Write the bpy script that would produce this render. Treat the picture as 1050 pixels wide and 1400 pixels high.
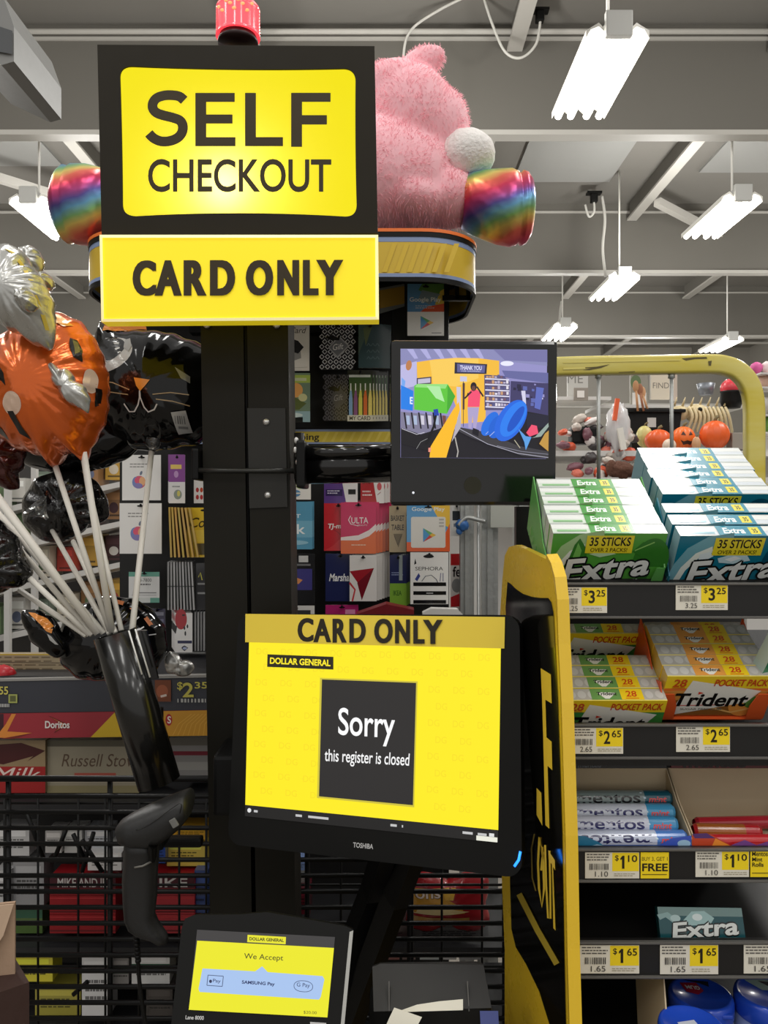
import bpy, bmesh, math, random
from mathutils import Vector, Matrix, noise
random.seed(7)
SC = bpy.context.scene
for o in list(bpy.data.objects):
    bpy.data.objects.remove(o)
COL = SC.collection
EYE, FOC = 1.5, 1100.0            # camera height in metres, focal length for a 1050 x 1400 frame

# ------------------------------------------------------------------ camera, world, lights, exposure
cam_data = bpy.data.cameras.new('camera')
cam = bpy.data.objects.new('camera', cam_data)
COL.objects.link(cam)
cam.location = (0, 0, EYE)
cam.rotation_euler = (math.pi / 2, 0, 0)
cam_data.sensor_fit = 'VERTICAL'
cam_data.sensor_height = 36.0
cam_data.lens = 36.0 * FOC / 1400.0
cam_data.clip_start = 0.02
SC.camera = cam
SC.view_settings.view_transform = 'Standard'
SC.view_settings.look = 'None'
SC.view_settings.gamma = 1.0
SC.view_settings.exposure = 0.0
SC.view_settings.use_curve_mapping = False
world = bpy.data.worlds.new('world')
SC.world = world
world.use_nodes = True
world.node_tree.nodes['Background'].inputs[0].default_value = (1.0, 0.97, 0.93, 1)
world.node_tree.nodes['Background'].inputs[1].default_value = 0.62

def lamp_area(x, y, z, sx, sy, watts):                             # a row of store ceiling tubes above and behind the viewer
    l = bpy.data.lights.new('store_ceiling_lamp', 'AREA')
    l.shape = 'RECTANGLE'; l.size = sx; l.size_y = sy; l.energy = watts; l.color = (1.0, 0.98, 0.94)
    o = bpy.data.objects.new('store_ceiling_lamp', l)
    o.location = (x, y, z)
    COL.objects.link(o)
LAMP_W = 20
for lx in (-3.2, -0.7, 1.5, 3.6):
    for ly in (-2.6, -0.2, 2.4):
        lamp_area(lx, ly, 4.5, 0.36, 1.3, LAMP_W)
for lx, ly in ((-3.4, 4.4), (3.4, 4.4), (0, 5.6), (-3.4, 8.9), (3.4, 9.4), (-3.4, 13.5), (3.1, 13.8), (0, 17.5), (-6, 18), (6, 18), (7.5, 11), (-7.5, 11)):   # added unseen point fills that brighten the ceiling, girders and far display
    l = bpy.data.lights.new('ceiling_fill_light', 'POINT'); l.energy = 150 if ly < 8 else 190; l.shadow_soft_size = .25; l.color = (1, .98, .94)
    o = bpy.data.objects.new('ceiling_fill_light', l); o.location = (lx, ly, 4.2); COL.objects.link(o)

# ------------------------------------------------------------------ helpers
def at(px, py, d):
    """Point at depth d (metres in front of the viewer) that is seen at photo position px, py."""
    return Vector(((px - 525.0) / FOC * d, d, EYE - (py - 700.0) / FOC * d))

def lin(c):
    c = c / 255.0
    return c / 12.92 if c <= 0.04045 else ((c + 0.055) / 1.055) ** 2.4

def rgb(c):
    return (lin(c[0]), lin(c[1]), lin(c[2]), 1.0)

MATS = {}
def mat(name, col, rough=0.5, metal=0.0, emit=0.0, vary=0.06, bump=0.0, scale=30.0, coat=0.0, trans=0.0, ior=1.45):
    if name in MATS:
        return MATS[name]
    m = bpy.data.materials.new(name)
    m.use_nodes = True
    nt = m.node_tree
    b = nt.nodes['Principled BSDF']
    b.inputs['Metallic'].default_value = metal
    b.inputs['IOR'].default_value = ior
    if coat:
        b.inputs['Coat Weight'].default_value = coat
        b.inputs['Coat Roughness'].default_value = 0.08
    if trans:
        b.inputs['Transmission Weight'].default_value = trans
    tc = nt.nodes.new('ShaderNodeTexCoord')
    nz = nt.nodes.new('ShaderNodeTexNoise')
    nz.inputs['Scale'].default_value = scale
    nz.inputs['Detail'].default_value = 3.0
    nt.links.new(tc.outputs['Object'], nz.inputs['Vector'])
    mr = nt.nodes.new('ShaderNodeMapRange')
    mr.inputs['To Min'].default_value = max(0.02, rough - vary)
    mr.inputs['To Max'].default_value = min(1.0, rough + vary)
    nt.links.new(nz.outputs['Fac'], mr.inputs['Value'])
    nt.links.new(mr.outputs['Result'], b.inputs['Roughness'])
    if col == 'ATTR':
        at_ = nt.nodes.new('ShaderNodeAttribute')
        at_.attribute_name = 'Col'
        nt.links.new(at_.outputs['Color'], b.inputs['Base Color'])
        if emit:
            nt.links.new(at_.outputs['Color'], b.inputs['Emission Color'])
            b.inputs['Emission Strength'].default_value = emit
    else:
        b.inputs['Base Color'].default_value = rgb(col)
        if emit:
            b.inputs['Emission Color'].default_value = rgb(col)
            b.inputs['Emission Strength'].default_value = emit
    if bump:
        bp = nt.nodes.new('ShaderNodeBump')
        bp.inputs['Strength'].default_value = bump
        bp.inputs['Distance'].default_value = 0.01
        nt.links.new(nz.outputs['Fac'], bp.inputs['Height'])
        nt.links.new(bp.outputs['Normal'], b.inputs['Normal'])
    MATS[name] = m
    return m

PRINT = mat('printed_card', 'ATTR', 0.45)
GLOSS = mat('printed_gloss', 'ATTR', 0.22, coat=0.5)
SCREEN = mat('screen_image', 'ATTR', 0.35, emit=1.0, vary=0.02)
_b = SCREEN.node_tree.nodes['Principled BSDF']
for _l in list(SCREEN.node_tree.links):
    if _l.to_socket == _b.inputs['Base Color']:
        SCREEN.node_tree.links.remove(_l)
_b.inputs['Base Color'].default_value = (0.004, 0.004, 0.004, 1)
BLACK = mat('black_plastic', (15, 15, 14), 0.45)
BLACKG = mat('black_gloss', (12, 12, 12), 0.12, coat=0.4, vary=0.03)
BLACKM = mat('black_powder_coat', (12, 12, 12), 0.4)
POLE = mat('dark_painted_steel', (25, 23, 16), 0.5)
for _m in (BLACK, BLACKM, POLE): _m.node_tree.nodes['Principled BSDF'].inputs['Specular IOR Level'].default_value = .25
STEEL = mat('galvanised_steel', (176, 178, 176), 0.38, metal=0.45, bump=0.15, scale=60)
BOLT = mat('bright_bolt', (200, 200, 198), 0.3, metal=0.7)
WHITEP = mat('white_plastic', (226, 222, 212), 0.4)
CLEAR = mat('clear_plastic', (235, 238, 238), 0.06, trans=0.96, vary=0.02)

W0 = {}                                                               # world position of every object's origin
class MB:
    """Collects shapes of one part; build() links them as ONE mesh object."""
    def __init__(s):
        s.V = []; s.F = []; s.I = []; s.S = []
    def add(s, V, F, i=0, smooth=True):
        n = len(s.V)
        s.V += [Vector(v) for v in V]
        for f in F:
            s.F.append([n + k for k in f]); s.I.append(i); s.S.append(smooth)
        return s
    def box(s, c, size, R=None, bev=0.0, i=0):
        bm = bmesh.new()
        bmesh.ops.create_cube(bm, size=1.0)
        for v in bm.verts:
            v.co = Vector((v.co.x * size[0], v.co.y * size[1], v.co.z * size[2]))
        if bev > 0:
            bmesh.ops.bevel(bm, geom=list(bm.edges), offset=bev, segments=2, affect='EDGES', profile=0.6)
        bm.verts.index_update()
        R = R or Matrix.Identity(3)
        c = Vector(c)
        s.add([c + R @ v.co for v in bm.verts], [[v.index for v in f.verts] for f in bm.faces], i, False)
        bm.free()
        return s
    def prism(s, front, off, i=0, smooth=False):
        """Polygon of 3D points extruded by vector off."""
        n = len(front); off = Vector(off)
        V = [Vector(p) for p in front] + [Vector(p) + off for p in front]
        F = [list(range(n)), list(range(2 * n - 1, n - 1, -1))]
        F += [[k, k + n, (k + 1) % n + n, (k + 1) % n] for k in range(n)]
        return s.add(V, F, i, smooth)
    def sweep(s, pts, sect, i=0, closed=False, caps=True, up=None, smooth=True, scale=None):
        """Section (list of 2D points) swept along 3D points."""
        pts = [Vector(p) for p in pts]; n = len(pts); k = len(sect)
        V = []; prev = None
        for j, p in enumerate(pts):
            if closed:
                t = pts[(j + 1) % n] - pts[j - 1]
            else:
                t = pts[min(j + 1, n - 1)] - pts[max(j - 1, 0)]
            t.normalize()
            a = Vector(up) if up is not None else (prev if prev is not None else (Vector((0, 0, 1)) if abs(t.z) < 0.9 else Vector((0, 1, 0))))
            a = (a - t * a.dot(t)).normalized()
            b = t.cross(a)
            prev = a
            q = scale[j] if scale else 1.0
            for (x, y) in sect:
                V.append(p + (a * x + b * y) * q)
        F = []
        for j in range(n if closed else n - 1):
            for m in range(k):
                F.append([j * k + m, j * k + (m + 1) % k, ((j + 1) % n) * k + (m + 1) % k, ((j + 1) % n) * k + m])
        if caps and not closed:
            F.append(list(range(k - 1, -1, -1))); F.append([(n - 1) * k + m for m in range(k)])
        return s.add(V, F, i, smooth)
    def tube(s, pts, r, seg=12, i=0, closed=False, up=None, scale=None):
        return s.sweep(pts, [(r * math.cos(2 * math.pi * m / seg), r * math.sin(2 * math.pi * m / seg)) for m in range(seg)], i, closed, True, up, True, scale)
    def lathe(s, c, prof, seg=24, R=None, i=0):
        """prof: (radius, height) list, spun round local Z at c."""
        c = Vector(c); R = R or Matrix.Identity(3); V = []; k = len(prof)
        for a in range(seg):
            t = 2 * math.pi * a / seg
            for (r, h) in prof:
                V.append(c + R @ Vector((r * math.cos(t), r * math.sin(t), h)))
        F = [[a * k + j, ((a + 1) % seg) * k + j, ((a + 1) % seg) * k + j + 1, a * k + j + 1] for a in range(seg) for j in range(k - 1)]
        return s.add(V, F, i)
    def ball(s, c, r, R=None, i=0, seg=24, rings=14, f=None):
        c = Vector(c); R = R or Matrix.Identity(3)
        r = Vector(r) if not isinstance(r, (int, float)) else Vector((r, r, r))
        V = []; F = []
        for a in range(rings + 1):
            p = math.pi * a / rings
            for b in range(seg):
                t = 2 * math.pi * b / seg
                d = Vector((math.sin(p) * math.cos(t), math.sin(p) * math.sin(t), math.cos(p)))
                q = f(d) if f else 1.0
                V.append(c + R @ Vector((d.x * r.x * q, d.y * r.y * q, d.z * r.z * q)))
        for a in range(rings):
            for b in range(seg):
                F.append([a * seg + b, (a + 1) * seg + b, (a + 1) * seg + (b + 1) % seg, a * seg + (b + 1) % seg])
        return s.add(V, F, i)
    def build(s, name, m, parent=None, origin=None):
        me = bpy.data.meshes.new(name)
        lo = [min(v[k] for v in s.V) for k in range(3)]; hi = [max(v[k] for v in s.V) for k in range(3)]
        o0 = Vector(origin) if origin is not None else Vector(((lo[0] + hi[0]) / 2, (lo[1] + hi[1]) / 2, lo[2]))
        me.from_pydata([v - o0 for v in s.V], [], s.F)
        for x in (m if isinstance(m, (list, tuple)) else [m]):
            me.materials.append(x)
        me.polygons.foreach_set('material_index', s.I)
        me.polygons.foreach_set('use_smooth', s.S)
        return link_mesh(name, me, o0, parent)

def link_mesh(name, me, o0, parent):
    me.update()
    o = bpy.data.objects.new(name, me)
    COL.objects.link(o)
    o.location = o0
    W0[o] = Vector(o0)
    if parent is not None:
        o.parent = parent
        o.matrix_parent_inverse = Matrix.Translation(-W0[parent])
    return o

def sharp(o, deg=35):
    """Keep hard edges crisp on a smooth-shaded mesh."""
    bm = bmesh.new(); bm.from_mesh(o.data)
    bmesh.ops.remove_doubles(bm, verts=list(bm.verts), dist=1e-6)
    bmesh.ops.recalc_face_normals(bm, faces=list(bm.faces))
    for e in bm.edges:
        if len(e.link_faces) == 2 and e.calc_face_angle(0) > math.radians(deg):
            e.smooth = False
    bm.to_mesh(o.data); bm.free()
    return o

def tag(o, label, cat, group=None, kind=None):
    o['label'] = label; o['category'] = cat
    if group: o['group'] = group
    if kind: o['kind'] = kind
    return o
def thing(name, label, cat, loc, group=None):
    o = bpy.data.objects.new(name, None)
    o.empty_display_size = 0.05
    COL.objects.link(o)
    o.location = loc; W0[o] = Vector(loc)
    return tag(o, label, cat, group)
def struct(o):
    o['kind'] = 'structure'
    return o
def place(root, loc, eul=(0, 0, 0)):
    root.location = loc; root.rotation_euler = eul
    return root
def dup(root, loc, eul=(0, 0, 0), label=None, name=None):
    def cp(o, parent):
        c = o.copy(); COL.objects.link(c)
        if parent is not None: c.parent = parent
        for ch in kids.get(o, []): cp(ch, c)
        return c
    kids = {}
    for q in list(W0):
        if q.parent is not None: kids.setdefault(q.parent, []).append(q)
    r = cp(root, None)
    r.location = loc; r.rotation_euler = eul
    if label: r['label'] = label
    return r

# ---- printed artwork: flat coloured shapes laid on a surface, colour stored per face
_TX = {}
def glyphs(text, bold, shear):
    key = (text, bold, shear)
    if key not in _TX:
        cu = bpy.data.curves.new('lettering', 'FONT')
        cu.body = text; cu.offset = bold; cu.shear = shear; cu.fill_mode = 'FRONT'; cu.dimensions = '2D'; cu.resolution_u = 5
        ob = bpy.data.objects.new('lettering', cu)
        me = bpy.data.meshes.new_from_object(ob)
        V = [(v.co.x, v.co.y) for v in me.vertices]; F = [list(p.vertices) for p in me.polygons]
        bpy.data.objects.remove(ob); bpy.data.curves.remove(cu); bpy.data.meshes.remove(me)
        x0 = min(v[0] for v in V); x1 = max(v[0] for v in V); y0 = min(v[1] for v in V); y1 = max(v[1] for v in V)
        _TX[key] = ([((x - x0) / (x1 - x0), (y1 - y) / (y1 - y0)) for x, y in V], F)
    return _TX[key]

class Art:
    def __init__(s, fn=None, step=0.00012):
        s.V = []; s.F = []; s.C = []; s.fn = fn; s.w = 0.0; s.step = step; s.div = None
    def surface(s, fn, div=None):
        s.fn = fn; s.w = 0.0; s.div = div
        return s
    def _emit(s, pts, faces, col):
        s.w += s.step
        n = len(s.V)
        s.V += [s.fn(p[0], p[1], s.w) for p in pts]
        for f in faces:
            s.F.append([n + k for k in f]); s.C.append(col)
        return s
    def poly(s, pts, col):
        if s.div:
            from mathutils.geometry import tessellate_polygon
            V = [Vector((p[0], p[1], 0)) for p in pts]
            T = [list(t) for t in tessellate_polygon([V])]
            P = [(p[0], p[1]) for p in pts]
            for _ in range(5):
                N = []; cut = {}; did = False
                def mid(a, b):
                    k = (min(a, b), max(a, b))
                    if k not in cut:
                        P.append(((P[a][0] + P[b][0]) / 2, (P[a][1] + P[b][1]) / 2)); cut[k] = len(P) - 1
                    return cut[k]
                for a, b, c in T:
                    L = [math.dist(P[a], P[b]), math.dist(P[b], P[c]), math.dist(P[c], P[a])]
                    if max(L) > s.div:
                        x, y, z = mid(a, b), mid(b, c), mid(c, a)
                        N += [[a, x, z], [x, b, y], [z, y, c], [x, y, z]]; did = True
                    else:
                        N.append([a, b, c])
                T = N
                if not did: break
            return s._emit(P, T, col)
        return s._emit(pts, [list(range(len(pts)))], col)
    def rect(s, x0, y0, x1, y1, col):
        return s.poly([(x0, y0), (x1, y0), (x1, y1), (x0, y1)], col)
    def ell(s, cx, cy, rx, ry, col, rot=0.0, n=28, a0=0, a1=360):
        c, q = math.cos(math.radians(rot)), math.sin(math.radians(rot)); P = []
        full = abs(a1 - a0) >= 360
        for k in range(n if full else n + 1):
            t = math.radians(a0 + (a1 - a0) * k / n)
            x, y = rx * math.cos(t), ry * math.sin(t)
            P.append((cx + x * c - y * q, cy + x * q + y * c))
        return s.poly(P, col)
    def line(s, pts, wd, col):
        """Polyline with width wd (number or (x-scale, y-scale) pair)."""
        kx, ky = (wd if isinstance(wd, tuple) else (wd, wd))
        P = []; n = len(pts); L = []; Rr = []
        for k in range(n):
            a = pts[max(k - 1, 0)]; b = pts[min(k + 1, n - 1)]
            dx, dy = (b[0] - a[0]) / kx, (b[1] - a[1]) / ky
            m = math.hypot(dx, dy) or 1.0
            nx, ny = -dy / m * kx / 2, dx / m * ky / 2
            L.append((pts[k][0] + nx, pts[k][1] + ny)); Rr.append((pts[k][0] - nx, pts[k][1] - ny))
        if s.div:
            fine = []
            V = L + Rr
            return s._emit(V, [[k, k + 1, n + k + 1, n + k] for k in range(n - 1)], col)
        return s._emit(L + Rr, [[k, k + 1, n + k + 1, n + k] for k in range(n - 1)], col)
    def text(s, t, x0, y0, x1, y1, col, bold=0.0, shear=0.0):
        return s.text4(t, ((x0, y0), (x1, y0), (x1, y1), (x0, y1)), col, bold, shear)
    def text4(s, t, q, col, bold=0.0, shear=0.0):
        V, F = glyphs(t, bold, shear)
        P = []
        for u, v in V:
            P.append(tuple((q[0][k] * (1 - u) + q[1][k] * u) * (1 - v) + (q[3][k] * (1 - u) + q[2][k] * u) * v for k in (0, 1)))
        return s._emit(P, F, col)
    def bars(s, x0, y0, x1, y1, col, n=9, gap=0.45, seed=1):
        """A barcode or ruled text: n strokes side by side."""
        r = random.Random(seed)
        for k in range(n):
            a = x0 + (x1 - x0) * k / n; b = a + (x1 - x0) / n * (1 - gap) * r.uniform(0.5, 1.3)
            s.rect(a, y0, min(b, x1), y1, col); s.w -= s.step
        s.w += s.step
        return s
    def scrib(s, x0, y0, x1, y1, col, rows=3, seed=1, fill=0.45):
        """Lines of small print too fine to read."""
        r = random.Random(seed); h = (y1 - y0) / rows
        for k in range(rows):
            x = x0
            end = x0 + (x1 - x0) * r.uniform(0.7, 1.0)
            while x < end:
                wd = (x1 - x0) * r.uniform(0.06, 0.2)
                s.rect(x, y0 + k * h, min(x + wd, x1), y0 + k * h + h * fill, col); s.w -= s.step
                x += wd + (x1 - x0) * 0.03
        s.w += s.step
        return s
    def solid(s, V, F, cols):
        n = len(s.V)
        s.V += [Vector(v) for v in V]
        for k, f in enumerate(F):
            s.F.append([n + j for j in f]); s.C.append(cols[k] if isinstance(cols, list) else cols)
        return s
    def cuboid(s, x0, y0, z0, x1, y1, z1, cols):
        """cols: front (-y), back, left, right, top, bottom."""
        V = [(x0, y0, z0), (x1, y0, z0), (x1, y1, z0), (x0, y1, z0), (x0, y0, z1), (x1, y0, z1), (x1, y1, z1), (x0, y1, z1)]
        F = [[0, 1, 5, 4], [2, 3, 7, 6], [3, 0, 4, 7], [1, 2, 6, 5], [4, 5, 6, 7], [3, 2, 1, 0]]
        return s.solid(V, F, cols if isinstance(cols, list) else [cols] * 6)
    def build(s, name, m, parent=None, origin=None):
        me = bpy.data.meshes.new(name)
        lo = [min(v[k] for v in s.V) for k in range(3)]; hi = [max(v[k] for v in s.V) for k in range(3)]
        o0 = Vector(origin) if origin is not None else Vector(((lo[0] + hi[0]) / 2, (lo[1] + hi[1]) / 2, lo[2]))
        me.from_pydata([v - o0 for v in s.V], [], s.F)
        me.materials.append(m)
        ca = me.color_attributes.new('Col', 'FLOAT_COLOR', 'CORNER')
        buf = []
        for f, c in zip(s.F, s.C):
            buf += list(rgb(c)) * len(f)
        ca.data.foreach_set('color', buf)
        return link_mesh(name, me, o0, parent)

def flat(d, tilt=0.0):
    """Upright surface facing the viewer at depth d, drawn on in photo positions."""
    return lambda px, py, w: at(px, py, d) + Vector((0, -w, 0))
def on_plane(p0, nrm):
    """Any plane, drawn on in photo positions (its normal nrm points to the viewer's side)."""
    p0 = Vector(p0); n = Vector(nrm).normalized(); e = Vector((0, 0, EYE))
    def fn(px, py, w):
        r = at(px, py, 1.0) - e
        return e + r * ((p0 - e).dot(n) / r.dot(n)) + n * w
    return fn
def face_map(o, ex, ey, n):
    """u, v from 0 to 1 over a parallelogram; v runs downwards."""
    o, ex, ey, n = Vector(o), Vector(ex), Vector(ey), Vector(n).normalized()
    return lambda u, v, w: o + ex * u + ey * v + n * w
def eul(x, y, z):
    return (math.radians(x), math.radians(y), math.radians(z))
def rot(x=0, y=0, z=0):
    return Matrix.Rotation(math.radians(z), 3, 'Z') @ Matrix.Rotation(math.radians(x), 3, 'X') @ Matrix.Rotation(math.radians(y), 3, 'Y')
def rrect(x0, y0, x1, y1, r, n=6):
    P = []
    for cx, cy, a in ((x1 - r, y0 + r, -90), (x1 - r, y1 - r, 0), (x0 + r, y1 - r, 90), (x0 + r, y0 + r, 180)):
        for k in range(n + 1):
            t = math.radians(a + 90 * k / n)
            P.append((cx + r * math.cos(t), cy + r * math.sin(t)))
    return P
# ------------------------------------------------------------------ the store shell
CEIL = EYE + 4.5
m_floor = mat('floor_concrete', (120, 114, 106), 0.35, bump=0.1, scale=6)
m_ceil = mat('ceiling_deck', (132, 129, 123), 0.8, bump=0.2, scale=4)
m_wall = mat('wall_paint', (150, 146, 138), 0.75, scale=3)
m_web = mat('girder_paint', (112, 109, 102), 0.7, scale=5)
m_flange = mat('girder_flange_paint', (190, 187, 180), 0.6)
m_sky = mat('skylight_panel', (160, 160, 157), 0.6)
struct(MB().box((0, 8, -0.05), (20, 28, 0.1)).build('floor', m_floor))
struct(MB().box((0, 12.7, CEIL + 0.05), (20, 18.6, 0.1)).build('ceiling', m_ceil))
struct(MB().box((0, 22.05, 3), (20, 0.1, 6)).build('wall_back', m_wall))
struct(MB().box((-10.05, 8, 3), (0.1, 28, 6)).build('wall_left', m_wall))
struct(MB().box((10.05, 8, 3), (0.1, 28, 6)).build('wall_right', m_wall))
nt_ = 0
def trim(mb, m):
    global nt_
    nt_ += 1
    return struct(mb.build('trim_%d' % nt_, m))
for gy in (7.5, 11.8, 16.1):
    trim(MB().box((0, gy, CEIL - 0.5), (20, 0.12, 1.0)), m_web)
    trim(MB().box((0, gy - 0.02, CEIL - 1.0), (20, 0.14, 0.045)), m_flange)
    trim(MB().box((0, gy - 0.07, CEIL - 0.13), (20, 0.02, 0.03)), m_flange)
for k, tx in enumerate((-8.4, -6.0, -3.6, -1.2, 1.2, 3.6, 6.0, 8.4)):       # purlins run away from the viewer, thin webs with light flanges
    for y0, y1 in ((4.0, 7.4), (7.6, 11.7), (11.9, 16.0), (16.2, 21.9)):
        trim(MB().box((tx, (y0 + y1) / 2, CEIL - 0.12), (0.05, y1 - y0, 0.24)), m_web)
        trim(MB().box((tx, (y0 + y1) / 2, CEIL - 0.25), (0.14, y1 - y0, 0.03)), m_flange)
for sx, sy in ((4.8, 9.6), (7.2, 9.4), (2.4, 9.9), (-4.8, 9.4), (-7.2, 9.7), (-2.4, 9.6), (4.8, 5.6), (2.3, 5.8), (-2.4, 5.8), (7.2, 5.7), (4.8, 14), (-4.8, 14)):
    trim(MB().box((sx, sy, CEIL - 0.015), (1.3, 2.0, 0.03)), m_sky)
for x0, x1, yy in ((3.7, 5.9, 10.9), (-5.9, -3.7, 8.9)):   # diagonal braces between purlins
    a = Vector((x0, yy, CEIL - 0.3)); b = Vector((x1, yy + 1.6, CEIL - 0.55))
    trim(MB().sweep([a, b], [(-.05, -.05), (.05, -.05), (.05, .05), (-.05, .05)], smooth=False), m_flange)
for gy, z in ((16.0, 4.86), (7.3, 5.86)):
    trim(MB().tube([(-9.9, gy, z), (9.9, gy, z)], 0.025, 8), m_flange)
trim(MB().box((0, 21.95, 4.4), (19.9, 0.1, 0.12)), m_flange)
# lower white band and goods far away along the back wall
trim(MB().box((0, 21.9, 1.2), (19.9, 0.2, 2.4)), mat('far_wall_panel', (186, 184, 178), 0.7))

# ------------------------------------------------------------------ ceiling fixtures
m_tube = mat('lit_tube', (255, 252, 244), 0.4, emit=9.0)
m_refl = mat('white_reflector', (235, 233, 226), 0.35)
m_house = mat('fixture_housing', (190, 190, 186), 0.5)
def fixture(x, y, label):
    z = 4.5
    t = thing('ceiling_light', label, 'ceiling light', (x, y, z), 'ceiling light fixtures')
    mb = MB(); L = 1.05
    W = [(-.2, 0.0), (-.2, .05), (-.12, .1), (-.06, .04), (0, .1), (.06, .04), (.12, .1), (.2, .05), (.2, 0.0), (.17, .055), (.12, .075), (.06, .02), (0, .075), (-.06, .02), (-.12, .075), (-.17, .055)]
    mb.prism([(x + a, y - L / 2, z + b) for a, b in W], (0, L, 0))
    mb.build('reflector', m_refl, t)
    MB().box((x, y - L / 2 - 0.02, z + 0.075), (0.17, 0.05, 0.16), bev=0.008).box((x, y, z + 0.12), (0.12, L, 0.05), bev=0.006).build('housing', m_house, t)
    for k in range(4):
        xx = x + (-.155, -.06, .06, .155)[k]
        MB().tube([(xx, y - L / 2 + .02, z + .012), (xx, y + L / 2 - .02, z + .012)], 0.026, 12).build('tube', m_tube, t)
    MB().tube([(x, y - 0.3, z + .14), (x, y - 0.3, CEIL)], 0.012, 8).build('hanger', m_refl, t)
for a in ((1.48, 5.62, 'large bright tube light hanging nearest, upper right of the pink plush toy'),
          (3.46, 8.3, 'bright tube light with a pale hanging rod, at the right edge of the store ceiling'),
          (3.1, 10.9, 'bright tube light hanging below a thin white cable, right of the plush rainbow foot'),
          (2.95, 13.6, 'small distant tube light just above the security monitor'),
          (6.1, 14.6, 'small distant tube light above the curved yellow rail'),
          (-3.45, 8.35, 'tube light mostly hidden behind the left rainbow plush foot')):
    fixture(*a)
m_cable = mat('white_cable', (205, 203, 196), 0.5)
def catm(P, n=8):
    P = [Vector(p) for p in P]; out = []
    for k in range(len(P) - 1):
        a, b, c, d = P[max(k - 1, 0)], P[k], P[k + 1], P[min(k + 2, len(P) - 1)]
        for j in range(n):
            t = j / n
            out.append(0.5 * ((2 * b) + (c - a) * t + (2 * a - 5 * b + 4 * c - d) * t * t + (3 * b - a - 3 * c + d) * t ** 3))
    out.append(P[-1])
    return out
def cable(pts, d, r, label):
    mb = MB().tube(catm([at(x, y, d) for x, y in pts]), r, 8)
    return tag(mb.build('hanging_cable', m_cable), label, 'cable', 'loose ceiling cables')
cable([(640, -6), (600, 14), (563, 40), (552, 72), (553, 130)], 7.0, .012, 'white cable dropping behind the pink plush ear')
cable([(660, -8), (672, 30), (690, 70), (712, 79), (733, 60), (739, 26)], 7.0, .012, 'white cable hanging in a loop from a small black ceiling box')
cable([(823, 268), (827, 300), (824, 340), (828, 378)], 11.0, .02, 'white cable hanging straight down from the second black ceiling box')
cable([(800, 280), (805, 296), (812, 290), (812, 275)], 11.0, .015, 'short white cable loop beside the second black ceiling box')
cable([(768, 412), (766, 425), (765, 440)], 13.5, .02, 'short white cable above the small light over the security monitor')
def boxlet(px, py, d, s, label):
    mb = MB().box(at(px, py, d), (s, s, s * 1.3), bev=s * .12).box(at(px, py, d) + Vector((0, 0, s * .75)), (s * 2.2, s * 1.2, s * .3))
    tag(mb.build('junction_box', BLACK), label, 'junction box', 'ceiling junction boxes')
boxlet(738, 23, 7.0, .07, 'small black box on the ceiling above the looped white cable')
boxlet(812, 271, 11.0, .09, 'small black box on the far ceiling above a straight white cable')
m_duct = mat('duct_grey', (120, 120, 118), 0.5)
mb = MB().prism([at(-60, -30, 3.4), at(4, -6, 3.4), at(19, 36, 3.4), at(19, 84, 3.4), at(2, 89, 3.4), at(-60, 60, 3.4)], (0, 0.5, 0))
t = thing('air_unit', 'grey metal unit hanging in the upper left corner of the store', 'ceiling unit', at(-20, 80, 3.6))
mb.build('casing', m_duct, t)
a = Art(flat(3.39)); a.poly([(-50, 20), (17, 42), (17, 74), (-50, 62)], (70, 72, 74)).build('grille', PRINT, t)
MB().tube([at(2, 0, 3.6), at(2, -260, 3.6)], .01, 6).build('hanger', m_refl, t)

# ------------------------------------------------------------------ checkout pole
def quadbox(c, d, off, mb=None, i=0, bev=False):
    """Box from its four front corners in photo positions at depth d."""
    return (mb or MB()).prism([at(x, y, d) for x, y in c], off, i)
pd = 1.30
t = thing('checkout_pole', 'dark steel double post carrying the yellow lit checkout sign', 'pole', (at(340, 700, pd).x, pd, 0))
zb = -0.02
def post(x0, x1, x0b, x1b, name):
    a, b = at(x0, 300, pd), at(x1, 300, pd)
    c, e = at(x1b, 860, pd), at(x0b, 860, pd)
    k = (a.z - 0.0) / (a.z - e.z)
    c2 = b + (c - b) * k; e2 = a + (e - a) * k
    sharp(MB().prism([a, b, c2, e2], (0, .09, 0)).build(name, POLE, t))
post(272, 330.5, 281, 338.5, 'upright'); post(335.5, 392, 344, 399, 'upright')
MB().prism([at(330, 310, pd + .012), at(336, 310, pd + .012), at(345, 1250, pd + .012), at(338, 1250, pd + .012)], (0, .05, 0)).build('groove', BLACK, t)
plate = sharp(MB().prism([at(338, 558, pd - .003), at(390, 558, pd - .003), at(393, 693, pd - .003), at(341, 695, pd - .003)], (0, .003, 0)).build('clamp_plate', mat('clamp_plate_steel', (30, 29, 24), .4), t))
for x, y, r in ((364, 577, .0055), (366, 677, .0055), (283, 444, .006), (378, 444, .006)):
    MB().lathe(at(x, y, pd - .0035), [(0, .004), (r * .6, .0035), (r, .0015), (r, 0)], 14, rot(x=90)).build('bolt', BOLT, plate if y > 500 else t)

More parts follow.
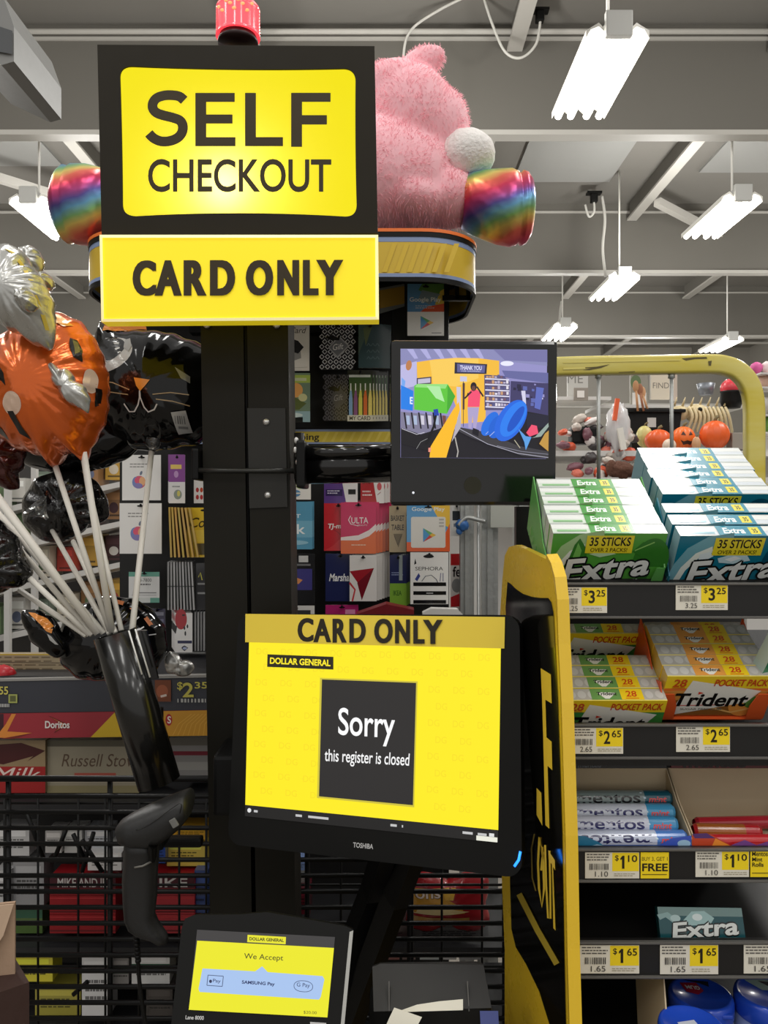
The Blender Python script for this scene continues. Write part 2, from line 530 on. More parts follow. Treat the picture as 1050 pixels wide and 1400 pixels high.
# ------------------------------------------------------------------ lit sign SELF CHECKOUT
sd = 1.20
OUT = [(133, 61), (512, 63), (516.5, 319), (139, 321)]
def sign_outline():
    P = []
    def seg(a, b, c, n=10):                                          # gently bowed edge through three points
        for k in range(n):
            u = k / n
            P.append(((1 - u) ** 2 * a[0] + 2 * u * (1 - u) * c[0] + u * u * b[0], (1 - u) ** 2 * a[1] + 2 * u * (1 - u) * c[1] + u * u * b[1]))
    seg((180, 90.5), (470, 93.5), (325, 97)); seg((470, 93.5), (486, 110), (485.5, 94)); seg((486, 110), (487.5, 280), (485, 195))
    seg((487.5, 280), (472, 296), (487.5, 296)); seg((472, 296), (186, 295.5), (329, 287)); seg((186, 295.5), (167.5, 279), (168, 295))
    seg((167.5, 279), (164, 106), (167, 192)); seg((164, 106), (180, 90.5), (163.5, 90.5))
    return P
SO = sign_outline()
t = thing('checkout_sign', 'lit yellow and black box sign reading SELF CHECKOUT on top of the pole', 'sign', at(326, 320, sd + .04))
m_sb = mat('sign_black', (32, 27, 15), 0.55); m_sb.node_tree.nodes['Principled BSDF'].inputs['Specular IOR Level'].default_value = .25
mb = MB()
def ray_out(p):
    cx, cy = 326, 192
    dx, dy = p[0] - cx, p[1] - cy; best = 1e9
    for k in range(4):
        a, b = OUT[k], OUT[(k + 1) % 4]
        ex, ey = b[0] - a[0], b[1] - a[1]; den = dx * ey - dy * ex
        if abs(den) < 1e-9: continue
        s_ = ((a[0] - cx) * ey - (a[1] - cy) * ex) / den; v = ((a[0] - cx) * dy - (a[1] - cy) * dx) / den
        if s_ > 0 and -1e-6 <= v <= 1 + 1e-6: best = min(best, s_)
    return (cx + dx * best, cy + dy * best)
ins = list(SO)
def with_corners(P):
    A = [(math.atan2(p[1] - 192, p[0] - 326), p) for p in P]
    for c in OUT:
        th = math.atan2(c[1] - 192, c[0] - 326)
        q = min(range(len(P)), key=lambda k: abs(math.atan2(P[k][1] - 192, P[k][0] - 326) - th))
        A[q] = (A[q][0], P[q], c)
    return A
WC = with_corners(ins)
V = []; n = len(WC)
for e in WC: V.append(at(*e[1], sd))
for e in WC: V.append(at(*(e[2] if len(e) > 2 else ray_out(e[1])), sd))
for e in WC: V.append(at(*e[1], sd) + Vector((0, .006, 0)))
F = [[k, (k + 1) % n, n + (k + 1) % n, n + k] for k in range(n)] + [[k, 2 * n + k, 2 * n + (k + 1) % n, (k + 1) % n] for k in range(n)]
mb.add(V, F, 0, False)
fo = [at(x, y, sd) for x, y in OUT]
for k in range(4):
    a, b = fo[k], fo[(k + 1) % 4]
    mb.add([a, b, b + Vector((0, .09, 0)), a + Vector((0, .09, 0))], [[0, 1, 2, 3]], 0, False)
mb.add([p + Vector((0, .09, 0)) for p in fo], [[0, 1, 2, 3]], 0, False)
mb.build('housing', m_sb, t)
m_pan = bpy.data.materials.new('lit_yellow_acrylic')
m_pan.use_nodes = True
nt = m_pan.node_tree
for nd in list(nt.nodes): nt.nodes.remove(nd)
om = nt.nodes.new('ShaderNodeOutputMaterial'); ad = nt.nodes.new('ShaderNodeAddShader'); tr = nt.nodes.new('ShaderNodeBsdfTranslucent'); em = nt.nodes.new('ShaderNodeEmission')
nz = nt.nodes.new('ShaderNodeTexNoise'); nz.inputs['Scale'].default_value = 3.0
mx = nt.nodes.new('ShaderNodeMix'); mx.data_type = 'RGBA'
mx.inputs['A'].default_value = rgb((255, 236, 22)); mx.inputs['B'].default_value = rgb((255, 240, 34))
nt.links.new(nz.outputs['Fac'], mx.inputs['Factor'])
nt.links.new(mx.outputs['Result'], em.inputs['Color'])
em.inputs['Strength'].default_value = 0.9
tr.inputs['Color'].default_value = (0.95, 0.82, 0.25, 1)
nt.links.new(em.outputs[0], ad.inputs[0]); nt.links.new(tr.outputs[0], ad.inputs[1]); nt.links.new(ad.outputs[0], om.inputs['Surface'])
pan = MB(); pan.add([at(*p, sd + .003) for p in SO], [list(range(len(SO)))], 0, False)
pan.build('lit_panel', m_pan, t)
l = bpy.data.lights.new('sign_lamp', 'POINT'); l.energy = 0.28; l.shadow_soft_size = 0.012; l.color = (1, .96, .8)
lo = bpy.data.objects.new('sign_lamp', l); COL.objects.link(lo); lo.location = at(313, 268, sd + .045)
a = Art(flat(sd + .002)); dk = (52, 40, 6)
a.poly([(267, 127), (321, 127), (321, 139.5), (282, 139.5), (282, 156.5), (318, 156.5), (318, 169), (282, 169), (282, 187.5), (322, 187.5), (322, 200), (267, 200)], dk)
a.poly([(335, 127), (350, 127), (350, 187.5), (387, 187.5), (387, 200), (335, 200)], dk)
a.poly([(398, 127), (452, 127), (452, 139.5), (413, 139.5), (413, 157.5), (447, 157.5), (447, 170.5), (413, 170.5), (413, 201), (398, 201)], dk)
SP = [(252, 137.5), (246, 132.5), (238, 130.6), (226, 130.6), (215, 134), (209.5, 140.5), (209, 148), (213.5, 154), (222, 157.5), (236, 161), (246, 165), (250, 172), (249, 181), (243, 188.5), (232, 193), (220, 193.3), (210, 189), (203.5, 182.5)]
a.line([(p.x, p.y) for p in catm([Vector((x, y, 0)) for x, y in SP], 4)], 13.5, dk)
a.text('CHECKOUT', 202.5, 217.5, 453, 263, dk, bold=.016)
a.build('lettering', mat('sign_lettering', 'ATTR', .6), t)

# red beacon on top
t = thing('beacon_light', 'lit red beacon on top of the checkout sign', 'warning light', at(325.5, 61, sd + .045))
c = at(325.5, 61, sd + .045)
MB().lathe(c, [(0, 0), (.031, 0), (.031, .006), (.0285, .009), (.0285, .012), (0, .012)], 28).build('base', mat('beacon_base', (40, 14, 14), .4), t)
mb = MB(); prof = [(.034, .011)]
for k in range(17):
    prof.append((.034 - .0012 * (k % 2) - .0002 * k / 16, .013 + k * .0024))
prof += [(.0335, .055), (.031, .0585), (.024, .0605), (0, .061)]
m_bea = mat('red_lens', (248, 84, 96), .12, emit=.7, coat=.6)
mb.lathe(c, prof, 40).build('lens', m_bea, t)
m_glow = mat('beacon_glow', (255, 150, 96), .3, emit=1.0)
for k in range(9):
    q = (k - 4) * .0062
    MB().ball(c + Vector((q, -math.sqrt(max(.0338 ** 2 - q * q, 0)), (.044, .036, .049)[k % 3])), (.0034, .0012, .0026)).build('bulb', m_glow, t)

# lit box CARD ONLY
cd = 1.19
t = thing('card_sign', 'yellow lightbox reading CARD ONLY under the SELF CHECKOUT sign', 'sign', at(327, 440, cd + .04))
m_cy = mat('card_sign_yellow', (250, 225, 34), .35, emit=.38)
m_ce = mat('card_sign_edge', (255, 244, 180), .3, emit=.4)
cf = [(136, 321), (517, 321), (518, 437), (138.5, 440)]
sharp(MB().prism([at(x, y, cd) for x, y in cf], (0, .03, 0)).build('lightbox', m_cy, t))
mb = MB()
for (x0, y0), (x1, y1), (x2, y2), (x3, y3) in (((136, 321), (517, 321), (513, 325), (140, 325)), ((517, 321), (518, 437), (513.5, 433), (513, 325)), ((138.5, 440), (518, 437), (513.5, 433), (142, 436)), ((136, 321), (138.5, 440), (142, 436), (140, 325))):
    mb.add([at(x0, y0, cd - .0005), at(x1, y1, cd - .0005), at(x2, y2, cd - .002), at(x3, y3, cd - .002)], [[0, 1, 2, 3]], 0, False)
mb.build('edge_strip', m_ce, t)
a = Art(flat(cd - .0005))
for ch, x0, x1 in (('C', 181, 214), ('A', 211, 249), ('R', 251, 283), ('D', 287, 322), ('O', 336, 374), ('N', 379, 409.5), ('L', 414, 436), ('Y', 432, 470)):
    for dx in (-1.8, 0, 1.8):
        a.text(ch, x0 + 2 + dx, 356, x1 - 2 + dx, 404.5, (52, 40, 14), .03)
a.build('lettering', mat('sign_lettering', 'ATTR', .6), t)
# ------------------------------------------------------------------ security monitor on its arm
def screen_face(c, yaw, pitch, roll):
    """Local frame of a tilted screen: columns x (width), n (towards the viewer), z (height)."""
    M = rot(x=pitch, y=roll, z=yaw)
    return M, M @ Vector((0, -1, 0))
mc = Vector((.1365, 1.22, EYE + .1343)); MM, MN = screen_face(mc, 1.3, 3.6, -.1)
t = thing('security_monitor', 'black security monitor showing a colour camera view of the checkout', 'monitor', mc - Vector((0, 0, .125)))
def mloc(x, y, z): return mc + MM @ Vector((x, y, z))
sharp(MB().box(mloc(0, .019, 0), (.2533, .038, .2497), MM, .006).build('housing', BLACKG, t))
MB().box(mloc(0, .02, .1235), (.243, .03, .003), MM, .001).build('top_trim', mat('monitor_top_edge', (150, 128, 130), .4), t)
pl = on_plane(mloc(0, -.0006, 0), MN)
a = Art(pl)
def Z(*pts): return [(510 + x * .2571, 440 + y * .2571) for x, y in pts]
a.poly(Z((146, 143), (926, 148), (920, 728), (146, 722)), (150, 146, 200))
a.poly(Z((146, 143), (926, 148), (926, 235), (660, 205), (440, 188), (235, 205), (146, 260)), (140, 140, 186))
for k in range(6):
    x = 180 + k * 70
    a.poly(Z((x, 145), (x + 34, 145), (x + 60, 195), (x + 40, 197)), (176, 174, 222))
a.poly(Z((640, 148), (926, 150), (926, 215), (700, 205)), (120, 118, 168)); a.ell(*Z((712, 222))[0], 9, 3.4, (236, 236, 255))
a.poly(Z((146, 232), (232, 210), (232, 340), (146, 360)), (190, 186, 228)); a.ell(*Z((190, 232))[0], 4, 7, (190, 126, 80), 10)
a.poly(Z((232, 215), (330, 200), (440, 192), (560, 194), (670, 208), (670, 292), (600, 290), (598, 530), (440, 545), (440, 450), (400, 340), (235, 335)), (246, 190, 62))
a.poly(Z((300, 206), (440, 194), (560, 196), (560, 300), (440, 345), (320, 335)), (250, 206, 92))
a.poly(Z((232, 300), (310, 292), (310, 330), (232, 336)), (72, 66, 84)); a.poly(Z((238, 306), (304, 299), (304, 324), (238, 330)), (196, 190, 214))
a.poly(Z((434, 216), (606, 226), (602, 278), (432, 276)), (40, 40, 62)); a.poly(Z((446, 224), (596, 232), (592, 272), (446, 268)), (98, 98, 150))
a.text4('THANK YOU', Z((462, 232), (578, 236), (576, 258), (460, 256)), (228, 228, 255), .02); a.text4('FOR SHOPPING', Z((470, 260), (570, 261), (569, 267), (470, 266)), (222, 222, 250))
a.poly(Z((462, 290), (498, 292), (498, 318), (462, 318)), (206, 204, 226))
a.poly(Z((590, 282), (690, 288), (726, 320), (720, 470), (592, 470)), (84, 78, 116))
r = random.Random(3)
for k in range(6):
    y = 300 + k * 30
    a.poly(Z((594, y), (722, y + 6), (722, y + 12), (594, y + 7)), (226, 224, 244))
    for j in range(8):
        x = 600 + j * 15; h = r.uniform(9, 19)
        a.poly(Z((x, y - h), (x + 12, y - h + 1), (x + 12, y), (x, y)), r.choice([(190, 180, 206), (120, 90, 110), (232, 226, 236), (92, 92, 140), (206, 160, 120)]))
a.poly(Z((680, 262), (924, 275), (924, 330), (700, 300)), (104, 106, 160)); a.poly(Z((726, 318), (924, 330), (924, 500), (800, 500), (722, 470)), (66, 62, 104))
for k in range(16):
    x = r.uniform(735, 890); y = r.uniform(330, 440); q = r.uniform(8, 24)
    a.poly(Z((x, y), (x + q, y + 2), (x + q, y + q), (x, y + q)), r.choice([(150, 146, 200), (200, 198, 230), (40, 38, 66), (96, 106, 176)]))
a.poly(Z((780, 370), (802, 370), (806, 440), (790, 436)), (214, 212, 236)); a.poly(Z((860, 350), (900, 356), (880, 470), (850, 460)), (96, 110, 190))
a.poly(Z((146, 560), (330, 560), (430, 575), (560, 590), (760, 470), (924, 500), (920, 727), (146, 722)), (28, 26, 34))
a.poly(Z((806, 486), (924, 500), (924, 560), (812, 570)), (34, 34, 52))
a.poly(Z((146, 480), (290, 494), (400, 505), (390, 545), (300, 600), (240, 610), (146, 570)), (128, 124, 150))
for k in range(6):
    x = 160 + k * 38
    a.poly(Z((x, 484), (x + 8, 484), (x + 20, 570), (x + 12, 570)), (20, 18, 26)); a.poly(Z((x + 14, 500), (x + 32, 502), (x + 34, 550), (x + 18, 548)), r.choice([(210, 206, 220), (120, 70, 66), (170, 186, 214)]))
a.poly(Z((146, 566), (250, 600), (350, 570), (300, 690), (146, 650)), (24, 22, 28)); a.line(Z((150, 570), (230, 600), (270, 590)), .7, (210, 208, 220)); a.line(Z((228, 676), (250, 640), (290, 620)), .6, (150, 150, 150))
a.poly(Z((146, 340), (212, 372), (208, 476), (146, 466)), (36, 128, 232)); a.poly(Z((150, 300), (170, 320), (166, 350), (150, 344)), (120, 170, 240)); a.text4('E', Z((193, 403), (209, 404), (208, 442), (193, 440)), (230, 240, 255), .03)
a.poly(Z((216, 345), (232, 335), (392, 336), (432, 400), (414, 440), (388, 492), (216, 470)), (96, 200, 62)); a.poly(Z((232, 335), (392, 336), (380, 360), (220, 352)), (150, 226, 128))
a.poly(Z((280, 345), (350, 348), (376, 430), (330, 410)), (178, 236, 168)); a.poly(Z((392, 338), (432, 400), (412, 444), (388, 488)), (70, 172, 50))
a.poly(Z((316, 470), (340, 466), (346, 500), (322, 506)), (30, 66, 170)); a.line(Z((330, 500), (318, 560), (280, 650)), 3, (16, 15, 20))
a.poly(Z((470, 330), (482, 330), (480, 470), (470, 470)), (90, 60, 56)); a.poly(Z((438, 350), (460, 352), (462, 560), (444, 560)), (206, 202, 220)); a.line(Z((474, 322), (474, 560)), .8, (60, 56, 70))
a.poly(Z((440, 560), (600, 590), (760, 660), (920, 690), (920, 727), (780, 712), (520, 620), (440, 580)), (62, 60, 66)); a.line(Z((445, 566), (600, 650), (760, 700), (920, 722)), .9, (172, 170, 186)); a.line(Z((650, 660), (780, 690), (920, 705)), .7, (140, 140, 156))
a.poly(Z((450, 428), (456, 470), (384, 722), (296, 722), (302, 664), (420, 470)), (252, 190, 40)); a.poly(Z((456, 470), (462, 560), (412, 640)), (186, 178, 190)); a.poly(Z((290, 672), (304, 668), (302, 694), (290, 692)), (240, 150, 130)); a.line(Z((430, 615), (446, 690), (440, 720)), 1.6, (180, 176, 170))
a.poly(Z((496, 458), (556, 458), (548, 520), (540, 572), (526, 572), (522, 500), (516, 570), (500, 566)), (176, 164, 206)); a.poly(Z((524, 566), (556, 578), (552, 612), (520, 596)), (24, 22, 34))
a.poly(Z((500, 380), (516, 366), (546, 366), (564, 384), (558, 456), (496, 456)), (246, 82, 118)); a.line(Z((500, 384), (480, 412), (516, 376)), 2.2, (52, 36, 46)); a.line(Z((560, 380), (578, 402), (544, 350)), 2.2, (52, 36, 46)); a.ell(*Z((527, 350))[0], 4.2, 6, (34, 26, 36)); a.ell(*Z((527, 358))[0], 2.6, 3.4, (104, 66, 60))
a.ell(*Z((612, 545))[0], 9, 18, (34, 112, 226), 30); a.line(Z((590, 600), (630, 560), (660, 505)), 1, (150, 170, 240)); a.ell(*Z((650, 560))[0], 10, 17, (30, 100, 214), 28); a.line(Z((610, 610), (654, 570), (686, 510)), .8, (180, 196, 246))
a.ell(*Z((722, 528))[0], 17.5, 31, (36, 104, 226), 32); a.ell(*Z((735, 520))[0], 13, 27, (44, 128, 242), 32); a.ell(*Z((748, 520))[0], 6, 20, (24, 84, 198), 32)
a.poly(Z((760, 570), (800, 610), (830, 615), (800, 684), (792, 640)), (92, 160, 228)); a.poly(Z((830, 550), (858, 556), (866, 596), (820, 612), (802, 592)), (240, 84, 116)); a.poly(Z((850, 612), (918, 540), (920, 560), (880, 612), (830, 620)), (150, 168, 160)); a.poly(Z((900, 596), (920, 580), (918, 690), (870, 650)), (196, 150, 70))
a.line(Z((740, 630), (770, 672)), 1, (190, 184, 160))
a.build('screen', SCREEN, t)
a = Art(pl)
a.ell(*Z((530, 870))[0], 12, 12, (40, 38, 22), n=32)
a.build('sensor', PRINT, t)
MB().ball(mloc(-.092, -.001, -.105), .0018).build('status_light', mat('white_led', (220, 225, 235), .3, emit=.8), t)
# arm: black cylinder with hinge, clamped round the pole
mb = MB().tube([at(404, 638, 1.30), at(548, 635, 1.30)], .0285, 24).tube([at(404, 619, 1.275), at(546, 617, 1.275)], .012, 14)
arm = mb.build('arm', BLACKG, t)
hinge = MB().box(at(414, 636, 1.29), (.014, .07, .075), bev=.004).tube([at(409, 592, 1.275), at(409, 655, 1.275)], .008, 12).build('hinge', BLACKM, t)
for x, y in ((405, 602), (404, 615), (407, 632)):
    MB().ball(at(x, y, 1.262), (.0035, .002, .005)).build('screw', BOLT, hinge)
MB().box(at(540, 617, 1.262), (.011, .003, .011)).build('sticker', WHITEP, arm)
MB().box(at(630, 630, 1.285), (.09, .05, .09), bev=.006).build('mount_bracket', BLACKM, t)
MB().tube([at(272, 643, 1.282), at(300, 643.5, 1.281), at(410, 644, 1.281)], .0042, 10).build('clamp_rod', mat('clamp_rod_metal', (52, 52, 50), .35, metal=.5), t)
MB().box(at(272, 636, 1.31), (.012, .06, .05), bev=.003).build('clamp', BLACKM, t)

# ------------------------------------------------------------------ touch screen of the self checkout
tc_ = Vector((-.0225, 1.1, EYE - .3039)); TM, TN = screen_face(tc_, -20.4, -9.1, -2.3)
def tloc(x, y, z): return tc_ + TM @ Vector((x, y, z))
t = thing('checkout_monitor', 'black touch screen monitor with yellow Sorry this register is closed screen', 'monitor', tc_ - Vector((0, 0, .17)))
bm_ = bmesh.new()
mb = MB()
P = rrect(-.2101, -.1628, .2101, .1628, .02)
mb.prism([tloc(x, 0, -z) for x, z in P], TM @ Vector((0, .024, 0)))
mb.prism([tloc(x * .985, .026, -z * .985) for x, z in P], TM @ Vector((0, .012, 0)))
sharp(mb.build('housing', BLACK, t))
bm_.free()
sharp(MB().prism([tloc(x * .7, .038, -z * .7) for x, z in P], TM @ Vector((0, .03, 0))).build('rear_cover', BLACKM, t))
pl = on_plane(tloc(0, -.0008, 0), TN)
a = Art(pl)
YL = (255, 236, 30)
SQ = ((341, 860), (685, 866), (681, 1152), (335, 1115.7))
def S(u, v):
    return tuple((SQ[0][k] * (1 - u) + SQ[1][k] * u) * (1 - v) + (SQ[3][k] * (1 - u) + SQ[2][k] * u) * v for k in (0, 1))
def SR(u0, v0, u1, v1): return [S(u0, v0), S(u1, v0), S(u1, v1), S(u0, v1)]
a.poly(SR(0, 0, 1, .94), YL)
for r_ in range(10):
    for c_ in range(10):
        if .27 < .02 + c_ * .1 < .64 and r_ > 1: continue
        u = .03 + c_ * .098 + (.03 if r_ % 2 else 0); v = .1 + r_ * .082
        if u > .93: continue
        a.text4('DG', SR(u, v, u + .045, v + .034), (247, 226, 32), .01); a.w -= a.step
a.w += a.step
a.poly(SR(0, .94, 1, 1), (26, 25, 25))
for u0, u1 in ((.035, .05), (.2, .225), (.25, .33), (.575, .6), (.62, .625), (.86, .9), (.92, .955)):
    a.poly(SR(u0, .962, u1, .974), (196, 196, 196))
a.ell(*S(.018, .966), 2.6, 3, (230, 230, 230)); a.poly(SR(.965, .958, .985, .974), (224, 224, 224)); a.poly(SR(.915, .975, .998, .998), (236, 236, 222))
a.poly([(366.4, 894.5), (456.5, 898), (456.5, 915.4), (366, 911.7)], (34, 30, 14)); a.text4('DOLLAR GENERAL', ((370, 898.7), (452.5, 902), (452.5, 911), (369.7, 907.5)), (255, 236, 40), .03)
a.poly([(438.3, 926.5), (571.7, 931.5), (567, 1103.5), (434.2, 1090.5)], (206, 192, 60)); a.poly([(441, 928.8), (569.6, 933.6), (565.2, 1100.5), (437, 1088.4)], (40, 38, 38))
a.text4('Sorry', ((463.5, 967), (541, 972), (540, 1021), (463, 1016)), (255, 255, 255), .012)
a.text4('this register is closed', ((445, 1023.5), (561, 1030), (559.5, 1052), (444.5, 1045.5)), (250, 250, 250), .008)
a.build('screen', SCREEN, t)
a = Art(pl); a.w = .0015
a.poly([(336.3, 839.3), (690.7, 843.6), (689.9, 886.6), (335.9, 878)], (240, 212, 70))
for ch, x0, x1, y0, y1 in (('C', 407.5, 429.5, 845, 877.5), ('A', 429, 453.5, 846, 878), ('R', 455.5, 475, 846, 878.5), ('D', 478.5, 501, 846, 878.5), ('O', 512.5, 538, 846, 879.5), ('N', 541, 561.5, 847, 879.5), ('L', 566, 581.5, 847.5, 880), ('Y', 579, 606.5, 847.5, 880.5)):
    for dx in (-.8, .8): a.text(ch, x0 + .8 + dx, y0, x1 - .8 + dx, y1, (34, 26, 8), .024)
a.build('paper_strip', PRINT, t)['label'] = 'yellow paper strip reading CARD ONLY'
a = Art(pl); a.text4('TOSHIBA', ((483, 1151.5), (510.5, 1154), (510, 1161), (482.7, 1158.5)), (196, 196, 196), .02)
a.build('maker_name', PRINT, t)
mb = MB()
mb.tube([tloc(.2085, -.001, -.131), tloc(.2065, -.002, -.141), tloc(.201, -.002, -.149)], .0016, 10)
mb.build('status_light', mat('blue_led', (40, 130, 255), .3, emit=2.2), t)
MB().box(tloc(0, .075, 0), (.12, .03, .12), TM, .006).build('mount_plate', BLACKM, t)
a_, b_ = tloc(.07, .06, -.10), at(470, 1420, 1.24)
sect = [(-.018, -.012), (.018, -.012), (.018, .012), (-.018, .012)]
MB().sweep([a_, at(540, 1230, 1.2), b_], sect, smooth=False).build('support_arm', BLACKM, t)
MB().sweep([tloc(.02, .06, -.12), at(508, 1220, 1.24), at(486, 1275, 1.25), at(478, 1440, 1.25)], sect, smooth=False).build('support_arm', BLACKM, t)
mb = MB().box(at(340, 1060, 1.24), (.09, .10, .09), bev=.006); mb.build('pole_bracket', BLACKM, t)

# ------------------------------------------------------------------ card payment terminal
pc = Vector((-.1436, .95, EYE - .5448)); PM, PN = screen_face(pc, 4.2, -24, 5.0)
def ploc(x, y, z): return pc + PM @ Vector((x, y, z))
t = thing('payment_terminal', 'black card payment terminal with yellow We Accept screen', 'payment terminal', pc - Vector((0, 0.02, .12)))
pts = [(253, 1256), (265, 1251), (330, 1250), (365, 1247), (400, 1253), (472, 1266), (483, 1271), (482, 1285), (469, 1420), (232, 1420), (248, 1270)]
pl0 = on_plane(ploc(0, 0, 0), PN)
sharp(MB().prism([pl0(x, y, .0) for x, y in pts], -PN * .035).build('housing', BLACK, t))
sharp(MB().prism([pl0(x, y, .0005) for x, y in ((478, 1274), (483, 1272), (469, 1420), (464, 1420))], -PN * .02).build('edge_trim', mat('terminal_edge', (176, 176, 172), .35), t))
a = Art(on_plane(ploc(0, 0, 0) + PN * .001, PN))
a.poly([(269.5, 1271), (458, 1281), (447.6, 1391), (258, 1380.5)], (60, 58, 58))
a.poly([(269.6, 1286), (456.6, 1296), (447.6, 1391), (258, 1380.5)], (236, 232, 34))
a.poly([(338.5, 1278), (391, 1281), (390.5, 1291), (338, 1288)], (232, 228, 40)); a.text4('DOLLAR GENERAL', ((341, 1281), (388, 1283.5), (388, 1288), (341, 1285.5)), (40, 36, 10), .03)
a.text4('We Accept', ((334, 1303), (387.5, 1306), (387, 1315.5), (333.5, 1313)), (60, 58, 24), .004)
a.poly([(277, 1324), (349, 1328), (358.5, 1321), (366, 1329), (441, 1334.5), (443.5, 1339), (438.5, 1363), (436, 1366.5), (273, 1356), (271.5, 1352)], (168, 196, 238))
def boxline(q, c):
    for k in range(4): a.line([q[k], q[(k + 1) % 4]], .9, c); a.w -= a.step
    a.w += a.step
boxline([(284.5, 1333), (305.5, 1334.5), (304, 1348.5), (283, 1347)], (64, 74, 110))
a.text4('Pay', ((291.5, 1338), (302, 1339), (301.5, 1345), (291, 1344)), (60, 70, 106), .01); a.ell(288, 1341.5, 2, 2.3, (40, 46, 80))
a.text4('SAMSUNG Pay', ((331, 1340), (376, 1343), (375.5, 1349), (330.5, 1346)), (40, 50, 96), .03)
RR = [(402 + 25.5 * x, 1340 + 15 * y + 1.5 * x) for x, y in rrect(0, 0, 1, 1, .45)]
for k in range(len(RR)): a.line([RR[k], RR[(k + 1) % len(RR)]], .8, (64, 74, 110)); a.w -= a.step
a.text4('G Pay', ((406, 1343), (424, 1344.5), (423.5, 1351.5), (405.5, 1350)), (60, 70, 106), .005)
a.text4('$20.00', ((415, 1381.5), (433, 1382.5), (433, 1387), (415, 1386)), (96, 92, 30))
a.build('screen', SCREEN, t)
a = Art(on_plane(ploc(0, 0, 0) + PN * .001, PN))
a.text4('Lane 8000', ((254, 1388), (279, 1389), (278.5, 1394.5), (253.5, 1393.5)), (205, 205, 205), .02); a.poly([(424, 1397), (446, 1398.5), (446, 1404), (424, 1403)], (190, 190, 190))
a.build('lettering', PRINT, t)
MB().tube([ploc(0, .03, -.03), pc + Vector((0, .12, -.2)), Vector((pc.x, 1.12, 0))], .022, 14).build('stand', BLACKM, t)

# ------------------------------------------------------------------ receipt printer
t = thing('receipt_printer', 'black receipt printer with a curled paper slip, bottom of the checkout', 'printer', at(590, 1500, 1.03))
MB().box(at(590, 1465, 1.06), (.165, .14, .15), bev=.008).build('body', BLACK, t)
sharp(MB().prism([at(509, 1322, 1.03), at(520, 1317.5, 1.035), at(652, 1316, 1.035), at(661, 1319, 1.03), at(672, 1378, .985), at(511, 1383, .985)], (0, .01, -.004)).build('lid', mat('printer_lid', (42, 41, 40), .5), t))
for x in (532, 640):
    MB().box(at(x, 1362, .996), (.0012, .004, .032), rot(x=-40)).build('lid_rib', mat('lid_rib_edge', (86, 84, 80), .5), t)
a = Art(on_plane(at(668, 1390, .98), (0, -1, .2))); a.poly([(656, 1382), (681, 1382), (682, 1402), (657, 1402)], (82, 92, 150)); a.build('blue_label', PRINT, t)
m_paper = mat('receipt_paper', (226, 222, 206), .7)
def paper(pts3, label):
    n = len(pts3) // 2
    mb = MB(); L = [Vector(p) for p in pts3[:n]]; R_ = [Vector(p) for p in pts3[n:]]
    mb.add(L + R_, [[k, k + 1, n + k + 1, n + k] for k in range(n - 1)]); off = Vector((0, .0006, -.0004))
    mb.add([v + off for v in L + R_], [[k, n + k, n + k + 1, k + 1] for k in range(n - 1)])
    return tag(mb.build('receipt_slip', m_paper), label, 'paper slip')
paper([at(539, 1377.5, .955), at(533, 1390, .95), at(524, 1410, .945), at(508, 1450, .94), at(577, 1390.5, .953), at(572, 1400, .95), at(570, 1425, .945), at(560, 1460, .94)], 'white paper slip curling forward out of the receipt printer')
paper([at(545, 1382.5, .978), at(570, 1373.5, .981), at(600, 1369, .982), at(633, 1366, .983), at(545, 1384, .974), at(570, 1383, .975), at(600, 1382, .975), at(633, 1381, .976)], 'cream paper end lying behind the white slip on the printer')

# ------------------------------------------------------------------ barcode scanner in its cradle
t = thing('barcode_scanner', 'black handheld barcode scanner hanging grip down with a coiled cable', 'barcode scanner', at(200, 1288, 1.12))
sdp = 1.12
def loft(mb, rows, dep, seg=20, e=2.6, i=0):
    """rows: (left px point, right px point, half depth m)."""
    V = []
    for (a0, b0, hd) in rows:
        A, B = at(*a0, dep), at(*b0, dep); c = (A + B) / 2; hx = (B - A) / 2
        for k in range(seg):
            th = 2 * math.pi * k / seg
            cx = math.copysign(abs(math.cos(th)) ** (2 / e), math.cos(th)); sy = math.copysign(abs(math.sin(th)) ** (2 / e), math.sin(th))
            V.append(c + hx * cx + Vector((0, hd, 0)) * sy)
    n = len(rows)
    F = [[r_ * seg + k, r_ * seg + (k + 1) % seg, (r_ + 1) * seg + (k + 1) % seg, (r_ + 1) * seg + k] for r_ in range(n - 1) for k in range(seg)]
    F += [list(range(seg - 1, -1, -1)), [(n - 1) * seg + k for k in range(seg)]]
    return mb.add(V, F, i)
m_scan = mat('scanner_shell', (34, 34, 34), .42, bump=.05, scale=200)
mb = loft(MB(), [((161, 1128), (163, 1138), .014), ((165, 1122), (170, 1150), .026), ((180, 1113), (185, 1155), .031), ((200, 1103), (210, 1156), .033), ((222, 1093.5), (232, 1143), .034), ((243, 1085), (248, 1130), .034), ((255, 1081.5), (259, 1116), .033), ((258, 1083), (260.5, 1109), .03)], sdp)
head = mb.build('head', m_scan, t)
mb = loft(MB(), [((172, 1146), (216, 1151), .024), ((170.5, 1160), (217, 1162), .021), ((169.5, 1180), (216, 1180), .019), ((168, 1202), (214.5, 1200), .018), ((169, 1230), (214, 1226), .018), ((171, 1256), (211, 1250), .018), ((176, 1268), (216, 1262), .018), ((186, 1275), (223, 1272), .017), ((205, 1281), (228, 1280), .015), ((214, 1287), (229.5, 1287), .012)], sdp)
grip = mb.build('grip', m_scan, t)
sharp(loft(MB(), [((205, 1151), (213, 1158), .012), ((203, 1160), (214, 1170), .011), ((206, 1172), (212, 1178), .008)], sdp - .02).build('trigger', BLACKM, grip))
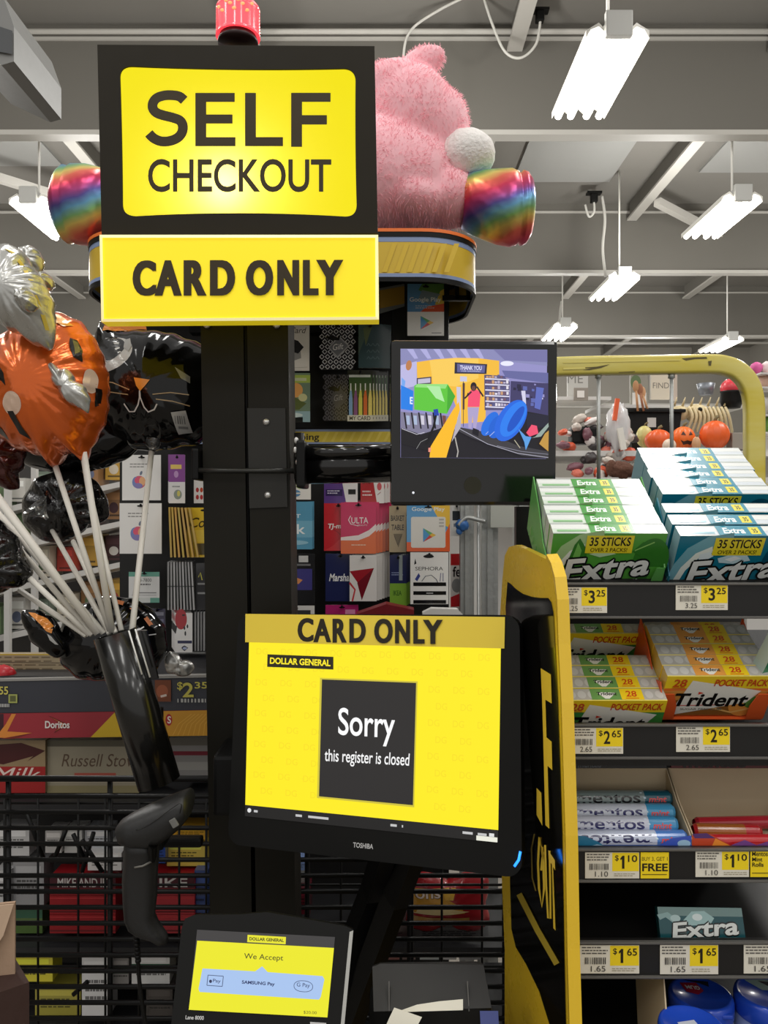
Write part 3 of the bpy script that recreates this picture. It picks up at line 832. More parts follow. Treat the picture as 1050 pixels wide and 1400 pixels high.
MB().sweep(catm([at(186, 1135, sdp - .033), at(205, 1127, sdp - .0345), at(245, 1099, sdp - .0345), at(246, 1112, sdp - .0345)], 6), [(.0006, 0), (0, .0006), (-.0006, 0), (0, -.0006)]).build('seam', BLACKG, head)
MB().tube([at(184, 1186, sdp - .019), at(195, 1184, sdp - .02), at(207, 1178, sdp - .018)], .0014, 8).build('grip_mark', mat('scanner_grip_mark', (120, 118, 112), .4), grip)
MB().box(at(238, 1125, sdp - .034), (.009, .004, .012), rot(y=-30), .001).build('scan_window', mat('scan_window_grey', (112, 112, 108), .3), head)
MB().box(at(214, 1140, sdp + .045), (.03, .05, .03), bev=.004).build('cradle', BLACKM, t)
MB().box(at(246, 1150, sdp + .12), (.07, .02, .014), bev=.004).build('cradle_arm', BLACKM, t)
mb = MB()
for k in range(8):
    p = at(186 + k * .4, 1277 + k * 5.5, sdp); mb.lathe(p, [(0, .0), (.0042, .0005), (.0042, .0035), (.003, .005), (0, .0052)], 12)
mb.build('strain_relief', BLACKM, t)
MB().tube(catm([at(186, 1276, sdp), at(189, 1320, sdp), at(192, 1355, sdp), at(200, 1405, sdp), at(215, 1470, sdp)]), .0028, 10).build('cable', BLACK, t)

# ------------------------------------------------------------------ curved yellow and black panel at the right of the checkout
f_, n_ = Vector((.1755, 1.17, 1)), Vector((.205, .94, 1))
d_ = (n_ - f_); nn = Vector((-(n_ - f_).y, (n_ - f_).x, 0)).normalized()
if nn.dot(Vector((0, 0, 0)) - Vector((f_.x, f_.y, 0))) < 0: nn = -nn
pl = on_plane(f_, nn)
t = thing('bagging_panel', 'tall glossy black panel with yellow curved edge beside the touch screen', 'sign panel', Vector((.19, 1.05, EYE - .75)))
m_py = mat('panel_yellow', (234, 194, 48), .28, coat=.4)
outer = [(683, 850), (687, 790), (690, 760), (695.5, 748), (705.7, 745), (717, 750), (746, 764), (752, 775), (757, 792), (760, 820), (762, 880), (766, 960), (769, 1060), (771.5, 1140), (774, 1293), (777, 1400), (790, 2440), (690, 2080), (690, 1300), (686, 1200), (684, 1000)]
sharp(MB().prism([pl(x, y, 0) for x, y in outer], -nn * .009).build('board', m_py, t))
ed = [(760, 778), (766, 840), (770, 920), (776, 1020), (779, 1100), (781.5, 1200), (784, 1293), (787, 1400), (789, 1500)]
mb = MB(); e0 = [pl(746, 764, 0), pl(752, 775, 0), pl(757, 792, 0), pl(760, 820, 0), pl(762, 880, 0), pl(766, 960, 0), pl(769, 1060, 0), pl(771.5, 1140, 0), pl(774, 1293, 0), pl(777, 1400, 0), pl(790, 2440, 0)]
mb.sweep(e0, [(-.007, -.007), (.007, -.007), (.007, .007), (-.007, .007)], up=(1, 0, 0), smooth=False)
mb2 = mb; mb2.V = [v + Vector((.007, 0, 0)) for v in mb2.V]
sharp(mb2.build('edge_band', m_py, t))
inner = [(694.7, 795.6), (699, 798), (706, 805), (716, 812), (728.5, 816), (740, 817.5), (750.5, 817.6), (754.5, 823), (757.5, 838), (760, 890), (763.5, 960), (767, 1060), (769.5, 1140), (772.2, 1293), (774.5, 1400), (778, 1600), (772, 1520), (752, 1400), (738, 1355), (720, 1318), (706, 1295), (700, 1270), (698, 1205), (697, 1100), (695, 900), (692, 830)]
a = Art(pl); a.w = .0008
a.poly(inner, (14, 13, 12)); a.build('black_face', mat('panel_black_face', 'ATTR', .1, coat=.5), t)
a = Art(pl); a.w = .0016; yl = (232, 196, 62)
a.poly([(741, 913.5), (755, 922), (756.2, 962), (747.5, 956.5), (749, 1008), (756, 1014), (757, 1053), (750.5, 1047), (753, 1133), (747.5, 1128), (744.5, 1010), (743, 956)], yl)
a.poly([(735.5, 1077), (742, 1084), (743.5, 1129), (735.5, 1114)], yl)
a.line([(742, 1190), (744.5, 1166), (739.5, 1144.5), (737.5, 1180), (739, 1215), (743, 1240), (746, 1215), (745, 1180), (743, 1158)], 3, yl)
a.line([(747.5, 1155), (749, 1210), (751.5, 1255), (755, 1256), (754.5, 1210), (753.5, 1163)], 2.6, yl)
a.poly([(752, 1162), (761, 1176), (761.5, 1190), (758.6, 1185), (762, 1272), (759, 1269), (757, 1182), (752.4, 1174)], yl)
a.line([(733, 1140), (729, 1160), (730, 1200), (735, 1218)], 1.8, (150, 128, 52))
a.line([(712, 1222), (737, 1271), (764, 1318)], 8, (176, 152, 50))
a.build('lettering', PRINT, t)
# ------------------------------------------------------------------ candy shelf at the right
SL = math.radians(33)
DN, DC = math.sin(SL), math.cos(SL)
m_shelf = mat('shelf_black', (24, 23, 22), .4)
m_lipedge = mat('shelf_edge_grey', (92, 90, 86), .35)
t = thing('candy_shelf', 'black candy shelf unit with sloping shelves and price rails at the right', 'shelf unit', Vector((.46, 1.2, .0)))
X0, X1 = at(769, 800, 1.0).x, at(1190, 800, 1.0).x
for k, (y0, y1, yb, sl, dep) in enumerate(((797, 845, 818, 33, .24), (990, 1037, 1030, 33, .24), (1160, 1205, 1166, 4, .33), (1287, 1336, 1300, 8, .33))):
    p0, p1 = at(758, y0, .985), at(758, y1, .985)
    sharp(MB().box(((X0 + X1) / 2, .99, (p0.z + p1.z) / 2), (X1 - X0, .010, p0.z - p1.z), bev=.002).build('price_rail', m_shelf, t))
    MB().box(((X0 + X1) / 2, .9845, p0.z - .001), (X1 - X0, .006, .003), bev=.001).build('rail_edge', m_lipedge, t)
    MB().box(((X0 + X1) / 2, .9845, p1.z + .001), (X1 - X0, .006, .003), bev=.001).build('rail_edge', m_lipedge, t)
    zf = at(0, yb, 1.0).z; c, s_ = math.cos(math.radians(sl)), math.sin(math.radians(sl))
    a_ = Vector((X0, .996, zf - .006)); b_ = a_ + Vector((0, dep * c, dep * s_))
    MB().prism([a_, Vector((X1, a_.y, a_.z)), Vector((X1, b_.y, b_.z)), b_], (0, 0, -.008)).build('shelf_board', m_shelf, t)
ztop = at(0, 800, 1.0).z
MB().box(((X0 + X1) / 2, 1.36, ztop / 2 + .05), (X1 - X0, .02, ztop + .1)).build('back_panel', m_shelf, t)
MB().box((X0 - .006, 1.18, ztop / 2 - .06), (.01, .37, ztop - .12)).build('side_panel', m_shelf, t)
mb = MB()
for k in range(5):
    x = at(800 + k * 36, 1400, 1.2).x
    mb.tube([(x, 1.24, at(0, 1340, 1.24).z), (x + .012, 1.24, at(0, 1700, 1.24).z)], .004, 8)
for k in range(3):
    z = at(0, 1395 + 90 * k, 1.24).z
    mb.tube([(X0, 1.245, z), (at(912, 0, 1.24).x, 1.245, z)], .003, 8)
mb.build('wire_grid', BLACKM, t)
MB().box((at(850, 0, 1.3).x, 1.345, at(0, 1450, 1.3).z), (.2, .006, .32)).build('grid_backing', mat('brown_backing', (58, 46, 40), .7), t)

ORD = ['frontmost', 'second from the front', 'third from the front', 'fourth from the front', 'fifth from the front', 'sixth from the front', 'seventh from the front']
def pack(W, H, T, base, front, top, side):
    a = Art(step=.00007)
    a.cuboid(-W / 2, 0, 0, W / 2, T, H, [base, base, side, side, side, base])
    a.surface(face_map((-W / 2, 0, H), (W, 0, 0), (0, 0, -H), (0, -1, 0))); front(a)
    a.surface(face_map((-W / 2, T, H), (W, 0, 0), (0, -T, 0), (0, 0, 1))); top(a)
    return a
def stack(make, cx, y, d, n, H, pitch, group, labels, cat='gum pack', name='gum_pack', lift=0.0, jig=0.0015):
    R = Matrix.Rotation(SL, 3, 'X')
    base = at(cx, y, d) - R @ Vector((0, 0, H)) + R @ Vector((0, 0, lift))
    first = None
    for k in range(n):
        loc = base + R @ Vector((random.uniform(-jig, jig), k * pitch, 0))
        e = (SL + random.uniform(-.012, .012), 0, random.uniform(-.008, .008))
        if first is None:
            first = make().build(name, GLOSS, None, (0, 0, 0)); tag(first, labels[k], cat, group); place(first, loc, e)
        else:
            dup(first, loc, e, labels[k])
def extra_front(c1, c2, c3, mint):
    def f(a):
        a.rect(0, 0, 1, 1, c1)
        a.line([(.0, .95), (.05, .55), (.12, .3), (.25, .12), (.45, .05)], (.1, .22), c3); a.line([(.02, 1.0), (.09, .6), (.18, .36), (.3, .24)], (.05, .12), (236, 244, 236))
        a.ell(.9, .5, .16, .42, c2); a.rect(.9, .6, 1, 1, c1)
        if mint == 'leaf':
            a.poly([(.16, .5), (.2, .2), (.24, .08), (.3, .24), (.33, .45), (.24, .56)], c2); a.poly([(.2, .42), (.23, .16), (.27, .3), (.26, .46)], (120, 190, 92))
            a.poly([(.72, .32), (.8, .15), (.95, .1), (.92, .3), (.8, .4)], c2); a.line([(.74, .3), (.9, .15)], (.01, .02), (150, 206, 110))
            a.poly([(.34, .36), (.5, .3), (.58, .36), (.44, .42)], (190, 224, 180))
        else:
            a.poly([(.2, .33), (.28, .28), (.32, .36), (.26, .44), (.2, .42)], (226, 240, 244)); a.poly([(.36, .4), (.48, .32), (.6, .34), (.64, .44), (.5, .5), (.38, .48)], (196, 224, 232)); a.poly([(.42, .42), (.5, .36), (.56, .4), (.48, .46)], (240, 248, 250))
        a.rect(.3, .03, .715, .345, (238, 220, 48)); a.text('35 STICKS', .33, .06, .69, .215, (30, 26, 8), .02); a.text('OVER 2 PACKS!', .345, .25, .67, .32, (60, 52, 10), .01)
        q = ((.13, .46), (.9, .335), (.9, .74), (.13, .92))
        for dx, dy in ((-.014, 0), (.014, 0), (0, -.03), (0, .03), (-.01, .02), (.01, -.02), (.012, .03)):
            a.text4('Extra', tuple((x + dx, y + dy) for x, y in q), (22, 26, 24), .03, .12)
        a.text4('Extra', q, (240, 242, 238), .026, .12)
        a.text4('LONG LASTING FLAVOR', ((.36, .9), (.82, .81), (.82, .87), (.36, .97)), (230, 240, 230), .02)
    return f
def extra_top(cc, tint):
    def f(a):
        a.rect(0, 0, 1, 1, tint); a.rect(0, .0, .37, .5, (224, 227, 223)); a.rect(.7, .0, 1, .5, (226, 229, 226)); a.rect(0, .9, .33, 1, (176, 184, 178)); a.rect(.72, .9, 1, 1, (176, 184, 178)); a.rect(0, 0, 1, .05, (200, 206, 202))  # darker edge lines paint in the shading between neighbouring packs
        a.rect(.04, .62, .3, .8, tuple(int(c * .5 + q * .5) for c, q in zip(tint, cc)))
        a.rect(.33, 0, .72, 1, cc); a.text4('Extra', ((.375, .2), (.56, .2), (.56, .78), (.375, .78)), (240, 246, 240), .03, .15); a.rect(.6, .15, .685, .85, (226, 214, 56)); a.text('35', .625, .3, .665, .7, (40, 40, 12), .02)
    return f
GW, GH, GT = .1425, .085, .022
green = lambda: pack(GW, GH, GT, (84, 160, 66), extra_front((86, 166, 62), (56, 126, 44), (168, 206, 150), 'leaf'), extra_top((62, 150, 54), (206, 220, 204)), (196, 208, 194))
stack(green, 835.5, 730, 1.0, 6, GH, GT + .0003, 'green gum packs on the top shelf', [o_ + ' green gum multipack on the top candy shelf' for o_ in ORD[:6]])
BW = .15
blue = lambda: pack(BW, GH, GT, (24, 118, 140), extra_front((22, 120, 146), (10, 78, 102), (120, 178, 192), 'ice'), extra_top((36, 134, 158), (208, 216, 222)), (150, 186, 198))
stack(blue, 1012, 733, 1.0, 3, GH, GT + .0045, 'teal gum packs on the top shelf', [o_ + ' teal gum multipack, forward row of the top shelf' for o_ in ORD[:3]])
stack(blue, 981, 676, 1.085, 6, GH, GT - .0002, 'teal gum packs on the top shelf', [o_ + ' teal gum multipack in the higher back row' for o_ in ORD[:6]], jig=.002)

def carton(x0, x1, y, d, H, dep, col, inner, label, name='display_carton', front=.3, ends=.2):
    """Open-fronted display carton tilted with the shelf: floor, two sides with a swooping edge and a low front."""
    R = Matrix.Rotation(SL, 3, 'X'); W = x1 - x0
    o0 = Vector(((x0 + x1) / 2, 0, 0)); base = at(525, y, d); org = Vector((o0.x, base.y, base.z)) - R @ Vector((0, 0, H))
    def L(x, yy, z): return org + R @ Vector((x, yy, z))
    t = thing(name, label, 'display carton', org)
    for s_ in (-1, 1):
        x = s_ * W / 2
        P = [L(x, -.004, -.002), L(x, dep, -.002), L(x, dep, H * 1.0), L(x, dep * .6, H * .82), L(x, dep * .25, H * .55), L(x, dep * .06, H * front * 1.25), L(x, -.004, H * front)]
        MB().prism(P, R @ Vector((s_ * .0015, 0, 0))).build('side_panel', col, t)
        if ends:
            MB().prism([L(x, -.004, -.002), L(x - s_ * W * ends, -.004, -.002), L(x - s_ * W * ends, -.004, H * front * .5), L(x - s_ * W * ends * .7, -.004, H * front), L(x, -.004, H * front)], R @ Vector((0, -.001, 0))).build('front_flap', col, t)
    MB().prism([L(-W / 2, -.004, -.003), L(W / 2, -.004, -.003), L(W / 2, dep, -.003), L(-W / 2, dep, -.003)], R @ Vector((0, 0, -.0015))).build('tray_floor', inner, t)
m_gc = mat('green_carton', (96, 168, 84), .35); m_oc = mat('orange_carton', (222, 92, 40), .4); m_board = mat('carton_board', (196, 178, 148), .7)
carton(.2085, .3565, 730, 1.0, GH, .14, m_gc, m_gc, 'green display carton round the green gum multipacks', front=.42, ends=.09)
m_tc = mat('teal_carton', (30, 116, 138), .35)
carton(.366, .523, 733, 1.0, GH, .09, m_tc, m_tc, 'teal display carton round the forward teal gum multipacks', front=.3, ends=0)

def tri_front(c1, c2, fruit):
    def f(a):
        a.rect(0, 0, 1, 1, c1); a.rect(0, 0, 1, .3, (246, 214, 40)); a.rect(.0, .3, 1, .36, c2)
        if fruit: a.poly([(.0, 1), (.1, .62), (.4, .5), (.85, .8), (.8, 1)], (150, 96, 40)); a.ell(.8, .72, .14, .3, (236, 156, 70)); a.ell(.86, .64, .06, .16, (96, 150, 66)); a.line([(.5, .8), (.7, .92), (.9, .8)], (.02, .04), (244, 190, 110))
        a.poly([(.25, .1), (.93, .36), (.82, .66), (.1, 1.0), (.18, .5)], (240, 238, 228)); a.line([(.14, .74), (.66, .72)], (.01, .02), (206, 60, 40))
        a.text('28', .07, .07, .2, .26, (206, 84, 30), .025, .1); a.rect(.07, .27, .19, .285, (206, 84, 30))
        a.text('POCKET PACK', .46, .07, .97, .24, (206, 70, 30), .022, .18)
        q = ((.12, .42), (.83, .42), (.83, .76), (.12, .76))
        a.text4('Trident', q, (18, 16, 14), .026, .16); a.poly([(.335, .38), (.385, .41), (.335, .45)], (220, 60, 34))
        a.text4('SUGAR FREE GUM', ((.2, .8), (.6, .8), (.6, .85), (.2, .85)), (120, 120, 110), .01)
    return f
def tri_top(c):
    def f(a):
        a.rect(0, 0, 1, 1, (186, 182, 174)); a.rect(0, .93, 1, 1, (250, 232, 110))
        for k in range(3): a.ell(.08 + .1 * k, .5, .042, .33, (206, 204, 198), n=14)
        for k in range(2): a.ell(.84 + .1 * k, .5, .04, .33, (204, 200, 194), n=14)
        a.rect(.27, .02, .56, .93, c); a.rect(.56, .02, .78, .93, (244, 208, 36))
        a.poly([(.33, .3), (.52, .36), (.44, .86), (.4, .86)], (236, 234, 224)); a.text('Trident', .33, .3, .525, .58, (20, 18, 14), .025, .15)
        a.text('28', .61, .2, .72, .7, (212, 76, 30), .02, .1); a.rect(.6, .8, .73, .85, (212, 76, 30))
    return f
TW, TH, TT = .128, .068, .02
tgreen = lambda: pack(TW, TH, TT, (76, 150, 70), tri_front((70, 148, 66), (60, 140, 66), False), tri_top((112, 158, 86)), (216, 190, 70))
stack(tgreen, 842, 958, 1.0, 4, TH, TT + .0005, 'green pocket gum packs', [o_ + ' yellow and green pocket gum pack on the second shelf' for o_ in ORD[:4]])
stack(tgreen, 817, 866, 1.10, 1, TH, TT, 'green pocket gum packs', ['yellow and green pocket gum pack raised behind its row'])
tor = lambda: pack(TW + .004, TH, TT, (222, 150, 60), tri_front((222, 156, 74), (226, 120, 50), True), tri_top((232, 160, 74)), (222, 186, 70))
stack(tor, 984, 925, 1.0, 5, TH, TT - .0006, 'orange pocket gum packs', [o_ + ' yellow and orange pocket gum pack on the second shelf' for o_ in ORD[:5]])
stack(tor, 953, 864, 1.085, 1, TH, TT, 'orange pocket gum packs', ['rearmost yellow and orange pocket gum pack, under the top shelf'])
carton(.3495, .486, 925, 1.0, TH, .11, m_oc, m_oc, 'orange display carton holding the yellow and orange gum packs', front=.62, ends=.16)
a = Art(step=.00008); a.cuboid(-.03, 0, 0, .03, .02, .085, (186, 206, 200)); a.surface(face_map((-.03, 0, .085), (.06, 0, 0), (0, 0, -.085), (0, -1, 0)))
a.rect(0, .45, 1, 1, (44, 132, 92)); a.ell(.6, .3, .4, .18, (36, 40, 42)); a.ell(.66, .32, .2, .08, (206, 214, 212)); a.line([(.1, .55), (.5, .42), (1, .5)], (.06, .04), (232, 238, 236)); a.rect(.1, .62, .9, .7, (220, 236, 226))
tag(a.build('gum_pack', GLOSS), 'silver and green gum pack at the right end of the second shelf', 'gum pack')
bpy.data.objects['gum_pack'].name
o_ = COL.objects[-1]; place(o_, at(1056, 926, 1.03), (SL, 0, .25))

# ---- mint rolls in cardboard trays on the third shelf
def tray(x0, x1, label, lip, lipart):
    d0, d1 = .997, 1.088
    zf = at(0, 1160, .997).z; zb = at(0, 1050, d1).z; zl = at(0, 1148, d0).z
    t = thing('mint_tray', label, 'display carton', Vector(((x0 + x1) / 2, 1.04, zf)))
    MB().box(((x0 + x1) / 2, d1, (zf + zb) / 2), (x1 - x0, .0016, zb - zf)).build('back_board', m_board, t)
    MB().box(((x0 + x1) / 2, (d0 + d1) / 2, zf + .001), (x1 - x0, d1 - d0, .0016)).build('tray_floor', m_board, t)
    for x in (x0, x1):
        MB().prism([Vector((x, d0, zf)), Vector((x, d1, zf)), Vector((x, d1, zb)), Vector((x, d0 + .05, zf + (zb - zf) * .55)), Vector((x, d0 + .012, zl + .008)), Vector((x, d0, zl))], (.0016, 0, 0)).build('side_board', m_board, t)
    a = Art(flat(d0 - .001)); lipart(a); a.build('printed_lip', GLOSS, t)
    return t
def lip1(a):
    a.rect(770, 1155, 946, 1160, (60, 100, 180)); a.poly([(785, 1142), (800, 1143), (818, 1151), (830, 1159), (785, 1159)], (40, 120, 160)); a.poly([(800, 1159), (816, 1154), (840, 1159)], (150, 186, 214))
    a.poly([(918, 1146), (945, 1142), (945, 1159), (894, 1159)], (60, 88, 190)); a.ell(935, 1153, 9, 5, (160, 196, 224))
def lip2(a):
    a.poly([(946, 1142), (972, 1141), (985, 1148), (1003, 1158), (946, 1159)], (196, 70, 40)); a.poly([(946, 1140), (966, 1139), (978, 1146), (950, 1146)], (86, 50, 110)); a.poly([(978, 1146), (1004, 1159), (972, 1159)], (236, 140, 50)); a.rect(1004, 1152, 1100, 1160, (190, 50, 50)); a.poly([(1000, 1155), (1018, 1148), (1034, 1155), (1050, 1150), (1050, 1159), (1000, 1159)], (120, 70, 140))
tray(at(765, 0, 1).x, at(944, 0, 1).x, 'cardboard tray holding the blue and white mint rolls', None, lip1)
tray(at(947.5, 0, 1).x, at(1130, 0, 1).x, 'cardboard tray with red rolls, right end of the third shelf', None, lip2)
def header(x0, x1, c, txt, x2, x3, tc, label):
    a = Art(flat(1.081)); A, B = at(x0, 1036, 1.083), at(x1, 1050, 1.083)
    a.cuboid(A.x, 1.0815, B.z, B.x, 1.086, A.z, c); a.text(txt, x2, 1040, x3, 1049.5, tc, .03); a.rect(x0 + 1, 1036.6, x1 - 1, 1038.2, (190, 196, 204))
    tag(a.build('tray_header', GLOSS), label, 'display carton')
header(772, 911, (26, 30, 36), 'mentos', 790, 822, (84, 90, 100), 'dark header strip of the mint roll tray, under the price tags')
header(917, 1120, (92, 24, 34), 'mentos', 934, 1020, (30, 12, 18), 'dark red header strip over the red roll tray')
def roll(px_r, y, d, L, r, body, endc, txt, tcol, label, yaw=0, flip=False, cat='mint roll', dots=None):
    a = Art(step=.00006); n = 20; RR_ = [(0, r * .7), (.004, r), (L * .25, r), (L * .27, r), (L - .004, r), (L, r * .7)]
    for k in range(len(RR_) - 1):
        (xa, ra), (xb, rb) = RR_[k], RR_[k + 1]
        col = endc if (k <= 1 or k == 4) else body
        for j in range(n):
            t0, t1 = 2 * math.pi * j / n, 2 * math.pi * (j + 1) / n
            V = [(-xa, -ra * math.cos(t0), ra * math.sin(t0)), (-xa, -ra * math.cos(t1), ra * math.sin(t1)), (-xb, -rb * math.cos(t1), rb * math.sin(t1)), (-xb, -rb * math.cos(t0), rb * math.sin(t0))]
            a.solid(V, [[0, 1, 2, 3]], col)
    a.solid([(0, -r * .7 * math.cos(2 * math.pi * j / n), r * .7 * math.sin(2 * math.pi * j / n)) for j in range(n)], [list(range(n))], endc)
    def cyl(u, v, w):
        th = math.radians(70 - 100 * v); q = r + w + .0001
        return Vector((-L * (1 - u), -q * math.cos(th), q * math.sin(th)))
    a.surface(cyl)
    if txt:
        q = ((.15, .22), (.71, .22), (.71, .85), (.15, .85))
        if flip: q = (q[2], q[3], q[0], q[1])
        a.text4(txt, q, tcol, .016)
    if dots:
        a.text('mint', .78, .4, .94, .8, (230, 90, 90), .03, .2); a.line([(.72, .1), (.75, .5), (.73, .95)], (.02, .02), (210, 230, 244))
    tag(a.build('mint_roll', GLOSS, None, (0, 0, 0)), label, cat)
    place(COL.objects[-1], at(px_r, y, d), (0, 0, yaw))
roll(938, 1146, 1.012, .16, .0105, (196, 204, 226), (84, 132, 206), 'mentos', (28, 28, 86), 'front blue and white mint roll lying upside down in its tray', .02, True, dots=True)
roll(925, 1127, 1.026, .15, .0105, (206, 210, 226), (70, 150, 200), 'mentos', (40, 40, 100), 'second blue and white mint roll, lying behind the front one', -.02, dots=True)
roll(921, 1110, 1.045, .15, .0105, (214, 220, 234), (74, 160, 206), 'mentos', (30, 30, 96), 'blue and white mint roll lying on top of the rolls', 0, dots=True)
roll(917, 1091, 1.066, .15, .0105, (136, 150, 150), (34, 92, 110), 'mentos', (24, 22, 26), 'dull teal mint roll at the back of the roll tray', .01, dots=True)
roll(1092, 1123, 1.05, .14, .0085, (176, 34, 48), (150, 26, 40), None, None, 'plain dark red roll at the back of the right tray', .06)
roll(1040, 1138, 1.025, .085, .010, (164, 92, 38), (176, 34, 40), None, None, 'brown and red cinnamon roll in the right tray', -.05)
roll(1100, 1150, 1.008, .14, .0085, (184, 34, 40), (150, 26, 40), None, None, 'red roll at the front of the right tray', 0)

# ---- single pack on the fourth shelf, tilted against nothing
a = Art(step=.00007); W, H = .106, .04
a.cuboid(-W / 2, 0, 0, W / 2, .012, H, (22, 84, 92))
a.surface(face_map((-W / 2, 0, H), (W, 0, 0), (0, 0, -H), (0, -1, 0)))
a.rect(0, 0, 1, .25, (120, 150, 148)); a.line([(0, .3), (.1, .22), (.25, .5), (.3, 1)], (.08, .16), (150, 184, 184)); a.poly([(.28, .4), (.4, .12), (.55, .1), (.66, .3), (.6, .5), (.36, .52)], (168, 204, 204)); a.ell(.2, .32, .06, .1, (190, 216, 216)); a.ell(.46, .28, .06, .1, (230, 244, 244))
q = ((.14, .46), (.93, .26), (.93, .76), (.14, .9))
for dx, dy in ((-.014, 0), (.014, 0), (0, -.04), (0, .04)): a.text4('Extra', tuple((x + dx, y + dy) for x, y in q), (14, 20, 20), .03, .1)
a.text4('Extra', q, (238, 242, 238), .026, .1)
tag(a.build('gum_pack', GLOSS, None, (0, 0, 0)), 'single teal gum pack alone on the fourth candy shelf', 'gum pack')
place(COL.objects[-1], at(962, 1289, 1.01), (math.radians(-22), 0, -.03))

# ---- price tags
WT = (226, 221, 206); YT = (246, 216, 28)
def price(x0, y0, x1, y1, big, small, label, yx=None, d=.9835, ph=True, flag='shelf price tags', tilt=0):
    a = Art(flat(d)); A, B = at(x0, y0, d), at(x1, y1, d)
    a.cuboid(A.x, d, B.z, B.x, d + .0008, A.z, WT)
    w, h = x1 - x0, y1 - y0; yx = yx if yx is not None else x0 + w * .5
    a.rect(yx, y0 + h * .01, x1 - .5, y0 + h * .72, YT)
    a.text('$', yx + (x1 - yx) * .1, y0 + h * .1, yx + (x1 - yx) * .24, y0 + h * .34, (32, 26, 6), .01)
    (a.poly([(yx + (x1 - yx) * p_, y0 + h * q_) for p_, q_ in ((.3, .22), (.38, .12), (.45, .12), (.45, .62), (.36, .62), (.36, .25), (.3, .29))], (32, 26, 6)) if big == '1' else None)
    if big != '1': a.text(big, yx + (x1 - yx) * .28, y0 + h * .12, yx + (x1 - yx) * (.52 if big != '1' else .42), y0 + h * .62, (32, 26, 6), .02)
    a.text(small, yx + (x1 - yx) * .58, y0 + h * .1, yx + (x1 - yx) * .92, y0 + h * .36, (32, 26, 6), .01)
    a.scrib(x0 + w * .03, y0 + h * .05, yx - w * .04, y0 + h * .36, (90, 86, 80), 3, int(x0 + y0), .4)
    a.bars(x0 + w * .08, y0 + h * .42, yx - w * .06, y0 + h * .66, (66, 62, 58), 12, .5, int(x0))
    a.text(big + '.' + small, x0 + w * .18, y0 + h * .72, yx - w * .08, y0 + h * .92, (70, 66, 62), .0)
    a.scrib(yx + w * .03, y0 + h * .8, x1 - w * .04, y0 + h * .95, (150, 140, 110), 2, int(y1), .3)
    o = a.build('price_tag', PRINT)
    return tag(o, label, 'price tag', flag)
price(762, 803, 830, 838, '3', '25', 'price tag reading 3.25 under the green gum multipacks', 795)
price(924, 800, 995, 834, '3', '25', 'price tag reading 3.25 under the teal gum multipacks', 958.5)
price(780, 995, 852, 1030.5, '2', '65', 'price tag reading 2.65 under the green pocket gum', 815)
price(924.5, 993, 998, 1028, '2', '65', 'price tag reading 2.65 under the orange pocket gum', 961)
price(800, 1165.5, 874, 1201, '1', '10', 'price tag reading 1.10 under the blue mint rolls', 837)
price(951, 1164, 1024, 1199, '1', '10', 'price tag reading 1.10 under the red rolls', 987)
price(793, 1292.5, 874, 1331, '1', '65', 'price tag reading 1.65 with a curled yellow corner, left of the fourth shelf', 834)
price(902.5, 1292, 982, 1332, '1', '65', 'rounded price tag reading 1.65 under the single teal gum pack', 943)
price(1017, 1292, 1096, 1331, '1', '65', 'price tag cut by the right edge of the photo, fourth shelf', 1060)
def offer(x0, y0, x1, y1, rows, label):
    a = Art(flat(.983)); A, B = at(x0, y0, .983), at(x1, y1, .983); a.cuboid(A.x, .983, B.z, B.x, .9838, A.z, YT)
    for (t_, fx0, fy0, fx1, fy1, b) in rows: a.text(t_, x0 + (x1 - x0) * fx0, y0 + (y1 - y0) * fy0, x0 + (x1 - x0) * fx1, y0 + (y1 - y0) * fy1, (32, 26, 6), b)
    a.rect(x0 + 2, y1 - 6, x1 - 3, y1 - 5, (80, 70, 10))
    tag(a.build('offer_tag', PRINT), label, 'price tag')
offer(876, 1165.5, 914.5, 1201, (('BUY 3, GET 1', .04, .17, .95, .34, .0), ('FREE', .05, .42, .96, .72, .024)), 'yellow offer tag reading BUY 3 GET 1 FREE')
offer(1026, 1163.5, 1100, 1199, (('Mentos', .03, .02, .32, .2, .02), ('Mint', .03, .24, .22, .4, .02), ('Rolls', .03, .44, .24, .6, .02)), 'yellow offer tag reading Mint Rolls at the right edge')

MB().box(((X0 + X1) / 2, 1.125, .787), (X1 - X0, .44, .012)).build('shelf_board', m_shelf, bpy.data.objects['candy_shelf'])
# ---- blue bottles of gum under the shelf
m_lid = mat('blue_lid', (34, 74, 190), .25, coat=.4); m_bot = mat('bottle_body', (150, 166, 206), .15, coat=.5)
def bottle(px, py, d, r, label, art):
    c = at(px, py, d); t = thing('gum_bottle', label, 'gum bottle', c - Vector((0, 0, .085)), 'blue lidded gum bottles')
    MB().lathe(c, [(0, -.085), (r * .92, -.085), (r * .98, -.08), (r * .98, -.03), (r * .9, -.024)], 32).build('body', m_bot, t)
    lid = MB().lathe(c, [(r * .96, -.026), (r, -.022), (r, -.006), (r * .96, -.001), (r * .86, 0), (r * .82, -.002), (0, -.002)], 40).build('lid', m_lid, t)
    MB().box(c + Vector((r * .45, -r * .9, -.008)), (.014, .006, .006), bev=.002).build('lid_tab', m_lid, lid)
    def top(u, v, w): return c + Vector((u * r * .82, -v * r * .82, w - .0018))
    def side(u, v, w):
        th = u; return c + Vector((math.sin(th) * (r * .98 + w), -math.cos(th) * (r * .98 + w), -.03 - v * .05))
    a = Art(top); art(a, top, side); a.build('label', GLOSS, t)
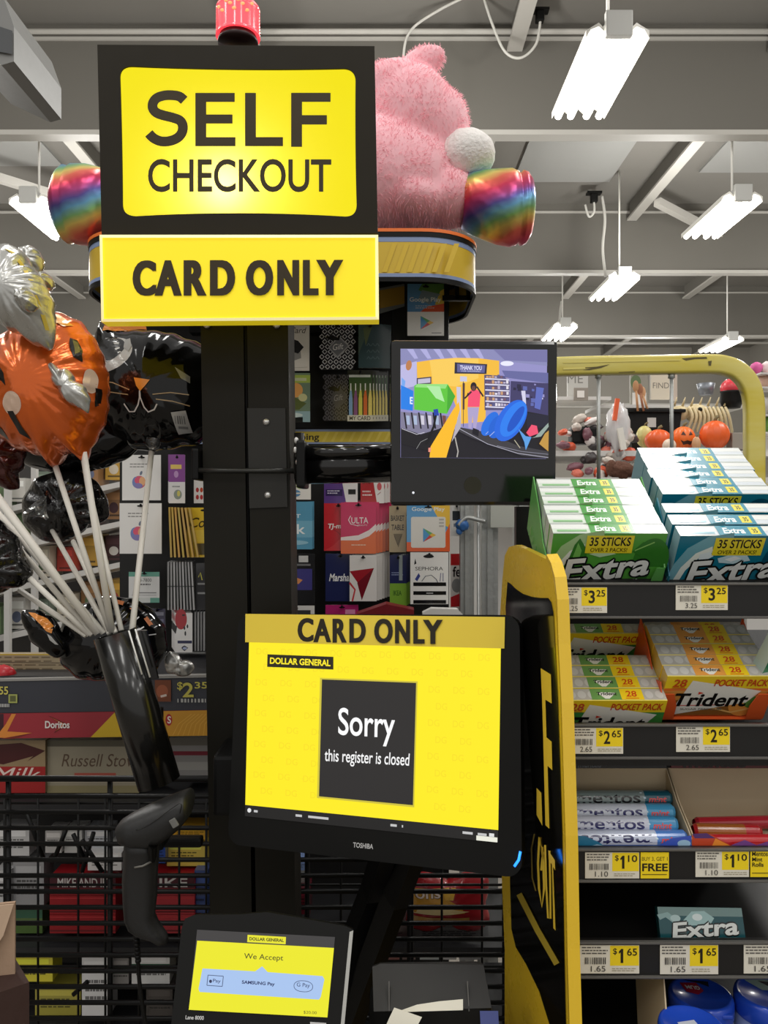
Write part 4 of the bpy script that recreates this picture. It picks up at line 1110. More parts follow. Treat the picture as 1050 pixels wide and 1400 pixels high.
def b1(a, top, side):
    a.poly([(-.55, -.75), (.1, -.75), (.2, -.2), (-.1, .05), (-.5, -.15)], (176, 30, 60)); a.text4('GUM', ((.1, -.25), (-.4, -.35), (-.42, -.6), (.12, -.5)), (240, 240, 240), .03); a.poly([(-.4, -.95), (.6, -.8), (.5, -.45), (.2, -.7)], (20, 22, 40))
    a.surface(side); a.poly([(.1, .1), (.5, .1), (.6, .6), (.2, .7)], (226, 230, 240)); a.poly([(-.9, .1), (-.4, .2), (-.4, .7), (-.9, .7)], (120, 130, 160))
def b2(a, top, side):
    a.poly([(-.5, -.9), (.9, -.9), (.6, -.1), (-.1, -.2)], (176, 206, 200)); a.poly([(0, -.8), (.7, -.7), (.3, -.4)], (24, 40, 50))
    a.surface(side); a.poly([(-.8, .2), (-.3, .1), (-.2, .9), (-.7, .95)], (30, 24, 70)); a.text4('sou', ((-.7, .25), (-.35, .15), (-.3, .8), (-.65, .9)), (240, 240, 244), .03); a.ell(.5, .5, .25, .3, (230, 234, 244)); a.text4('gum', ((-1.05, .15), (-.85, .1), (-.85, .5), (-1.05, .55)), (200, 90, 60), .02)
def b3(a, top, side):
    a.poly([(-.5, -.1), (.2, -.25), (.3, .3), (-.4, .5)], (206, 212, 226))
    a.surface(side); a.rect(-.6, .2, .5, .8, (220, 226, 240))
bottle(958, 1357, 1.04, .0405, 'blue lidded gum bottle with a red sticker, under the price rail', b1)
bottle(1049, 1356, 1.03, .0405, 'blue lidded gum bottle cut by the right edge of the photo', b2)
bottle(945, 1398, .955, .038, 'blue lidded gum bottle standing in front, cut by the lower edge', b3)
tag(MB().prism([at(907, 1338, 1.0), at(908.5, 1338, 1.0), at(921, 1500, .93), at(917, 1500, .93)], (0, .12, 0)).build('carton_divider', m_board), 'thin cardboard divider left of the blue gum bottles', 'divider')

# ------------------------------------------------------------------ yellow rail over the candy shelf, posts
t = thing('yellow_rail', 'scuffed yellow rail bent over behind the gum packs', 'rail', at(1030, 700, 1.42))
D_ = 1.42
P = [(708, 690), (708, 540), (712, 522), (724, 510), (745, 503), (800, 500.5), (900, 499), (970, 498), (990, 500), (1006, 506), (1019, 518), (1027, 534), (1030.5, 556), (1031, 600), (1031, 700)]
PP = catm([at(x, y, D_) for x, y in P], 5)
sec = [(x, y) for x, y in rrect(-.012, -.0165, .012, .0165, .005, 3)]
m_yr = bpy.data.materials.get('rail_yellow') or mat('rail_yellow', (206, 190, 84), .3, coat=.5)
nt = m_yr.node_tree; b = nt.nodes['Principled BSDF']
tcn = nt.nodes.new('ShaderNodeTexCoord'); nz = nt.nodes.new('ShaderNodeTexNoise'); nz.inputs['Scale'].default_value = 14; nz.inputs['Detail'].default_value = 6
mp = nt.nodes.new('ShaderNodeMapping'); mp.inputs['Scale'].default_value = (.35, 1, 1.6)
cr = nt.nodes.new('ShaderNodeValToRGB'); cr.color_ramp.elements[0].position = .34; cr.color_ramp.elements[0].color = rgb((96, 84, 40)); cr.color_ramp.elements[1].position = .40; cr.color_ramp.elements[1].color = rgb((206, 186, 56))
e_ = cr.color_ramp.elements.new(.75); e_.color = rgb((216, 206, 128))
nt.links.new(tcn.outputs['Object'], mp.inputs['Vector']); nt.links.new(mp.outputs['Vector'], nz.inputs['Vector']); nt.links.new(nz.outputs['Fac'], cr.inputs['Fac']); nt.links.new(cr.outputs['Color'], b.inputs['Base Color'])
sharp(MB().sweep(PP, sec, up=(0, 1, 0)).build('rail', m_yr, t))
a = Art(flat(D_ - .0123)); sc = (92, 82, 44)
for P_ in ([(932, 490), (948, 488.5), (966, 488), (967, 490.5), (950, 491), (938, 493)], [(797, 506), (812, 502), (834, 498), (822, 503), (806, 506)], [(798, 502.5), (822, 501), (822, 502), (798, 503.5)], [(968, 494), (973, 493), (972, 500), (969, 500)], [(846, 509), (868, 507.5), (868, 508.5), (846, 510)]): a.poly(P_, sc)
for P_ in ([(770, 495), (930, 491.5), (930, 493), (770, 496.5)], [(770, 503), (800, 502), (800, 504.5), (770, 505.5)]): a.poly(P_, (226, 212, 120))  # long pale streaks running along the rail
a.build('scuffs_and_streaks', PRINT, t)
for x, y in ((818, 668), (918, 650)):
    MB().tube([at(x, 511, D_), at(x + .6, y, D_ - .005)], .0033, 10).lathe(at(x, 514, D_), [(0, .004), (.006, .003), (.006, -.004), (0, -.005)], 12).build('wire', STEEL, t)
MB().box(at(1043, 690, 1.44), (.04, .06, .075), bev=.004).build('foot_block', mat('foot_block_beige', (176, 168, 128), .5), t)
m_sp = STEEL
def spost(x0, x1, y0, d, label, dep=.03):
    A, B = at(x0, y0, d), at(x1, y0, d)
    w = B.x - A.x
    mb = MB().prism([A, B, Vector((B.x, d, 0)), Vector((A.x, d, 0))], (0, dep, 0))
    mb.box((A.x + w * .5, d - .003, A.z / 2), (w * .35, .005, A.z))
    tag(sharp(mb.build('steel_post', m_sp)), label, 'post')
spost(629.5, 648, 600, 1.97, 'left galvanised steel post with a blue tie, under the security monitor')
spost(659, 681, 600, 1.95, 'galvanised steel post carrying a grey plate, under the security monitor')
spost(703, 722, 560, 1.93, 'galvanised steel post behind the top of the yellow curved panel')
tag(MB().tube([at(654, 600, 1.96), (at(655, 1100, 1.96).x, 1.96, 0)], .004, 10).build('steel_rod', m_sp), 'thin steel rod between the two left galvanised posts', 'rod')
tag(MB().box(at(688, 700, 1.925), (.061, .004, .075), bev=.001).build('steel_plate', mat('pale_plate', (190, 192, 184), .4, metal=.3)), 'pale grey metal plate fixed between the galvanised posts', 'plate')
tag(MB().tube(catm([at(627, 719, 1.94), at(637, 708, 1.94), at(655, 711, 1.94), at(664, 713, 1.935)], 5), .005, 8).build('tie_rod', m_sp), 'short steel rod with the blue tie round it', 'rod')
mb = MB().ball(at(632, 718, 1.945), (.0155, .011, .0145), f=lambda d: 1 + .25 * noise.noise(d * 3)); mb.ball(at(628, 726, 1.945), (.008, .005, .0095))
tag(mb.build('cable_tie', mat('blue_tie', (60, 110, 176), .4)), 'crumpled blue tie on the left galvanised post', 'tie')
# ------------------------------------------------------------------ gift card rack behind the pole
RD = 2.02
t = thing('gift_card_rack', 'black gift card rack with a rounded yellow banner round its top', 'card rack', Vector((-.22, 2.05, 0)))
rack = t
A, B = at(163, 470, RD), at(614, 470, RD)
zt = at(0, 386, RD).z
sharp(MB().box(((A.x + B.x) / 2, RD + .04, zt / 2), (B.x - A.x, .08, zt), bev=.004).build('back_panel', mat('rack_black', (20, 20, 20), .5), t))
px0, px1, py0, py1, rr = -.667, .207, 1.72, 2.14, .13
ring = rrect(px0, py0, px1, py1, rr, 10)
def band(z0, z1, name, m, grow=0.0, th=.006):
    cx, cy = (px0 + px1) / 2, (py0 + py1) / 2
    R1 = [(cx + (x - cx) * (1 + grow / .43), cy + (y - cy) * (1 + grow / .21)) for x, y in ring]
    R2 = [(cx + (x - cx) * (1 + (grow - th) / .43), cy + (y - cy) * (1 + (grow - th) / .21)) for x, y in ring]
    n = len(ring)
    V = [Vector((x, y, z)) for z in (z0, z1) for x, y in R1] + [Vector((x, y, z)) for z in (z0, z1) for x, y in R2]
    F = []
    for k in range(n):
        j = (k + 1) % n
        F += [[k, j, n + j, n + k], [2 * n + j, 2 * n + k, 3 * n + k, 3 * n + j], [n + k, n + j, 3 * n + j, 3 * n + k], [j, k, 2 * n + k, 2 * n + j]]
    return sharp(MB().add(V, F).build(name, m, t))
def zz(y): return EYE + (700 - y) / FOC * 1.72
m_ban = mat('banner_yellow', (214, 180, 52), .35, coat=.3); m_bb = mat('banner_blue_grey', (134, 152, 190), .4)
band(zz(317.5), zz(313), 'rim', mat('orange_rim', (240, 120, 48), .4), .005)
band(zz(324), zz(317.5), 'black_band', BLACK, .004)
band(zz(331), zz(324), 'edge_stripe', m_bb, .0025)
band(zz(374), zz(331), 'banner', m_ban, .002)
band(zz(379), zz(374), 'edge_stripe', m_bb, .0025)
band(zz(385), zz(379), 'black_band', BLACK, .003)
mb = MB()
mb.add([Vector((x, y, zz(326))) for x, y in ring], [list(range(len(ring)))], 0, False)
mb.add([Vector((x, y, zz(328))) for x, y in ring], [list(range(len(ring)))], 0, False)
mb.build('tray', mat('tray_black', (30, 28, 26), .6), t)
for k in range(6):                                                   # pale slanting stripes printed on the banner
    a = Art(flat(1.7165)); x = 522 + k * 17
    a.poly([(x, 372), (x + 14, 333), (x + 21, 333), (x + 7, 372)], (219, 185, 58)); a.build('banner_stripe', PRINT, t)
MB().box(at(625, 398, 1.9), (.008, .012, .04)).box(at(625, 408, 1.9), (.07, .012, .012)).box(at(641, 398, 1.9), (.012, .012, .045)).build('bracket', BLACKM, t)
MB().box(((px0 + px1) / 2, 2.02, (zz(385) + zz(360)) / 2 - .02), (.5, .08, .1)).build('crown_support', BLACKM, t)
a = Art(on_plane(at(540, 405, 1.98), (.25, -1, 0))); a.poly([(519, 394), (553, 388), (553, 419), (519, 429)], (108, 112, 112)); a.poly([(519, 397), (553, 391), (553, 415), (519, 422)], (160, 126, 40)); a.build('side_banner', PRINT, t)
a = Art(flat(1.955)); a.rect(226, 587, 534, 607, (132, 146, 176)); a.rect(226, 590, 534, 604.5, (206, 182, 62))
a.text('Shopping', 379, 592.5, 436.5, 604.5, (48, 42, 20), .02)
for k in range(8): a.poly([(440 + k * 12, 604), (447 + k * 12, 590.5), (451 + k * 12, 590.5), (444 + k * 12, 604)], (216, 194, 84))
a.build('shelf_strip', PRINT, t)
MB().box(at(380, 597, 1.972), (.55, .03, .04)).build('strip_backing', BLACKM, t)
MB().box(at(256, 901, 1.95), (.085, .03, .03)).build('lower_ledge', mat('ledge_grey', (150, 150, 148), .4), t)

def hook(px, py, d=1.905):
    MB().tube([at(px, py, RD + .01), at(px, py, d), at(px, py - 2, d - .006)], .0026, 8).build('hook', BLACKM, rack)
def card(x0, y0, x1, y1, art, label, d=1.92, base=(236, 234, 228), n=0, dx=4.0, dd=.009, lab2=None, group=None, rz=0.0, hk=True, r=.0):
    A, B = at(x0, y0, d), at(x1, y1, d); W, H = B.x - A.x, A.z - B.z
    a = Art(step=.00006)
    a.cuboid(-W / 2, 0, 0, W / 2, .0014, H, base)
    a.surface(face_map((-W / 2, 0, H), (W, 0, 0), (0, 0, -H), (0, -1, 0))); art(a)
    hx = .5
    a.ell(hx, .055, .09, .02, (14, 14, 14), n=12)
    o = tag(a.build('gift_card', GLOSS, None, (0, 0, 0)), label, 'gift card', group)
    place(o, Vector(((A.x + B.x) / 2, d, B.z)), (0, 0, rz))
    if hk: hook((x0 + x1) / 2, y0 + (y1 - y0) * .055)
    for k in range(1, n + 1):
        c = dup(o, Vector(((A.x + B.x) / 2 + dx * k / FOC * d, d + dd * k, B.z + .0012 * k)), (0, 0, rz + .01 * k), lab2 or 'gift card in the stack behind the ' + label.replace(' gift card', ' one'))
        c['group'] = (lab2 or 'cards behind the ' + label).replace('gift card', 'cards')
    return o
def tri_logo(a, x, y, w, h):
    a.poly([(x, y), (x + w * .5, y + h * .5), (x, y + h)], (70, 150, 206)); a.poly([(x, y), (x + w * .72, y + h * .36), (x + w * .5, y + h * .5)], (90, 170, 100)); a.poly([(x, y + h), (x + w * .72, y + h * .64), (x + w * .5, y + h * .5)], (206, 60, 56)); a.poly([(x + w * .72, y + h * .36), (x + w, y + h * .5), (x + w * .72, y + h * .64), (x + w * .5, y + h * .5)], (232, 186, 60))
def c_bow(a):
    a.rect(0, 0, 1, 1, (226, 220, 208)); a.text('Card', .48, .04, .92, .17, (60, 56, 50), 0, .3); a.poly([(0, .5), (.4, .3), (.75, .45), (.78, .72), (.3, .86), (0, .8)], (150, 148, 144)); a.poly([(.1, .48), (.5, .28), (.7, .34), (.85, .48), (.7, .62), (.45, .56), (.3, .66)], (40, 40, 42)); a.line([(.0, .95), (.95, .92)], (.02, .01), (190, 184, 170))
def c_flor(a):
    a.rect(0, 0, 1, 1, (120, 140, 116)); a.rect(0, .04, 1, .2, (176, 196, 90)); a.rect(.1, .1, .9, .16, (210, 214, 170)); a.ell(.6, .35, .2, .15, (236, 170, 96)); a.poly([(.3, .6), (.6, .5), (.9, .62), (.7, .75), (.4, .75)], (96, 106, 60)); a.ell(.8, .5, .12, .08, (210, 206, 150)); a.rect(0, .78, 1, 1, (150, 178, 180)); a.rect(.55, .9, .8, 1, (30, 34, 34)); a.ell(.5, .86, .3, .05, (206, 220, 214))
def c_lat(dark):
    def f(a):
        b, w = ((40, 40, 44), (196, 194, 194)) if not dark else ((44, 42, 46), (92, 90, 94))
        a.rect(0, 0, 1, 1, b)
        for k in range(6):
            for j in range(9):
                cx, cy = (k + .5 * (j % 2)) / 5.5, (j + .5) / 9
                a.line([(cx - .07, cy), (cx, cy - .05), (cx + .07, cy), (cx, cy + .05), (cx - .07, cy)], (.025, .018), w); a.w -= a.step
        a.w += a.step
        a.poly([(.2, .52), (.55, .26), (.88, .48), (.5, .76)], tuple(int(c * .8) for c in w)); a.poly([(.24, .52), (.55, .3), (.83, .48), (.5, .71)], (110, 110, 114) if not dark else (72, 70, 74)); a.text4('Gift', ((.34, .45), (.68, .42), (.7, .55), (.36, .58)), (226, 224, 222) if not dark else (130, 128, 130), 0, .3)
        a.poly([(.1, .3), (.35, .24), (.5, .3), (.62, .2), (.55, .36), (.3, .36)], (16, 16, 18))
    return f
def c_teal(a):
    a.rect(0, 0, 1, 1, (46, 70, 74)); a.poly([(0, 0), (.5, 0), (0, .7)], (72, 92, 80)); a.poly([(.2, .1), (.6, 0), (.3, .5)], (92, 104, 66))
    for k in range(3):
        for j in range(3): a.line([(.35 + .18 * k, .5 + .15 * j), (.42 + .18 * k, .44 + .15 * j), (.5 + .18 * k, .5 + .15 * j)], (.03, .02), (86, 110, 112)); a.w -= a.step
def c_pens(a):
    a.rect(0, 0, 1, 1, (26, 30, 26)); a.rect(.06, .09, .9, .13, (180, 184, 176)); a.rect(.1, .17, .8, .2, (130, 136, 120)); a.rect(.06, .1, .96, .5, (46, 76, 40)); a.rect(.06, .1, .9, .14, (196, 200, 190))
    for k, c in enumerate(((120, 160, 200), (130, 70, 130), (210, 206, 90), (216, 96, 50), (226, 206, 110))):
        x = .06 + k * .19; a.poly([(x, .88), (x, .55), (x + .05, .38), (x + .1, .38), (x + .14, .55), (x + .14, .88)], c); a.rect(x + .05, .26, x + .09, .4, (230, 230, 220))
    a.rect(0, .88, 1, 1, (200, 196, 180)); a.text('MY CARD', .08, .9, .9, .98, (50, 50, 50), .01)
def c_play1(a):
    a.rect(0, 0, 1, .54, (92, 142, 190)); a.poly([(.4, 0), (1, 0), (1, .2), (.55, .2), (.3, .12)], (86, 130, 70)); a.poly([(.9, .14), (1, .1), (1, .42), (.75, .4)], (210, 180, 80)); a.poly([(.42, .5), (.55, .44), (1, .38), (1, .54), (.36, .54)], (206, 84, 56)); a.poly([(.4, .12), (.9, .2), (.6, .4), (.3, .3)], (120, 140, 150))
    a.text('Google Play', .06, .26, .92, .37, (226, 230, 226), .012); a.scrib(.22, .42, .78, .5, (206, 210, 210), 2, 4, .3); a.rect(0, .54, 1, 1, (232, 230, 226)); tri_logo(a, .36, .62, .36, .26); a.rect(.66, .94, .93, .955, (130, 130, 130))
def c_play2(a):
    a.rect(0, 0, 1, 1, (96, 160, 210)); a.poly([(.55, 0), (1, 0), (1, .5), (.8, .4)], (236, 190, 70)); a.poly([(1, .4), (1, 1), (0, 1), (0, .8), (.8, .8)], (228, 96, 44)); a.text('Google Play', .12, .05, .88, .16, (236, 240, 236), .012); a.poly([(p[0], p[1]) for p in rrect(.1, .26, .9, .92, .04)], (226, 222, 214)); tri_logo(a, .38, .5, .3, .3)
    for k in range(3): a.rect(.75, .3 + .07 * k, .86, .335 + .07 * k, (180, 176, 170)); a.w -= a.step
def c_maca(a):
    a.rect(0, 0, 1, 1, (232, 228, 220))
    for x, y, c in ((.12, .5, (200, 70, 110)), (.45, .3, (180, 60, 120)), (.75, .55, (150, 180, 70)), (.25, .72, (220, 110, 50)), (.6, .8, (90, 140, 180))): a.ell(x, y, .14, .11, c, n=14); a.rect(x - .14, y - .02, x + .14, y + .02, (236, 226, 210))
def c_eat(a):
    a.rect(0, 0, 1, 1, (92, 60, 130)); a.poly([(.5, 0), (1, 0), (1, 1), (.66, 1)], (226, 222, 220)); a.text('EAT', .1, .06, .4, .28, (230, 226, 236), .02); a.rect(.05, .5, .55, .74, (52, 36, 84)); a.scrib(.1, .54, .5, .7, (200, 190, 210), 2, 9); a.rect(.74, .05, .92, .2, (30, 32, 24)); a.rect(.72, .5, .94, .68, (40, 40, 36))
def c_red1(a):
    a.rect(0, 0, 1, 1, (176, 40, 44)); a.poly([(.5, 0), (1, 0), (1, 1), (.7, 1)], (232, 226, 222)); a.text('EATS', .08, .08, .42, .3, (90, 24, 28), .02); a.scrib(.08, .55, .5, .8, (226, 200, 196), 2, 3); a.ell(.8, .4, .1, .14, (206, 90, 96)); a.line([(.72, .7), (.86, .6)], (.02, .03), (170, 120, 120))
def c_ick(a):
    a.rect(0, 0, 1, 1, (92, 156, 186)); a.rect(0, .4, 1, .75, (120, 178, 202)); a.text('ick', .3, .47, .82, .68, (236, 240, 240), .012); a.text('APPT', .2, .26, .7, .34, (226, 236, 240), .02); a.ell(.5, .86, .4, .05, (150, 196, 214)); a.ell(.3, .08, .25, .06, (24, 28, 34))
def c_tj(a):
    a.rect(0, 0, 1, 1, (196, 36, 46)); a.poly([(.3, .9), (1, .5), (1, 1), (0, 1)], (206, 56, 60)); a.line([(.1, .45), (.5, .62), (1, .9)], (.02, .015), (150, 26, 36)); a.text('TJ-maxx', .14, .43, .98, .56, (240, 232, 228), .026, .15)
def c_ulta(a):
    a.rect(0, 0, 1, 1, (206, 40, 92)); a.poly([(0, .72), (.5, .66), (.8, .56), (1, .44), (1, 1), (0, 1)], (230, 110, 56)); a.poly([(0, .68), (.5, .64), (.8, .54), (1, .42), (1, .54), (.8, .66), (.5, .74), (0, .74)], (240, 226, 222)); a.text('ULTA', .3, .29, .78, .41, (244, 232, 232), .008); a.text('BEAUTY', .48, .43, .76, .46, (240, 220, 224)); a.line([(.28, .26), (.22, .34), (.28, .42), (.5, .46)], (.025, .012), (244, 226, 228)); a.scrib(.3, .82, .72, .87, (240, 200, 170), 1, 2, .4)
def c_kraft(a):
    a.rect(0, 0, 1, 1, (170, 152, 120)); a.text('BASKET', .1, .2, .9, .32, (40, 34, 24), .02); a.text('TABLE', .14, .4, .88, .52, (40, 34, 24), .02); a.poly([(.25, .6), (.8, .6), (.55, .9)], (110, 96, 70)); a.line([(.3, .64), (.5, .84), (.72, .64)], (.03, .02), (60, 50, 36))
def c_dark(a):
    a.rect(0, 0, 1, 1, (34, 34, 36)); a.rect(.0, .2, .9, .24, (120, 120, 122)); a.rect(.6, .04, .84, .17, (206, 206, 204)); a.rect(0, .3, .94, .72, (70, 66, 132)); a.poly([(.1, .62), (.2, .36), (.4, .34), (.5, .46), (.7, .52), (.6, .6), (.4, .58), (.3, .72)], (226, 150, 96)); a.text('HBO', .1, .8, .5, .9, (180, 180, 180), .02)
def c_mar(a):
    a.rect(0, 0, 1, 1, (34, 40, 84)); a.text('Marshalls', .12, .42, .98, .58, (236, 236, 238), .022, .25)
def c_bird(a):
    a.rect(0, 0, 1, 1, (226, 222, 218)); a.poly([(0, .35), (.9, .28), (.45, .98), (.3, .6)], (160, 26, 40)); a.poly([(.28, .6), (.9, .28), (.45, .98)], (116, 20, 34)); a.line([(0, .6), (.2, .75), (.1, 1)], (.06, .05), (200, 60, 66))
def c_navy(a):
    a.rect(0, 0, 1, 1, (34, 40, 84)); a.rect(0, .56, 1, 1, (126, 170, 60)); a.text('IKEA', .2, .7, .7, .8, (60, 100, 40), .02); a.scrib(.1, .34, .8, .42, (140, 150, 190), 2, 3); a.rect(.55, 0, .75, .5, (150, 160, 160))
def c_seph(a):
    a.rect(0, 0, 1, 1, (236, 234, 230)); a.text('SEPHORA', .13, .28, .86, .35, (50, 48, 48), .0); a.poly([(.1, .24), (.13, .12), (.16, .22)], (26, 26, 26)); a.poly([(.12, .52), (.22, .4), (.26, .46), (.18, .56)], (60, 70, 140)); a.line([(.3, .56), (.4, .46), (.55, .44), (.68, .52), (.72, .58)], (.02, .012), (90, 96, 110)); a.line([(.78, .56), (.8, .4)], (.02, .01), (120, 120, 150)); a.line([(.86, .56), (.86, .4)], (.02, .01), (120, 120, 150))
    for y in (.58, .75, .92): a.rect(.08, y, .94, y + .07, (22, 22, 24)); a.w -= a.step
    a.w += a.step; a.rect(.42, .78, .6, .795, (200, 200, 200)); a.ell(.48, .08, .14, .03, (16, 16, 16))
def c_mag(a): a.rect(0, 0, 1, 1, (178, 40, 110)); a.rect(.6, .1, .9, .2, (220, 140, 180))
def c_fed(a):
    a.rect(0, 0, 1, 1, (232, 226, 222)); a.rect(0, 0, 1, .2, (206, 40, 44)); a.text('fed', .1, .22, .75, .4, (40, 30, 30), .02); a.ell(.3, .55, .25, .12, (150, 150, 150)); a.ell(.75, .5, .2, .1, (120, 120, 126)); a.poly([(0, .75), (.5, .68), (1, .75), (1, .9), (0, .92)], (206, 40, 48))
def c_wh(a): a.rect(0, 0, 1, 1, (220, 218, 214)); a.rect(.2, .1, .9, .5, (60, 60, 64))
card(372, 445, 423, 507, c_bow, 'white gift card with a grey and black bow, topmost right of the pole')
card(374, 510, 424, 577, c_flor, 'green and yellow floral gift card right of the pole')
card(440, 443, 483, 505, c_lat(False), 'black and white lattice gift card with a hanging tag')
card(490, 443, 523, 503, c_teal, 'dark teal gift card right of the lattice patterned card', n=3, dx=4, lab2='gift card edge behind the dark teal card')
card(444, 512, 480, 575, c_lat(True), 'dim grey lattice gift card left of the colourful pens')
card(475, 506, 510, 576, c_pens, 'black gift card with a row of colourful pens', n=5, dx=4.2, lab2='dark gift card in the stack behind the pens card')
card(557, 388, 607, 459, c_play1, 'blue and white gift card with a play triangle, above the security monitor', d=1.90)
card(372, 640, 425, 683, c_maca, 'white gift card with coloured macaroons, behind the monitor arm')
card(443, 650, 489, 688, c_eat, 'purple and white gift card reading EAT, under the monitor arm')
card(493, 650, 525, 688, c_red1, 'red and white gift card under the monitor arm', n=2, dx=4.5, lab2='gift card edge behind the red and white card')
card(374, 686, 427, 751, c_ick, 'sky blue gift card ending in the letters ick', n=1, dx=2)
card(443, 688, 482, 753, c_tj, 'red gift card with white lettering, left of the pink one')
card(466, 687, 514, 757, c_ulta, 'pink and orange gift card with a white swoosh', d=1.91, n=5, dx=4.4, lab2='gift card in the stack behind the pink and orange card')
card(532, 692, 555, 755, c_kraft, 'brown kraft gift card beside the large play triangle card', n=1, dx=3)
card(556, 690, 615, 754, c_play2, 'blue and orange gift card with a white inset and play triangle', d=1.9)
card(617, 690, 632, 733, lambda a: (a.rect(0, 0, 1, 1, (222, 220, 216)), a.rect(.1, .2, .8, .5, (40, 44, 50)), a.rect(.2, .6, .8, .7, (120, 130, 150))), 'white gift card half hidden by the left galvanised post', d=1.99, rz=.1)
card(376, 757, 430, 826, c_dark, 'dark gift card with a purple and orange inset')
card(445, 757, 486, 822, c_mar, 'navy gift card with white script lettering')
card(478, 759, 515, 822, c_bird, 'white gift card with a dark red triangle', d=1.91, n=5, dx=3.6, base=(206, 204, 200), lab2='white edged gift card in the stack behind the red triangle card')
card(533, 759, 556, 828, c_navy, 'navy and green gift card left of the striped white card', n=2, dx=2.5, lab2='gift card edge behind the navy and green card')
card(561, 755, 613, 826, c_seph, 'white gift card with three black stripes', d=1.9)
card(445, 827, 490, 890, c_mag, 'magenta gift card just above the touch screen')
card(376, 828, 430, 890, c_wh, 'white and black gift card above the touch screen, beside the pole')
card(616, 757, 644, 836, c_fed, 'red and white patterned gift card behind the galvanised posts', d=2.0, rz=.1, hk=False)
mb = MB(); mb.prism([at(487, 840, 1.86), at(528, 826, 1.86), at(566, 834, 1.86), at(566, 845, 1.86), at(487, 850, 1.86)], (0, .02, .004)); tag(sharp(mb.build('gift_card_folder', mat('dark_red_folder', (120, 26, 36), .4))), 'dark red folded card holder just above the touch screen', 'gift card')
mb = MB(); mb.prism([at(578, 838, 1.84), at(590, 832, 1.84), at(626, 833, 1.84), at(634, 842, 1.84), at(578, 850, 1.84)], (0, .03, .0)); tag(sharp(mb.build('paper_bag', mat('white_paper_item', (226, 224, 220), .6))), 'white folded paper item above the right corner of the touch screen', 'paper')
# left of the pole
def c_app(a):
    a.rect(0, 0, 1, 1, (234, 232, 228)); a.scrib(.2, .19, .68, .31, (150, 148, 144), 2, 5, .4)
    a.ell(.44, .6, .17, .14, (206, 96, 110)); a.ell(.36, .6, .1, .12, (110, 130, 190)); a.ell(.42, .56, .1, .08, (220, 80, 110)); a.ell(.52, .58, .08, .1, (230, 170, 120)); a.ell(.42, .68, .11, .06, (130, 120, 180)); a.ell(.49, .4, .03, .05, (110, 120, 140), 30)
card(167, 622, 220, 684, c_app, 'upper white gift card with a small coloured fruit emblem', d=1.93)
card(163.5, 688, 221, 757, c_app, 'lower white gift card with a small coloured fruit emblem', d=1.91)
def c_pur(a):
    a.rect(0, 0, 1, .56, (140, 84, 150)); a.rect(0, .56, 1, 1, (222, 220, 220)); a.rect(.1, .2, .78, .29, (226, 196, 110)); a.ell(.45, .4, .14, .07, (190, 150, 196)); a.ell(.55, .82, .25, .1, (140, 150, 140)); a.ell(.6, .8, .1, .06, (206, 196, 110)); a.scrib(.2, .64, .8, .7, (150, 150, 150), 1, 4)
card(231, 622, 253, 688, c_pur, 'purple and white gift card left of the pole', d=1.9, n=3, dx=-2.2, dd=.012, lab2='gift card edge left of the purple and white card')
card(265, 655, 300, 688, lambda a: (a.rect(0, 0, 1, 1, (232, 228, 224)), a.ell(.14, .45, .06, .1, (180, 60, 60)), a.ell(.14, .75, .06, .1, (180, 60, 60)), a.ell(.3, .45, .06, .1, (200, 80, 50)), a.ell(.3, .75, .06, .1, (190, 60, 60))), 'white gift card with red dots, half behind the pole', d=1.93)
def c_yel(a): a.rect(0, 0, 1, 1, (226, 190, 52)); a.text('Cobs', .1, .2, .9, .4, (60, 46, 10), .01, .3); a.rect(.1, .45, .9, .7, (236, 206, 80)); a.rect(.3, .72, 1, .95, (90, 80, 50))
o = card(256, 694, 300, 762, c_yel, 'yellow gift card half behind the pole', d=1.88)
ye = mat('yellow_card_edges', (190, 156, 70), .5)
for k in range(7):                                                   # fanned yellow cards seen edge on
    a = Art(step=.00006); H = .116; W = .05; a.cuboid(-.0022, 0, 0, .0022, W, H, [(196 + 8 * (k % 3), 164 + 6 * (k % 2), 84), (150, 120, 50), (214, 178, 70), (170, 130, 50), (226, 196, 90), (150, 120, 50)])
    e_ = tag(a.build('gift_card', GLOSS, None, (0, 0, 0)), 'yellow gift card seen edge on, fanned left of the pole', 'gift card', 'fanned yellow gift cards')
    place(e_, at(234 + k * 5.2 + k * k * .15, 762, 1.86), (0, math.radians(-2 - k * 1.3), math.radians(6)))
for k in range(9):
    a = Art(step=.00006); H = .112; W = .05; g = 150 + 16 * (k % 3)
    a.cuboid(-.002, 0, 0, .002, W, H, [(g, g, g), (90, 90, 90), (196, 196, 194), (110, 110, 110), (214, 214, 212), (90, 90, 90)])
    a.surface(face_map((-.002, 0, H), (.004, 0, 0), (0, 0, -H), (0, -1, 0))); a.rect(0, .5, 1, .52, (70, 70, 72))
    e_ = tag(a.build('gift_card', GLOSS, None, (0, 0, 0)), 'grey gift card seen edge on, in the row below the yellow ones', 'gift card', 'grey gift cards seen edge on')
    place(e_, at(230 + k * 4.4, 834, 1.87), (0, math.radians(-.4 * k), math.radians(5)))
card(268, 770, 310, 834, lambda a: (a.rect(0, 0, 1, 1, (56, 56, 58)), a.line([(.08, .3), (.14, .2), (.2, .36)], (.03, .02), (206, 200, 90)), a.rect(.05, .42, .3, .46, (140, 140, 140)), a.rect(.05, .62, .3, .66, (150, 150, 150))), 'dark grey gift card with a yellow mark, half behind the pole', d=1.88)
